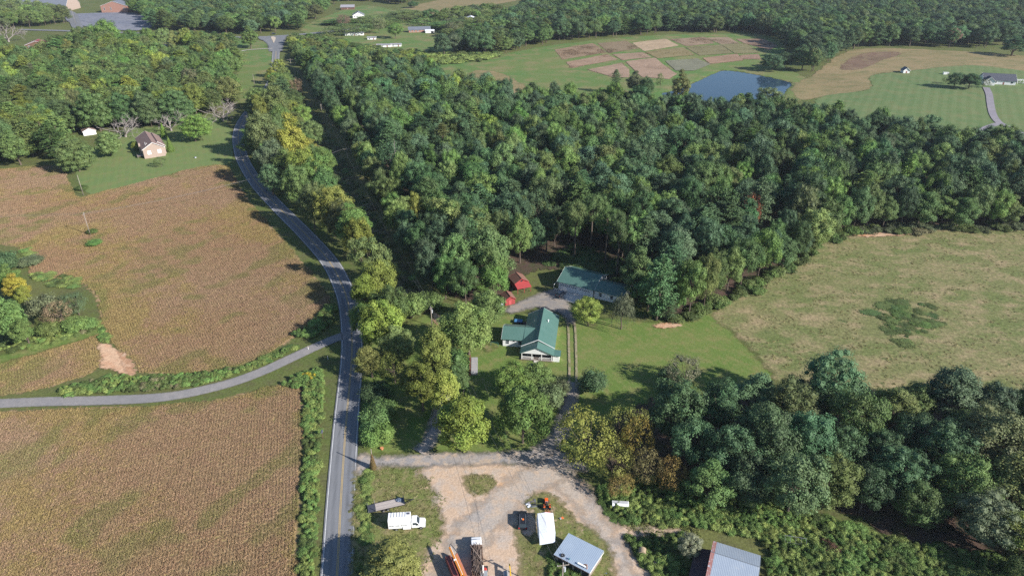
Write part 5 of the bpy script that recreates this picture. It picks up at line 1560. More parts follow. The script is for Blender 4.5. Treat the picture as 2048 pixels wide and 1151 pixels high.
DARK_ROOF = mat('charcoal_shingles', (.06, .065, .085), (.085, .09, .11), .8, .85, .2, 0, .02, 6)
PALE_ROOF = mat('weathered_tin', (.30, .29, .31), (.22, .22, .25), .6, .6, .4)
RED_ROOF = mat('red_metal_roof', (.26, .05, .055), (.2, .045, .05), .5, .5, .4)
GLASS = glass()
RUBBER = mat('rubber', (.02, .02, .02), (.035, .034, .033), 4, .85, .2)
STEEL = mat('steel', (.35, .36, .37), (.25, .26, .27), 3, .45, .5, .6)
POLE = mat('pole_timber', (.30, .26, .225), (.22, .19, .165), 2, .9, .1)

def gable(root, x0, x1, y0, y1, hw, hr, wallm, roofm, axis='x', ov=.45, z0=0.0, th=.14, ridge=None, roof_name='roof', wall_name='wall', hip=False):
    """walls with gables under a two-slope roof; axis = direction of the ridge"""
    if axis == 'x':
        a0, a1, b0, b1 = x0, x1, y0, y1
        put = lambda a, b, z: (a, b, z)
    else:
        a0, a1, b0, b1 = y0, y1, x0, x1
        put = lambda a, b, z: (b, a, z)
    bm_ = (b0 + b1) / 2 if ridge is None else ridge
    prof = [(b0, z0 - .3), (b1, z0 - .3), (b1, z0 + hw), (bm_, z0 + hr - .02), (b0, z0 + hw)]
    w = MB()
    v = [put(a0, b, z) for b, z in prof] + [put(a1, b, z) for b, z in prof]
    w.add(v, [(0, 1, 2, 3, 4), (9, 8, 7, 6, 5)] + [(i, i + 5, (i + 1) % 5 + 5, (i + 1) % 5) for i in range(5)])
    wall = w.build(wall_name, wallm, root)
    r = MB()
    s0 = (hr - hw) / (bm_ - b0)
    s1 = (hr - hw) / (b1 - bm_)
    A0, A1 = a0 - ov, a1 + ov
    t = z0 + th
    L = [put(A0, b0 - ov, t + hw - s0 * ov), put(A1, b0 - ov, t + hw - s0 * ov), put(A1, bm_, t + hr), put(A0, bm_, t + hr)]
    R2 = [put(A0, bm_, t + hr), put(A1, bm_, t + hr), put(A1, b1 + ov, t + hw - s1 * ov), put(A0, b1 + ov, t + hw - s1 * ov)]
    r.slab(L, th)
    r.slab(R2, th)
    roof = r.build(roof_name, roofm, root)
    rc = MB()
    rc.tube(put(A0, bm_, t + hr + .01), put(A1, bm_, t + hr + .01), .07, n=6)
    rc.build('ridge_cap', roofm, roof)
    fb = MB()
    for a in (A0 - .03, A1 + .03):
        for (p, q, s_) in ((b0 - ov, bm_, 0), (bm_, b1 + ov, 1)):
            za = t + (hw - s0 * ov if s_ == 0 else hr)
            zb = t + (hr if s_ == 0 else hw - s1 * ov)
            fb.add([put(a - .02, p, za + .02), put(a + .02, p, za + .02), put(a + .02, q, zb + .02), put(a - .02, q, zb + .02), put(a - .02, p, za - .2), put(a + .02, p, za - .2), put(a + .02, q, zb - .2), put(a - .02, q, zb - .2)], [(0, 1, 2, 3), (7, 6, 5, 4), (0, 4, 5, 1), (1, 5, 6, 2), (2, 6, 7, 3), (3, 7, 4, 0)])
    fb.build('barge_board', WHITE_TRIM if wallm is not RED else RED, roof)
    return wall, roof

def opening(root, name, fx, fy, ang, z0, w, h, panem, framem=None, fr=.09, proud=.05, pane_name='pane', bars=0):
    """window or door set on a wall: (fx, fy) middle of its foot, ang = direction it faces"""
    c, s = math.cos(ang), math.sin(ang)
    def p(u, d, z):
        return (fx - s * u + c * d, fy + c * u + s * d, z)
    f = MB()
    def bar(u0, u1, za, zb, d=proud):
        v = [p(u0, -.02, za), p(u1, -.02, za), p(u1, d, za), p(u0, d, za), p(u0, -.02, zb), p(u1, -.02, zb), p(u1, d, zb), p(u0, d, zb)]
        f.add(v, [(0, 3, 2, 1), (4, 5, 6, 7), (0, 1, 5, 4), (1, 2, 6, 5), (2, 3, 7, 6), (3, 0, 4, 7)])
    bar(-w / 2 - fr, -w / 2, z0 - fr, z0 + h + fr)
    bar(w / 2, w / 2 + fr, z0 - fr, z0 + h + fr)
    bar(-w / 2, w / 2, z0 + h, z0 + h + fr)
    bar(-w / 2, w / 2, z0 - fr, z0)
    for k in range(bars):
        zz = z0 + h * (k + 1) / (bars + 1)
        bar(-w / 2, w / 2, zz - .025, zz + .025, proud * .8)
    o = f.build(name, framem or WHITE_TRIM, root)
    MB().quad(p(-w / 2, .015, z0), p(w / 2, .015, z0), p(w / 2, .015, z0 + h), p(-w / 2, .015, z0 + h)).build(pane_name, panem, o)
    return o

def grounded(name, X, Y, rz, label, cat, group=None):
    return empty(name, (X, Y, hz(X, Y)), rz, label, cat, group)

E_, N_, W_, S_ = 0, math.pi / 2, math.pi, -math.pi / 2

# ------------------------------------------------------------------ the green-roofed farmhouse
fh = grounded('farmhouse', 3.0, 177.6, R(-7.7), 'white farmhouse with green metal roof, side wing and front porch', 'house')
gable(fh, 0.35, 9.9, 0, 18.6, 3.1, 5.6, WHITE, GREEN_ROOF, 'y', .5)
gable(fh, -6.4, 0.34, 3.2, 11.6, 2.9, 4.75, WHITE, GREEN_ROOF_X, 'x', .45, roof_name='wing_roof', wall_name='wing_wall')
wg = MB()
wg.slab([(.2, 2.75, 3.02), (5.3, 7.4, 4.93), (.2, 7.4, 4.93)], .1).slab([(.2, 12.05, 3.02), (.2, 7.4, 4.93), (5.3, 7.4, 4.93)], .1)
wg.build('valley_roof', GREEN_ROOF_X, fh)
# front porch
pr = MB().slab([(-.1, -4.2, 2.75), (-.1, .2, 2.75), (5.12, .2, 5.05), (5.12, -4.2, 5.05)], .12).slab([(10.35, -4.2, 2.75), (5.12, -4.2, 5.05), (5.12, .2, 5.05), (10.35, .2, 2.75)], .12).build('porch_roof', GREEN_ROOF, fh)
MB().prism([(.3, 2.62), (9.95, 2.62), (5.12, 4.75)], -3.85, -3.65).build('porch_gable', WHITE, fh)
box('porch_floor', WOOD, fh, .2, 10, -3.9, -.02, .25, .45)
for x in (.5, 3.6, 6.6, 9.7):
    box('porch_post', WHITE_TRIM, fh, x - .09, x + .09, -3.75, -3.57, .45, 2.62)
lat = MB()
for x in np.arange(.7, 9.6, .34):
    if 4.2 < x < 5.8:
        continue
    lat.box(x - .04, x + .04, -3.7, -3.66, .5, 1.35)
lat.box(.5, 4.1, -3.72, -3.64, 1.36, 1.44).box(5.9, 9.7, -3.72, -3.64, 1.36, 1.44)
lat.build('porch_railing', WHITE_TRIM, fh)
box('porch_dark_panel', DARK, fh, .6, 9.6, -.3, -.05, .5, 2.55)  # dark slab across the back of the porch
ssp = MB()
for k in range(3):
    ssp.box(4.3, 5.7, -4.3 - .3 * k, -3.95 - .3 * k if k else -3.92, -.05, .36 - .12 * k)
ssp.build('porch_step', CONC, fh)
box('side_room_wall', WHITE, fh, 10.0, 12.0, -3.4, -.8, -.2, 2.3)
MB().slab([(9.8, -3.8, 2.62), (12.35, -3.8, 2.42), (12.35, -.5, 2.42), (9.8, -.5, 2.62)], .12).build('side_room_roof', GREEN_ROOF, fh)
for x in (-4.9, -.9):
    opening(fh, 'window', x, 3.2, S_, 1.0, 1.0, 1.4, GLASS, bars=1)
opening(fh, 'window', -2.9, 3.2, S_, 1.9, .6, .6, GLASS)
for y in (3, 7.5, 13, 16.5):
    opening(fh, 'window', 9.9, y, E_, 1.0, 1.0, 1.4, GLASS, bars=1)
opening(fh, 'door', 4.9, -.0, S_, .45, 1.0, 2.0, mat('door_paint', (.3, .05, .05)), pane_name='door_leaf')
opening(fh, 'window', .35, 15.5, W_, 1.0, 1.2, 1.3, GLASS, bars=1)
MB().tube((7.2, 12.2, 4.4), (7.2, 12.2, 5.35), .16).tube((7.2, 12.2, 5.3), (7.2, 12.2, 5.42), .24).build('roof_vent', WHITE_TRIM, fh)
MB().tube((2.6, 12.4, 4.2), (2.6, 12.4, 4.9), .07).build('vent_pipe', STEEL, fh)
tb = grounded('patio_cover', *at(1037, 645), R(-7.7), 'blue covered tub on the shaded patio in the corner of the farmhouse', 'hot tub')
box('tub', DARK, tb, -1.3, 1.3, -.9, .9, 0, .8, .05)
box('cover', mat('blue_vinyl', (.05, .16, .32), (.07, .2, .38), 2, .6), tb, -1.36, 1.36, -.96, .96, .8, .92, .03)
struct(MB().box(-3.0, .25, 12.2, 18.5, .02, .12).build('patio', mat('shaded_patio_boards', (.10, .085, .075), (.07, .06, .055), 1, .9))).matrix_world = fh.matrix_basis  # shade of the house corner is put into the dark board colour

# ------------------------------------------------------------------ the long garage
ga = grounded('garage', 17.0, 219.4, R(-28.6), 'long white garage with green metal roof at the wood edge', 'garage')
gable(ga, 0, 13.6, 0, 13.0, 3.3, 6.0, WHITE, GREEN_ROOF_X, 'x', .5)
gable(ga, 14.12, 24.4, 0.02, 9.0, 3.25, 4.85, WHITE, GREEN_ROOF_X, 'x', .45, roof_name='low_roof', wall_name='low_wall')
for x0, x1, n_ in ((.7, 7.2, 8), (8.3, 12.2, 5)):
    d = box('garage_door', WHITE_TRIM, ga, x0, x1, -.08, -.01, .02, 2.35)
    for zz in (.6, 1.18, 1.76):
        box('door_groove', DARK, d, x0 + .02, x1 - .02, -.088, -.079, zz, zz + .03)
    for k in range(n_):
        u = x0 + (x1 - x0) * (k + .5) / n_
        MB().box(u - .24, u + .24, -.1, -.082, 1.86, 2.18).build('pane', GLASS, d)
for x in (16.4, 20.6):
    opening(ga, 'window', x, .02, S_, 1.15, 1.0, 1.45, GLASS, bars=1)
opening(ga, 'side_door', 12.95, 0, S_, .05, .95, 2.0, WHITE_TRIM, pane_name='door_leaf')
pad = struct(MB().box(-1.2, 10.5, -7.0, -.05, 0, .13).build('concrete_pad', CONC))
pad.matrix_world = ga.matrix_basis
fr_ = MB().box(-1.4, -1.3, -1.2, -1.1, 0, 2.0).box(-1.4, -1.3, 2, 2.1, 0, 2.0).box(-1.4, -1.3, -1.1, 2, 1.9, 2.0)
fr_.build('side_frame', WHITE_TRIM, ga)

# ------------------------------------------------------------------ red sheds
X, Y = at(1011, 611)
s1 = grounded('red_shed', X, Y, R(20), 'small red shed with dark roof beside the gravel court', 'shed')
gable(s1, 0, 3.6, 0, 4.2, 2.3, 3.4, RED, RUST, 'y', .3)
opening(s1, 'shed_door', 1.8, 0, S_, .05, 1.1, 1.9, mat('faded_red_boards', (.45, .09, .09)), RED, pane_name='door_leaf')
X, Y = at(1034, 585)
s2 = grounded('red_barn_shed', X, Y, R(22), 'larger red shed with rusty roof and open lean-to', 'shed')
gable(s2, 0, 5.0, 1.8, 7.0, 3.0, 4.4, RED, RUST, 'y', .35)
MB().slab([(-.3, -1.2, 2.1), (5.2, -1.2, 2.1), (5.2, 1.9, 2.9), (-.3, 1.9, 2.9)], .1).build('lean_to_roof', mat('red_tin', (.38, .055, .055), (.32, .055, .055), 1, .6, .3, ribs=(0, .3, .02)), s2)
for x in (-.1, 2.5, 5.0):
    box('lean_to_post', RED, s2, x - .07, x + .07, -1.05, -.91, -.1, 2.0)
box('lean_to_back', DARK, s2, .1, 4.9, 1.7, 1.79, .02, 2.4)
opening(s2, 'loft_hatch', 2.5, 1.8, S_, 3.2, .8, .6, DARK, RED)

# ------------------------------------------------------------------ vehicles
def wheel(root, x, y, r, w, name='wheel'):
    o = MB().tube((x, y - w / 2, r), (x, y + w / 2, r), r, n=16).build(name, RUBBER, root, True)
    MB().tube((x, y - w / 2 - .015, r), (x, y + w / 2 + .015, r), r * .58, n=12).build('rim', STEEL, o)
    return o

def paint(name, c, rough=.3):
    return mat(name, c, tuple(v * .93 for v in c), 1.5, rough, .5)

def car(name, X, Y, rz, L, W, H, c, label, cat='car', kind='suv', group=None):
    """nose along local +x"""
    o = grounded(name, X, Y, rz, label, cat, group)
    pm = paint(name + '_paint_%d' % int(c[0] * 999), c)
    h = L / 2
    w = W / 2
    MB().prism([(-h, .45), (-h + .05, .95), (-h + .15, H * .58), (h - 1.25, H * .58), (h - .2, H * .5), (h, .75), (h - .04, .4), (h - .5, .3), (-h + .5, .3)], -w, w).build('body', pm, o, bevel=.05)
    c0, c1 = (-h + .12, h - 1.15) if kind == 'suv' else (-h * .1, h - 1.25)
    t0, t1 = (-h + .4, h - 1.9) if kind == 'suv' else (-h * .1 + .15, h - 1.95)
    MB().frustum((c0, c1, -w + .06, w - .06), (t0, t1, -w + .24, w - .24), H * .57, H * .96).build('cabin_glass', GLASS, o)
    MB().box(t0 + .02, t1 - .02, -w + .22, w - .22, H * .95, H).build('roof', pm, o, bevel=.02)
    if kind == 'suv':
        for s in (-1, 1):
            MB().box(t0 + .1, t1 - .2, s * (w - .36) - .03, s * (w - .36) + .03, H + .01, H + .07).build('roof_rail', STEEL, o)
    for px_ in (c0 + .9, (t0 + t1) / 2 + .3):
        for s in (-1, 1):
            MB().add([(px_, s * (w - .05), H * .57), (px_ + .09, s * (w - .05), H * .57), (px_ + .09, s * (w - .23), H * .96), (px_, s * (w - .23), H * .96)], [(0, 1, 2, 3)]).build('pillar', pm, o)
    for s in (-1, 1):
        MB().box(h - .22, h + .01, s * w * .72 - .22, s * w * .72 + .22, .62, .78).build('headlight', mat('lamp_glass', (.8, .8, .75)), o)
        MB().box(-h - .01, -h + .1, s * w * .8 - .13, s * w * .8 + .13, .7, 1.0).build('taillight', mat('red_lamp', (.4, .02, .02)), o)
        MB().box(h - 1.6, h - 1.42, s * (w + .02) - .02, s * (w + .16) + .02, H * .56, H * .64).build('mirror', pm, o)
        for x in (-h + .85, h - .85):
            wheel(o, x, s * (w - .1), .36, .24)
    return o

gm = ga.matrix_basis
pcar = gm @ Vector((2.9, -4.0, 0))
cr = car('parked_suv', pcar.x, pcar.y, R(-28.6 + 82), 4.7, 1.9, 1.7, (.20, .20, .21), 'grey station wagon parked on the concrete pad at the garage')
cr.location.z += .13
X, Y = at(1045, 1047)
car('black_suv', X, Y + .6, R(90), 5.2, 2.0, 1.85, (.018, .02, .026), 'black off-roader parked on gravel beside the white tent', 'car')
pr_ = empty('orange_gear', (X + .25, Y - .5, 1.86), 0, 'orange and white gear lying on the roof of the black off-roader', 'gear')
MB().box(-.35, .05, -.1, .25, 0, .22).build('bag', mat('orange_cloth', (.75, .2, .04)), pr_, bevel=.05)
MB().box(-.55, -.36, .1, .4, 0, .12).build('white_box', WHITE_TRIM, pr_, bevel=.03)
X, Y = at(1004, 611)
tr = grounded('lawn_tractor', X, Y, R(70), 'small blue and white riding mower beside the red shed', 'mower')
MB().box(-.7, .3, -.4, .4, .25, .6).box(.2, .9, -.3, .3, .3, .8).build('body', mat('blue_paint', (.12, .2, .5)), tr, bevel=.05)
MB().box(-.5, -.1, -.25, .25, .6, .95).build('seat', mat('white_seat', (.7, .7, .75)), tr, bevel=.05)
for x, r_ in ((-.5, .3), (.65, .22)):
    for s in (-1, 1):
        wheel(tr, x, s * .42, r_, .18)

# white box truck
BT = empty('box_truck', (-27.35, 107.1, 0), R(4.5), 'white box truck with ribbed roof parked on the grass', 'truck')
WP = paint('truck_white', (.80, .81, .82), .35)
box('chassis', DARK, BT, .2, 7.9, .55, 1.65, .45, .75)
bxm = box('cargo_box', WP, BT, 0, 4.9, 0, 2.35, .85, 3.35, .03)
for k in range(6):
    x = .55 + k * .62
    box('roof_rib', mat('grey_rib', (.33, .34, .37)), bxm, x, x + .17, .95, 2.3, 3.352, 3.38)
box('toolbox', WP, BT, 3.2, 4.88, -.12, -.005, .55, 1.35, .02)
box('roof_box', mat('dark_plate', (.10, .10, .13)), bxm, 4.15, 4.75, 1.55, 2.05, 3.353, 3.5, .03)
ltr = MB()                                            # dark word shapes too small to read in the photograph
rr_ = random.Random(5)
u = .22
for wlen in (6, 5, 7):
    for k in range(wlen):
        st = rr_.choice([0, 1, 2, 3])
        z0_, z1_ = 1.55, 1.82
        ltr.box(u, u + .05, -.012, -.004, z0_, z1_)
        if st != 1:
            ltr.box(u, u + .16, -.013, -.0045, z1_ - .05, z1_)
        if st in (0, 2):
            ltr.box(u, u + .15, -.014, -.005, (z0_ + z1_) / 2 - .025, (z0_ + z1_) / 2 + .025)
        if st in (1, 2, 3):
            ltr.box(u + .02, u + .17, -.013, -.0042, z0_, z0_ + .05)
        if st == 3:
            ltr.box(u + .12, u + .17, -.014, -.0048, z0_, z1_)
        u += .2
    u += .16
lo = ltr.build('lettering', mat('black_lettering', (.03, .03, .035)), bxm)
lo['kind'] = 'stuff'
MB().prism([(5.05, .6), (5.05, 2.15), (5.25, 2.3), (6.2, 2.3), (6.75, 1.55), (7.85, 1.38), (8.05, 1.15), (8.05, .6)], .15, 2.2).build('cab', WP, BT, bevel=.05)
MB().add([(6.24, .32, 2.27), (6.24, 2.03, 2.27), (6.82, 2.1, 1.56), (6.82, .25, 1.56)], [(0, 1, 2, 3)]).build('windscreen', GLASS, BT)
for yy in (.125, 2.225):
    MB().add([(5.35, yy, 1.5), (6.6, yy, 1.5), (6.2, yy, 2.15), (5.4, yy, 2.15)], [(0, 1, 2, 3)]).build('side_window', GLASS, BT)
    box('mirror', DARK, BT, 6.5, 6.62, yy - .3 if yy < 1 else yy + .05, yy - .05 if yy < 1 else yy + .3, 1.5, 1.9)
box('bumper', STEEL, BT, 8.0, 8.16, .15, 2.2, .5, .75, .03)
for yy in (.4, 1.95):
    box('headlight', mat('lamp_glass', (.8, .8, .75)), BT, 7.98, 8.07, yy - .16, yy + .16, .9, 1.1)
for x in (1.7, 7.1):
    for yy in (.22, 2.13):
        wheel(BT, x, yy, .42, .34 if x > 3 else .5)

# flatbed trailer
TR = empty('flatbed_trailer', (-32.6, 111.9, 0), R(17.5), 'long timber-decked flatbed trailer on the grass behind the box truck', 'trailer')
box('frame', DARK, TR, 0, 8.3, .05, 2.35, .55, .74)
for k in range(8):
    y0_ = .08 + k * .283
    box('deck_plank', mat('deck_plank_%d' % (k % 3), [(.42, .37, .34), (.38, .33, .31), (.45, .40, .36)][k % 3], None, 1.5, .85), TR, 1.65, 8.25, y0_, y0_ + .268, .745, .80)
box('tail_ramp', mat('dark_steel', (.06, .065, .085)), TR, -.1, 1.62, .1, 2.3, .745, .80)
MB().tube((8.3, .4, .6), (10.3, 1.2, .6), .07).tube((8.3, 2.0, .6), (10.3, 1.2, .6), .07).tube((10.2, 1.2, .6), (10.6, 1.2, .6), .1).build('drawbar', DARK, TR)
box('headboard', DARK, TR, 8.2, 8.32, .1, 2.3, .8, 1.5)
for x in (1.64, 1.64):
    pass
for x in (3.3, 4.3):
    for yy in (-.12, 2.52):
        wheel(TR, x, yy, .38, .24)
for yy in (-.02, 2.42):
    box('stake', STEEL, TR, 1.55, 1.66, yy - .05, yy + .05, .5, 1.75)
    box('stake', STEEL, TR, -.1, .0, yy - .05, yy + .05, .4, 1.3)
tp = empty('tarp_bundle', TR.matrix_basis @ Vector((7.3, 1.7, .8)), R(17), 'crumpled dark blue tarpaulin on the trailer deck', 'tarpaulin')
bm_ = bmesh.new()
bmesh.ops.create_icosphere(bm_, subdivisions=3, radius=1)
for v in bm_.verts:
    k = 1 + .35 * math.sin(v.co.x * 7) * math.cos(v.co.y * 6 + 1) * math.sin(v.co.z * 5 + 2)
    v.co = Vector((v.co.x * .95 * k, v.co.y * .65 * k, max(v.co.z * .28 * k, 0)))
me_ = bpy.data.meshes.new('tarp')
bm_.to_mesh(me_)
bm_.free()
me_.materials.append(mat('navy_tarp', (.03, .05, .10), (.2, .24, .3), 2, .5))
obj('tarp', me_, tp)

# brush truck
LT = empty('brush_truck', (-7.1, 96.2, 0), R(95), 'white-cabbed truck piled high with cut branches', 'truck')
MB().prism([(5.5, .7), (5.5, 2.5), (6.6, 2.5), (7.1, 1.75), (8.2, 1.5), (8.4, 1.2), (8.4, .7)], -1.1, 1.1).build('cab', WP, LT, bevel=.12)
MB().add([(6.64, -.95, 2.46), (6.64, .95, 2.46), (7.16, 1.0, 1.75), (7.16, -1.0, 1.75)], [(0, 1, 2, 3)]).build('windscreen', GLASS, LT)
bed = MB().box(-1.2, 5.3, -1.2, 1.2, .8, 1.0)
bed.box(-1.2, 5.3, -1.22, -1.14, 1.0, 1.9).box(-1.2, 5.3, 1.14, 1.22, 1.0, 1.9).box(5.2, 5.3, -1.14, 1.14, 1.0, 2.3)
bed.build('bed', mat('rust_brown_bed', (.22, .12, .08)), LT)
for x in (0.3, 1.4, 7.3):
    for s in (-1, 1):
        wheel(LT, x, s * 1.0, .48, .4)
BL = empty('brush_load', LT.matrix_basis @ Vector((2.0, 0, 1.02)), R(95), 'heaped load of grey-brown branches on the brush truck', 'branches')
r5 = np.random.default_rng(55)
fine = NP()
for k in range(420):
    x = r5.uniform(-3.4, 3.2)
    yy = r5.normal() * .62
    z_ = r5.uniform(0, 1.75) * (1 - .22 * (yy / 1.1) ** 2)
    a = r5.normal() * .28
    ln = r5.uniform(.7, 2.4)
    d = np.array([math.cos(a), math.sin(a) * .7, r5.normal() * .12]) * ln * .5
    c_ = np.array([x, np.clip(yy, -1.05, 1.05), z_])
    tube_np(fine, c_ - d, c_ + d, .035 + .05 * r5.random(), .02, 5)
bo = obj('branches', fine.mesh('brush_branches', mat('cut_branch', (.24, .18, .15), (.14, .105, .085), 1.2, .9, .1)), BL)
bo['kind'] = 'stuff'
for (p, q, r_) in (((-1.6, -1.2, 1.75), (2.9, 1.4, 1.95), .09), ((-3.2, .5, 1.1), (2.2, .7, 1.5), .12), ((-3.0, -.6, 1.2), (1.8, -.8, 1.6), .11)):
    MB().tube(p, q, r_, r_ * .7, 7).build('log', mat('pale_log', (.33, .26, .21), (.26, .2, .165), 1.5, .9, .1), BL)

# bucket truck with orange boom at the lower edge
a_, b_ = Vector((*px(899, 1093, 3.4), 3.4)), Vector((*px(928, 1160, 3.4), 3.4))
dir_ = (b_ - a_)
BK = empty('boom_truck', (a_.x, a_.y, 0), math.atan2(dir_.y, dir_.x), 'truck with orange boom and red-brown bed at the lower picture edge', 'truck')
ORANGE = paint('boom_orange', (.52, .20, .035))
box('upper_boom', ORANGE, BK, 0, 7.5, -.2, .2, 3.1, 3.5, .03)
box('boom_strip', WHITE_TRIM, BK, .1, 7.4, .21, .29, 3.2, 3.45)
box('lower_boom', ORANGE, BK, 2.0, 9.5, .35, .75, 2.5, 2.9, .03)
box('boom_joint', WHITE_TRIM, BK, 3.4, 3.7, -.28, .28, 3.05, 3.56)
box('bed', mat('maroon_body', (.24, .075, .065), (.2, .06, .055), 1, .5), BK, 1.2, 10, -1.4, -.3, .9, 2.5, .04)
box('bed_orange_side', mat('salmon_panel', (.46, .19, .12)), BK, 1.2, 10, .8, 1.3, .9, 2.3, .03)
box('bed_floor', DARK, BK, 1.2, 10, -.3, .8, .8, 1.2)
MB().tube((-.05, 0, 3.3), (-.5, .2, 3.5), .06).tube((-.5, .2, 3.5), (-.7, .7, 3.5), .05).build('boom_tip', DARK, BK)
for x in (2.6, 8.6):
    for yy in (-1.2, 1.1):
        wheel(BK, x, yy, .5, .3)

# wood chipper behind the brush truck
X, Y = px(968, 1141, 1.2)
CH = empty('wood_chipper', (X, Y, 0), R(92), 'grey wood chipper with red parts behind the brush truck', 'machine')
box('engine_housing', mat('grey_machine', (.32, .34, .36)), CH, -2.2, -.2, -.7, .7, .6, 1.7, .06)
box('feed_tray', DARK, CH, .2, 1.6, -.8, .8, .7, .82)
MB().frustum((-.2, .8, -.6, .6), (-.1, .5, -.4, .4), .8, 1.7).build('feed_hood', mat('machine_red', (.5, .06, .05)), CH)
MB().tube((-.7, .2, 1.7), (-.7, .2, 2.4), .2).tube((-.7, .2, 2.4), (0.2, .2, 2.7), .2).build('chute', mat('pale_chute', (.6, .55, .5)), CH)
for s in (-1, 1):
    wheel(CH, -1.0, s * .85, .38, .25)
X, Y = px(1020, 1140, 1.5)
YM = empty('loader', (X, Y, 0), R(95), 'small loader with yellow lifting arm at the lower picture edge', 'machine')
YEL = paint('machine_yellow', (.75, .45, .02))
box('lift_arm', YEL, YM, -2.6, 1.2, -.12, .12, 1.9, 2.2, .03)
box('mast', YEL, YM, -2.2, -1.9, -.5, .5, .5, 2.0, .03)
box('engine', mat('grey_machine', (.32, .34, .36)), YM, -1.6, .2, .4, 1.4, .4, 1.4, .08)
for s in (-.3, 1.5):
    wheel(YM, -1.3, s, .4, .25)

# orange tractor
X, Y = at(1095, 1012)
TC = empty('orange_tractor', (X - .2, Y, 0), R(92), 'orange compact tractor standing behind the white tent', 'tractor')
OR2 = paint('tractor_orange', (.80, .13, .02))
MB().prism([(.35, .75), (.35, 1.35), (1.45, 1.3), (1.65, 1.1), (1.65, .7)], -.38, .38).build('hood', OR2, TC, bevel=.05)
box('chassis', DARK, TC, -1.3, 1.6, -.25, .25, .4, .72)
for s in (-1, 1):
    box('fender', OR2, TC, -1.35, -.45, s * .65 - .2, s * .65 + .2, 1.1, 1.2, .03)
    wheel(TC, -.9, s * .72, .62, .36)
    wheel(TC, 1.15, s * .55, .36, .24)
    MB().tube((-.75, s * .5, 1.2), (-.8, s * .5, 2.3), .035).build('roll_bar_post', DARK, TC)
box('roll_bar', DARK, TC, -.84, -.76, -.5, .5, 2.3, 2.37)
box('seat', DARK, TC, -.75, -.25, -.25, .25, .95, 1.15, .03)
box('seat_back', DARK, TC, -.8, -.7, -.25, .25, 1.16, 1.55, .02)
MB().tube((.1, 0, 1.1), (-.1, 0, 1.45), .025).tube((-.1, 0, 1.44), (-.13, 0, 1.48), .2, n=12).build('steering_wheel', DARK, TC)
box('bonnet_stripe', mat('grey_panel', (.4, .4, .38)), TC, .05, .33, -.34, .34, 1.2, 1.36, .02)
MB().tube((-1.3, -.3, .6), (-2.1, -.3, .5), .05).tube((-1.3, .3, .6), (-2.1, .3, .5), .05).box(-2.3, -2.1, -.7, .7, .3, .6).build('rear_implement', mat('implement_red', (.4, .08, .05)), TC)

# white tent
TE = empty('canopy_tent', (6.0, 104.2, 0), R(2), 'white frame tent with sloping end in the yard', 'tent')
TENT = mat('white_canvas', (.86, .87, .89), (.80, .81, .84), .6, .6, .2, 0, .03, 2)
MB().slab([(-.1, .0, 2.7), (-.1, 5.7, 2.7), (1.65, 5.7, 3.0), (1.65, 0, 3.0)], .04).slab([(3.4, 0, 2.7), (1.65, 0, 3.0), (1.65, 5.7, 3.0), (3.4, 5.7, 2.7)], .04).build('canopy', TENT, TE)
MB().slab([(-.1, -.02, 2.69), (1.65, -.02, 2.99), (3.4, -.02, 2.69), (3.2, -1.4, 1.5), (-.1, -1.8, 1.3)], .03).build('end_flap', mat('grey_canvas', (.62, .68, .76), None, 1, .6), TE)
MB().slab([(-.11, 0, 2.68), (-.11, 5.7, 2.68), (-.3, 5.7, 1.0), (-.3, 0, 1.0)], .03).build('side_flap', TENT, TE)
for x in (-.05, 3.35):
    for y in (.1, 2.85, 5.6):
        MB().tube((x, y, 0), (x, y, 2.66), .035).build('tent_pole', STEEL, TE)
X, Y = at(1123, 1037)
OM = grounded('push_mower', X, Y, R(30), 'small orange and grey push mower on the grass by the tent', 'mower')
box('deck', mat('mower_orange', (.7, .17, .05)), OM, -.1, .5, -.3, .3, .12, .35, .05)
box('engine', mat('grey_machine', (.32, .34, .36)), OM, -.5, -.11, -.2, .2, .15, .5, .05)
MB().tube((-.5, -.2, .3), (-1.1, -.2, .95), .025).tube((-.5, .2, .3), (-1.1, .2, .95), .025).tube((-1.1, -.2, .95), (-1.1, .2, .95), .025).build('handle', DARK, OM)
for x in (0, .4):
    for s in (-1, 1):
        wheel(OM, x, s * .33, .12, .08)
# scrap beside the tractor
X, Y = at(1068, 1008)
SC = grounded('scrap_heap', X, Y, 0, 'heap of scrap metal and bags beside the orange tractor', 'scrap')
for k in range(9):
    x, y = random.uniform(-1.6, 1.4), random.uniform(-1.0, 1.0)
    m4 = Matrix.Translation((x, y, .2)) @ Matrix.Rotation(random.uniform(0, 3), 4, 'Z') @ Matrix.Rotation(random.uniform(-.5, .5), 4, 'X')
    MB().box(-.5, .5, -.2, .25, -.1, .18, m4).build('scrap_piece', [STEEL, DARK, mat('pale_bag', (.55, .6, .7)), WOOD][k % 4], SC, bevel=.03)
MB().tube((-1.9, -.3, .5), (-1.2, .4, .35), .06).tube((-1.2, .4, .35), (-.4, .5, .4), .06).build('bent_pipe', STEEL, SC)

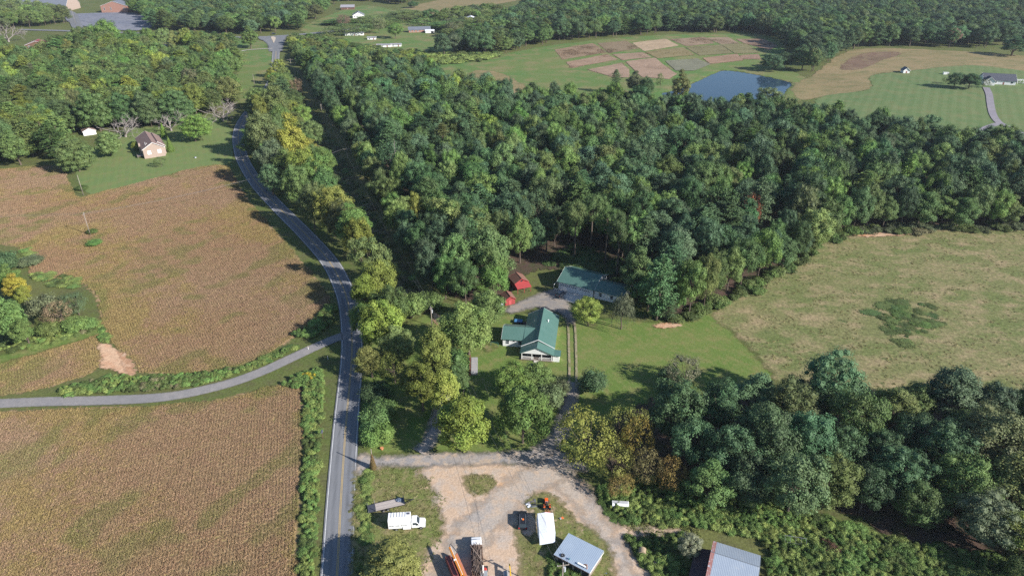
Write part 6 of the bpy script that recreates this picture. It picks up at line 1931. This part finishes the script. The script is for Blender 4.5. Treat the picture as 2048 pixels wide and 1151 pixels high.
# blue-roofed shed
SH = empty('blue_shed', (8.75, 99.0, 0), math.atan2(94.3 - 99.0, 15.7 - 8.6), 'low shed with blue-grey tin roof beside the gravel track', 'shed')
LS, WS = 8.5, 6.4
box('wall', WOOD, SH, .25, LS - .25, .25, WS - .25, -.1, 2.15)
MB().slab([(0, 0, 2.35), (LS, 0, 2.35), (LS, WS, 2.75), (0, WS, 2.75)], .1).build('roof', BLUE_TIN, SH)
box('front_fascia', WOOD_BROWN, SH, 0, LS, -.05, 0, 2.12, 2.3)
box('side_fascia', WHITE_TRIM, SH, LS + .002, LS + .05, 0, WS, 2.2, 2.36)
for x in (1.0, 2.9, 4.8, 6.7):
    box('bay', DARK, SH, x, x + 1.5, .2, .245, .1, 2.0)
m_ = SH.matrix_basis
def on_shed(u, v):
    p = m_ @ Vector((u, v, 0))
    return Vector((p.x, p.y, 2.36 + v / WS * .4))
ty = empty('old_tyre', on_shed(1.75, .75), 0, 'old tyre lying on the blue shed roof', 'tyre')
bm_ = bmesh.new()
for a in range(20):
    for b in range(8):
        A_, B_ = a * 2 * math.pi / 20, b * 2 * math.pi / 8
        bm_.verts.new(((.33 + .13 * math.cos(B_)) * math.cos(A_), (.33 + .13 * math.cos(B_)) * math.sin(A_), .13 + .12 * math.sin(B_)))
bm_.verts.ensure_lookup_table()
for a in range(20):
    for b in range(8):
        bm_.faces.new([bm_.verts[i] for i in (a * 8 + b, ((a + 1) % 20) * 8 + b, ((a + 1) % 20) * 8 + (b + 1) % 8, a * 8 + (b + 1) % 8)])
me_ = bpy.data.meshes.new('tyre_ring')
bm_.to_mesh(me_)
bm_.free()
me_.materials.append(RUBBER)
obj('tyre_ring', me_, ty)
MB().tube((0, 0, .02), (0, 0, .12), .2, n=12).build('rim', STEEL, ty)
bk = empty('roof_bucket', on_shed(3.4, .7), .3, 'small bucket and hose on the blue shed roof', 'bucket')
MB().tube((0, 0, 0), (0, 0, .32), .14, .18, 12).build('pail', mat('green_pail', (.12, .25, .3)), bk)
MB().tube((-.1, 0, .02), (-1.0, .2, .02), .02).build('hose', STEEL, bk)
cb = empty('roof_bench', on_shed(6.3, .7), m_.to_euler().z, 'white bench and rusty scrap on the blue shed roof', 'bench')
box('plank', WHITE_TRIM, cb, -.95, .9, -.2, .2, .3, .36)
for x in (-.8, .75):
    box('leg', WHITE_TRIM, cb, x - .05, x + .05, -.18, .18, 0, .3)
MB().tube((.4, .3, .05), (1.0, .35, .5), .1).tube((1.0, .35, .5), (1.3, -.2, .1), .09).tube((.3, .5, .1), (.9, .6, .3), .13).build('rusty_pipe', mat('rust_pipe', (.35, .17, .09)), cb)

# the barn at the lower edge
A_, B_ = Vector((*px(1422, 1102, 6.0), 0)), Vector((*px(1520, 1133, 6.0), 0))
BA = empty('tin_barn', A_, math.atan2(B_.y - A_.y, B_.x - A_.x), 'barn with ribbed blue-grey tin roof rusting along one end', 'barn')
Lb = (B_ - A_).length
box('wall', WOOD_BROWN, BA, .3, Lb - .3, -8.6, 4.0, -.1, 4.1)
MB().prism([(-8.6, 4.1), (4.0, 4.1), (0, 5.75)], .3, Lb - .3, 'x').build('gable_wall', WOOD_BROWN, BA)
MB().slab([(.75, 0, 6.0), (Lb, 0, 6.0), (Lb, 4.5, 4.4), (.75, 4.5, 4.4)], .08).build('rear_roof', BARN_TIN, BA)
MB().slab([(.75, -9, 4.3), (Lb, -9, 4.3), (Lb, -.06, 6.0), (.75, -.06, 6.0)], .08).build('front_roof', BARN_TIN, BA)
MB().slab([(-.05, 0, 6.0), (.74, 0, 6.0), (.74, 4.5, 4.4), (-.05, 4.5, 4.4)], .08).slab([(-.05, -9, 4.3), (.74, -9, 4.3), (.74, -.06, 6.0), (-.05, -.06, 6.0)], .08).build('rusty_roof_edge', RUST_TIN, BA)
MB().tube((-.05, -.02, 6.03), (Lb, -.02, 6.03), .07).build('ridge_cap', STEEL, BA)
MB().slab([(-3.2, -5.0, 3.0), (.28, -5.0, 3.7), (.28, 2.6, 3.7), (-3.2, 2.6, 3.0)], .08).build('lean_to_roof', mat('shaded_tin', (.05, .04, .05), (.08, .05, .05), .8, .7), BA)  # shadow over the lean-to is painted into this dark roof colour
for y in (-4.7, -1.2, 2.3):
    box('lean_to_post', WOOD_BROWN, BA, -3.1, -2.95, y - .08, y + .08, -.1, 2.9)

# white truck cap
X, Y = at(1240, 1012)
TCp = grounded('truck_cap', X, Y, R(-4), 'white truck cap set down in the weeds beside the track', 'truck cap')
MB().prism([(-.85, 0), (.85, 0), (.85, .9), (.3, 1.5), (-.6, 1.5), (-.85, 1.1)], -1.9, 1.9, 'x').build('shell', WP, TCp, bevel=.05)
MB().add([(-1.75, .32, 1.505), (1.75, .32, 1.505), (1.75, .84, .95), (-1.75, .84, .95)], [(0, 1, 2, 3)]).build('side_window', GLASS, TCp)
MB().add([(-1.7, -.55, 1.52), (1.7, -.55, 1.52), (1.7, .26, 1.52), (-1.7, .26, 1.52)], [(0, 1, 2, 3)]).build('roof_panel', mat('grey_panel2', (.45, .46, .48)), TCp)
X, Y = at(1171, 1021)
mt_ = grounded('ground_mat', X, Y, R(-12), 'dark square mat lying flat on the gravel track', 'mat')
MB().box(-1.15, 1.15, -1.35, 1.35, .1, .14).build('mat_sheet', mat('dark_mat', (.10, .095, .095), (.07, .065, .068), 1.2, .9), mt_)
X, Y = at(1284, 1108)
bl = grounded('round_bale', X, Y, R(80), 'tan round bale standing in the weeds', 'bale')
MB().tube((-.7, 0, .8), (.7, 0, .8), .85, n=20).build('hay', mat('tan_hay', (.36, .28, .19), (.28, .22, .15), 3, .95, .05, 0, .05, 9), bl)
X, Y = at(1310, 1128)
dr = grounded('silver_drum', X, Y, 0, 'dented silver drum in the weeds by the barn', 'drum')
MB().tube((0, 0, 0), (0, 0, .95), .38, n=16).build('drum_shell', mat('silver', (.5, .52, .58), None, 2, .4, .5, .5), dr)
MB().tube((0, 0, .95), (0, 0, .99), .4, n=16).build('lid', DARK, dr)
X, Y = at(1211, 1147)
bt_ = grounded('blue_tarp', X, Y, .5, 'small blue tarp heap right of the blue-roofed shed', 'tarpaulin')
obj('tarp', me_ if False else tp.children[0].data, bt_)
# frame and brush pile in the weeds
X, Y = at(1588, 1085)
GF = grounded('greenhouse_frame', X, Y, R(-12), 'pale metal hoop frame standing in the weeds', 'frame')
for k in range(5):
    x = -2.2 + k * 1.1
    m2 = MB()
    prev = None
    for j in range(9):
        a = math.pi * j / 8
        p = (x, 1.2 * math.cos(a), 1.9 * math.sin(a))
        if prev:
            m2.tube(prev, p, .03, n=5)
        prev = p
    m2.build('hoop', STEEL, GF)
MB().tube((-2.2, 0, 1.9), (2.2, 0, 1.9), .05).tube((-2.2, -1.0, 1.0), (2.2, -1.0, 1.0), .03).build('rail', STEEL, GF)
X, Y = at(1662, 1100)
BP = grounded('brush_pile', X, Y, .3, 'reddish brown pile of dead brush in the weeds', 'brush pile')
bpn = NP()
for k in range(900):
    a = r5.random() * 6.283
    f = r5.random() ** .6
    z_ = (1 - f) * 2.0 * r5.random()
    c_ = np.array([math.cos(a) * f * 2.4, math.sin(a) * f * 4.2, z_ + .1])
    d = unit(r5.normal(size=3) * np.array([1, 1, .4])) * r5.uniform(.3, .8)
    tube_np(bpn, c_ - d, c_ + d, .035, .015, 4)
oo = obj('dead_branches', bpn.mesh('brush', mat('red_brown_brush', (.17, .085, .065), (.11, .06, .05), 1, .95, .05)), BP)
oo['kind'] = 'stuff'

# grey bins along a rail, fence line, clothes line
X, Y = at(940, 752)
BI = grounded('bin_rack', X, Y, R(2.5), 'row of grey slatted bins along a rusty rail on the lawn', 'bins')
RUSTW = mat('rusty_rail', (.20, .075, .055), (.15, .06, .05), 2, .85)
box('rail', RUSTW, BI, -.15, .15, 0, 9.6, .9, 1.05)
for k in range(6):
    y = .3 + k * 1.8
    box('post', RUSTW, BI, -.14, .14, y - .14, y + .14, -.1, 1.3)
for k in range(5):
    y = .5 + k * 1.8
    bn = box('bin', mat('bin_grey', (.36, .35, .35), (.28, .27, .28), 2, .8), BI, .35, 2.3, y, y + 1.15, .05, .75, .03)
    for j in range(4):
        box('slat', mat('bin_slat', (.33, .33, .33), None, 2, .8), bn, .34, 2.31, y + .04 + j * .29, y + .2 + j * .29, .752, .79)
X0, Y0 = at(934, 758)
X1, Y1 = at(926, 792)
FN = grounded('rail_fence', X0, Y0, math.atan2(Y1 - Y0, X1 - X0), 'low brown rail fence running down the lawn', 'fence')
LF = math.hypot(X1 - X0, Y1 - Y0)
for k in range(6):
    x = LF * k / 5
    box('post', WOOD_BROWN, FN, x - .08, x + .08, -.08, .08, -.1, 1.0)
for zz in (.35, .75):
    box('rail', WOOD, FN, 0, LF, -.035, .035, zz, zz + .12)
X, Y = at(990, 693)
CL = grounded('clothes_frame', X, Y, R(-8), 'thin green clothes-line frame left of the house wing', 'clothes line')
GRP = mat('green_pipe', (.06, .2, .17))
for x in (-1.3, 1.0):
    MB().tube((x, 0, -.1), (x, 0, 1.6), .05).build('post', GRP, CL)
MB().tube((-1.3, 0, 1.6), (1.0, 0, 1.6), .05).build('crossbar', GRP, CL)

# roadside markers and mailbox
for x, y, t in ((617, 699, 'left'), (656, 718, 'right')):
    X, Y = at(x, y)
    d = grounded('marker_post', X, Y, 0, f'thin white roadside marker post, {t} of the two at the junction', 'post')
    MB().box(-.07, .07, -.03, .03, -.1, 1.3).build('blade', WHITE_TRIM, d)
    MB().box(-.07, .07, -.036, -.031, 1.0, 1.2).build('reflector', mat('amber', (.7, .3, .05)), d)
X, Y = at(646, 876)
mbx = grounded('mailbox', X, Y, R(10), 'dark mailbox on a post among the ditch weeds', 'mailbox')
box('post', WOOD_BROWN, mbx, -.06, .06, -.06, .06, -.1, 2.1)
MB().prism([(-.25, 0), (.25, 0), (.25, .25), (.12, .42), (-.12, .42), (-.25, .25)], -.45, .45).build('box_shell', mat('slate_box', (.10, .11, .14)), mbx).location = (0, 0, 2.1)
X, Y = at(764, 898)
hp = grounded('clay_pot', X, Y, 0, 'small orange pot on the grass corner by the lane', 'pot')
MB().tube((0, 0, 0), (0, 0, .5), .3, .42, 12).build('pot', mat('terracotta', (.6, .25, .12)), hp)
MB().tube((0, 0, .5), (0, 0, .58), .46, .46, 12).build('rim', mat('terracotta', (.6, .25, .12)), hp)

# ------------------------------------------------------------------ utility poles and wires
def utility_pole(bx, by, Hh, label, rz=0.0, arm=1.3, trafo=False, world=None):
    X, Y = world or at(bx, by)
    o = grounded('utility_pole', X, Y, rz, label, 'utility pole')
    MB().tube((0, 0, -.4), (0, 0, Hh), .17, .11, 10).build('pole', POLE, o, True)
    if arm:
        box('crossarm', POLE, o, -arm, arm, -.06, .06, Hh - .75, Hh - .6)
        for x in (-arm + .1, 0, arm - .1):
            MB().tube((x, 0, Hh - .6 if x else Hh), (x, 0, Hh - .38 if x else Hh + .2), .06, .04, 6).build('insulator', mat('insulator', (.55, .55, .58)), o)
    if trafo:
        MB().tube((.35, .0, Hh - 2.4), (.35, 0, Hh - 1.3), .24, n=12).build('transformer', mat('trafo_grey', (.42, .44, .47)), o)
    z = hz(X, Y)
    c, s = math.cos(rz), math.sin(rz)
    return [Vector((X + c * x, Y + s * x, z + Hh - (.36 if x else -.2))) for x in (-arm + .1 if arm else -.1, 0, arm - .1 if arm else .1)]

def wire(a, b, sag, label, rad=.022):
    v = MB()
    prev = None
    for k in range(17):
        t = k / 16
        p = a.lerp(b, t)
        p.z -= sag * 4 * t * (1 - t)
        if prev is not None:
            v.tube(prev, p, rad, n=4, cap=False)
        prev = p
    o = v.build('power_line', mat('wire', (.16, .16, .17), None, 1, .6))
    return tag(o, label, 'wire', 'overhead power lines')

u1 = utility_pole(181, 470, 10.3, 'wooden utility pole standing in the green tuft of the large soybean field', R(100), .9)
u2 = utility_pole(167, 390, 10.3, 'wooden utility pole at the corner of lawn and soybean field', R(60), .0)
c1 = utility_pole(698, 337, 11.5, 'utility pole with crossarm in the middle of the dark corridor', R(20), 1.6)
c2 = utility_pole(646, 243, 11.5, 'utility pole in the corridor above the crossarm pole', R(20), .6)
c3 = utility_pole(584, 145, 11.5, 'utility pole with crossarm beside the upper road', R(10), 2.6)
c0 = utility_pole(864, 652, 7.5, 'short utility pole at the lower end of the corridor', R(35), .5, True)
sp_ = utility_pole(0, 0, 10.2, 'utility pole with crossarm rising beside the blue-roofed shed', R(10), 1.2, True, (9.9, 90.4))
m1 = utility_pole(510, 174, 10, 'pale pole alone in the roadside meadow', 0, 0)
f1 = utility_pole(514, 90, 14, 'tall pole at the far junction', 0, 1.6)
f2 = utility_pole(124, 108, 17, 'tall pale pole among the trees of the left wood', 0, 0)
f3 = utility_pole(152, 50, 18, 'pale pole at the edge of the far parking lot', 0, 1.4)
for j in (0, 2):
    wire(c1[j], c0[j], 1.2, 'power line wire in the lower corridor')
    wire(c0[j], sp_[j], 1.6, 'power line wire crossing the farmyard lawn and lane')
for j in (0, 1, 2):
    wire(c2[j], c1[j], 1.2, 'power line wire between the two corridor poles')
    wire(c3[j], c2[j], 1.5, 'power line wire in the upper corridor')
for j in (0, 2):
    wire(u1[j], c1[0], 3.5, 'power line wire over the large soybean field to the corridor', .03)
    wire(u1[j], u1[j] + Vector((-180, 10, 1)), 3.5, 'power line wire leaving the soybean field pole westward', .03)
wire(sp_[1], sp_[1] + Vector((-21, 75, -4)), 1.4, 'power line wire over the yard', .02)
X, Y = at(747, 938)
vp = grounded('vine_covered_pole', X, Y, .4, 'reddish vine-covered pole at the mouth of the gravel lane', 'pole')
MB().tube((0, 0, -.4), (0, 0, 6.6), .16, .1, 8).build('pole', POLE, vp)
vo = obj('vines', PROTO['cone'][0]['crown'], vp)
vo.scale = (.55, .55, .62)
vo['tint'] = [.17, .115, .05]

# ------------------------------------------------------------------ the brown-roofed house on the left
X, Y = at(290, 318)
X2, Y2 = at(333, 308)
an = R(33)
BH = grounded('brick_house', X, Y, an, 'tan brick house with brown shingle roof beside the striped lawn', 'house')
Wd = 11.0
gable(BH, 0, Wd, 0, 27, 5.4, 8.6, TAN_BRICK, BROWN_ROOF, 'y', .5)
gable(BH, Wd * .5, Wd + 1.0, 4.0, 26, 5.0, 7.5, TAN_BRICK, BROWN_ROOF, 'y', .4, roof_name='bay_roof', wall_name='bay_wall')
for u in (.27, .75):
    opening(BH, 'window', Wd * u, 0, S_, 2.3, 1.6, 1.8, mat('white_blind', (.7, .7, .7)), WHITE_TRIM, .14)
for y in (4, 10):
    opening(BH, 'window', 0, y, W_, 1.9, 1.3, 1.5, GLASS)
box('chimney', TAN_BRICK, BH, -.9, 0.0, 8.4, 9.6, 0, 6.9)
box('deck', WOOD, BH, -3.2, -.02, 3.0, 7.2, 1.0, 1.2)
for y in (3.1, 7.0):
    box('deck_post', WOOD, BH, -3.1, -2.95, y, y + .15, 0, 2.1)
for x, y in ((2.2, 3.2), (3.0, 3.1), (2.4, 5.5)):
    MB().tube((x, y, 6.2), (x, y, 7.9), .09).build('vent_pipe', WHITE_TRIM, BH)
X, Y = at(168, 272)
WSd = grounded('white_outbuilding', X, Y, R(35), 'white outbuilding half hidden in the wood left of the lawn', 'shed')
gable(WSd, 0, 7, 0, 6, 2.6, 4.2, WHITE, BROWN_ROOF, 'y', .4)
opening(WSd, 'door', 3.5, 0, S_, .05, 2.4, 2.1, WHITE_TRIM, pane_name='door_leaf')
X, Y = at(203, 277)
bpool = grounded('blue_playset', X, Y, 0, 'small bright blue play pool on the lawn by the white outbuilding', 'pool')
MB().tube((0, 0, 0), (0, 0, .5), .9, 1.0, 16).build('pool_wall', mat('play_blue', (.05, .2, .6)), bpool)
MB().tube((0, 0, .44), (0, 0, .46), .85, .85, 16).build('pool_fill', mat('play_water', (.2, .4, .6), None, 1, .2), bpool)
X, Y = at(391, 316)
wl = grounded('well_cap', X, Y, 0, 'small round grey object in the shade on the striped lawn', 'well')
MB().tube((0, 0, 0), (0, 0, .7), .5, .5, 12).build('ring', mat('well_grey', (.45, .47, .52)), wl)
MB().tube((0, 0, .7), (0, 0, .8), .55, .3, 12).build('lid', STEEL, wl)

# ------------------------------------------------------------------ far buildings
def simple_house(name, bx, by, rz, L, W, hw, hr, wallm, roofm, label, cat='house', axis='x', wins=4, door=True, facing=S_):
    X, Y = at(bx, by)
    o = grounded(name, X, Y, rz, label, cat)
    gable(o, 0, L, 0, W, hw, hr, wallm, roofm, axis, .5)
    for k in range(wins):
        x = L * (k + .5) / wins
        if door and k == wins // 2:
            opening(o, 'door', x, 0, S_, .1, 1.1, 2.0, mat('far_door', (.3, .12, .1)), pane_name='door_leaf')
        else:
            opening(o, 'window', x, 0, S_, hw * .38, 1.3, hw * .4, GLASS, WHITE_TRIM, .12)
    return o
# the hilltop house at the right
HH = simple_house('hilltop_house', 1966, 168, R(-16), 22, 13, 3.4, 7.2, WHITE, DARK_ROOF, 'white house with charcoal roof on the striped hill', wins=4)
gable(HH, -1.0, 6.5, -4.5, 1.0, 3.2, 6.2, WHITE, DARK_ROOF, 'y', .4, roof_name='cross_roof', wall_name='cross_wall')
box('gable_frame', WHITE_TRIM, HH, 22.5, 22.75, -.8, 13.8, 3.0, 3.4)
X, Y = at(2034, 168)
PG = grounded('pergola', X, Y, R(-12), 'white railed pergola beside the hilltop house', 'pergola')
for x in (0, 4, 8, 12):
    for y in (0, 5):
        box('post', WHITE_TRIM, PG, x - .12, x + .12, y - .12, y + .12, 0, 2.6)
for x in np.arange(-.4, 12.6, 1.3):
    box('rafter', WHITE_TRIM, PG, x, x + .3, -.5, 5.5, 2.62, 2.8)
box('rail', WHITE_TRIM, PG, 0, 12, -.05, .05, .9, 1.0)
simple_house('garden_shed', 1806, 147, R(-5), 5, 5.5, 2.6, 4.6, WHITE, GREY_ROOF, 'small white garden shed on the striped hill lawn', 'shed', 'y', 1, True)
X, Y = at(1891, 149)
ut = grounded('utility_box', X, Y, R(-10), 'low white box near the pair of garden trees', 'box')
box('case', WHITE_TRIM, ut, -2, 2, -1, 1, 0, 1.6, .05)
box('lid', mat('pale_lid', (.7, .7, .7)), ut, -2.1, 2.1, -1.1, 1.1, 1.6, 1.75, .03)
# the hamlet
simple_house('mobile_home', 690, 72, R(9), 21, 7, 3.0, 4.1, WHITE, GREY_ROOF, 'long white mobile home in the far hamlet', 'house', 'x', 5)
GH = simple_house('gabled_house', 706, 37, R(12), 15, 15, 3.6, 7.5, WHITE, GREY_ROOF, 'white house with grey gabled roof in the far hamlet', 'house', 'y', 4)
simple_house('far_barn', 682, 20, R(6), 19, 12, 3.6, 6.2, WOOD_BROWN, PALE_ROOF, 'brown barn with pale tin roof behind the gabled white house', 'barn', 'x', 1)
BR = simple_house('brick_ranch', 818, 66, R(11), 25, 11, 3.2, 5.8, BRICK, GREY_ROOF, 'long red brick ranch house with grey roof', 'house', 'x', 6)
X, Y = at(851, 67)
CP_ = grounded('white_carport', X, Y, R(5), 'white carport in front of the brick ranch house', 'carport')
gable(CP_, 0, 10, 0, 7, 2.6, 3.6, WHITE, mat('white_tin', (.7, .72, .75)), 'x', .4)
opening(CP_, 'bay', 8, 0, S_, .05, 3, 2.2, DARK)
simple_house('hidden_white_house', 930, 45, R(5), 16, 11, 4, 6.8, WHITE, mat('white_tin', (.7, .72, .75)), 'white house among trees right of the ranch house', 'house', 'y', 2)
X, Y = at(945, 33)
simple_house('dark_barn', 936, 33, R(-5), 20, 10, 4, 6.5, WOOD_BROWN, DARK_ROOF, 'dark barn behind the white house among trees', 'barn', 'x', 1)
for bx, by, L_, lb in ((735, 80, 9, 'grey and white shed in the junk yard'), (754, 95, 14, 'long white trailer at the front of the junk yard'), (781, 94, 11, 'pale low shed right of the long white trailer')):
    simple_house('junk_shed', bx, by, R(4), L_, 5, 2.4, 3.0, WHITE, PALE_ROOF, lb, 'shed', 'x', 2)
simple_house('cottage', 52, 98, R(20), 20, 14, 3.6, 7.0, WOOD_BROWN, RED_ROOF, 'dark cottage with red metal roof in the left wood', 'house', 'y', 3)
simple_house('wood_house', 311, 102, R(-8), 13, 10, 3.2, 5.6, BRICK, GREY_ROOF, 'grey-roofed house peeping out of the left wood', 'house', 'x', 3)
simple_house('wood_shed', 350, 112, R(-8), 10, 8, 3.0, 4.6, BRICK, DARK_ROOF, 'small dark-roofed brick shed in the left wood', 'shed', 'x', 2)
simple_house('roadside_shed', 541, 151, R(-4), 7, 9, 2.8, 4.0, PALE_ROOF, PALE_ROOF, 'small grey shed between the meadow and the corridor', 'shed', 'y', 1)
simple_house('brick_hall', 204, 26, R(4), 36, 36, 9, 15, BRICK, GREY_ROOF, 'red brick hall with pale gable behind the parking lot', 'building', 'y', 4)
simple_house('large_hall', -30, 24, R(4), 112, 40, 7, 24, TAN_BRICK, GREY_ROOF, 'very large grey-roofed brick building at the upper left corner', 'building', 'x', 12)
X, Y = at(548, 69)
car('far_car', X, Y, R(5), 4.8, 1.9, 1.6, (.02, .02, .025), 'dark car on the far crossroad')
X, Y = at(1718, 10)
simple_house('distant_house', 1718, 14, R(5), 22, 14, 4, 7, TAN_BRICK, PALE_ROOF, 'distant house in a clearing of the far wood', 'house', 'x', 4)

# ------------------------------------------------------------------ the air
def haze():
    m, nt, N, L = new_mat('haze_air')
    v = N.new('ShaderNodeVolumePrincipled')
    v.inputs['Color'].default_value = (.80, .88, 1.0, 1)
    v.inputs['Density'].default_value = HAZE
    v.inputs['Anisotropy'].default_value = .2
    o_ = N.new('ShaderNodeOutputMaterial')
    L.new(v.outputs[0], o_.inputs['Volume'])
    ob = MB().box(-9900, 9900, -9900, 9900, float(GZ.min()) - 2.0, max(125.0, float(GZ.max()) + 30)).build('haze', m)
    ob['kind'] = 'stuff'
    return tag(ob, 'thin bluish air over the whole valley', 'haze')
HAZE = 0.00006
haze()
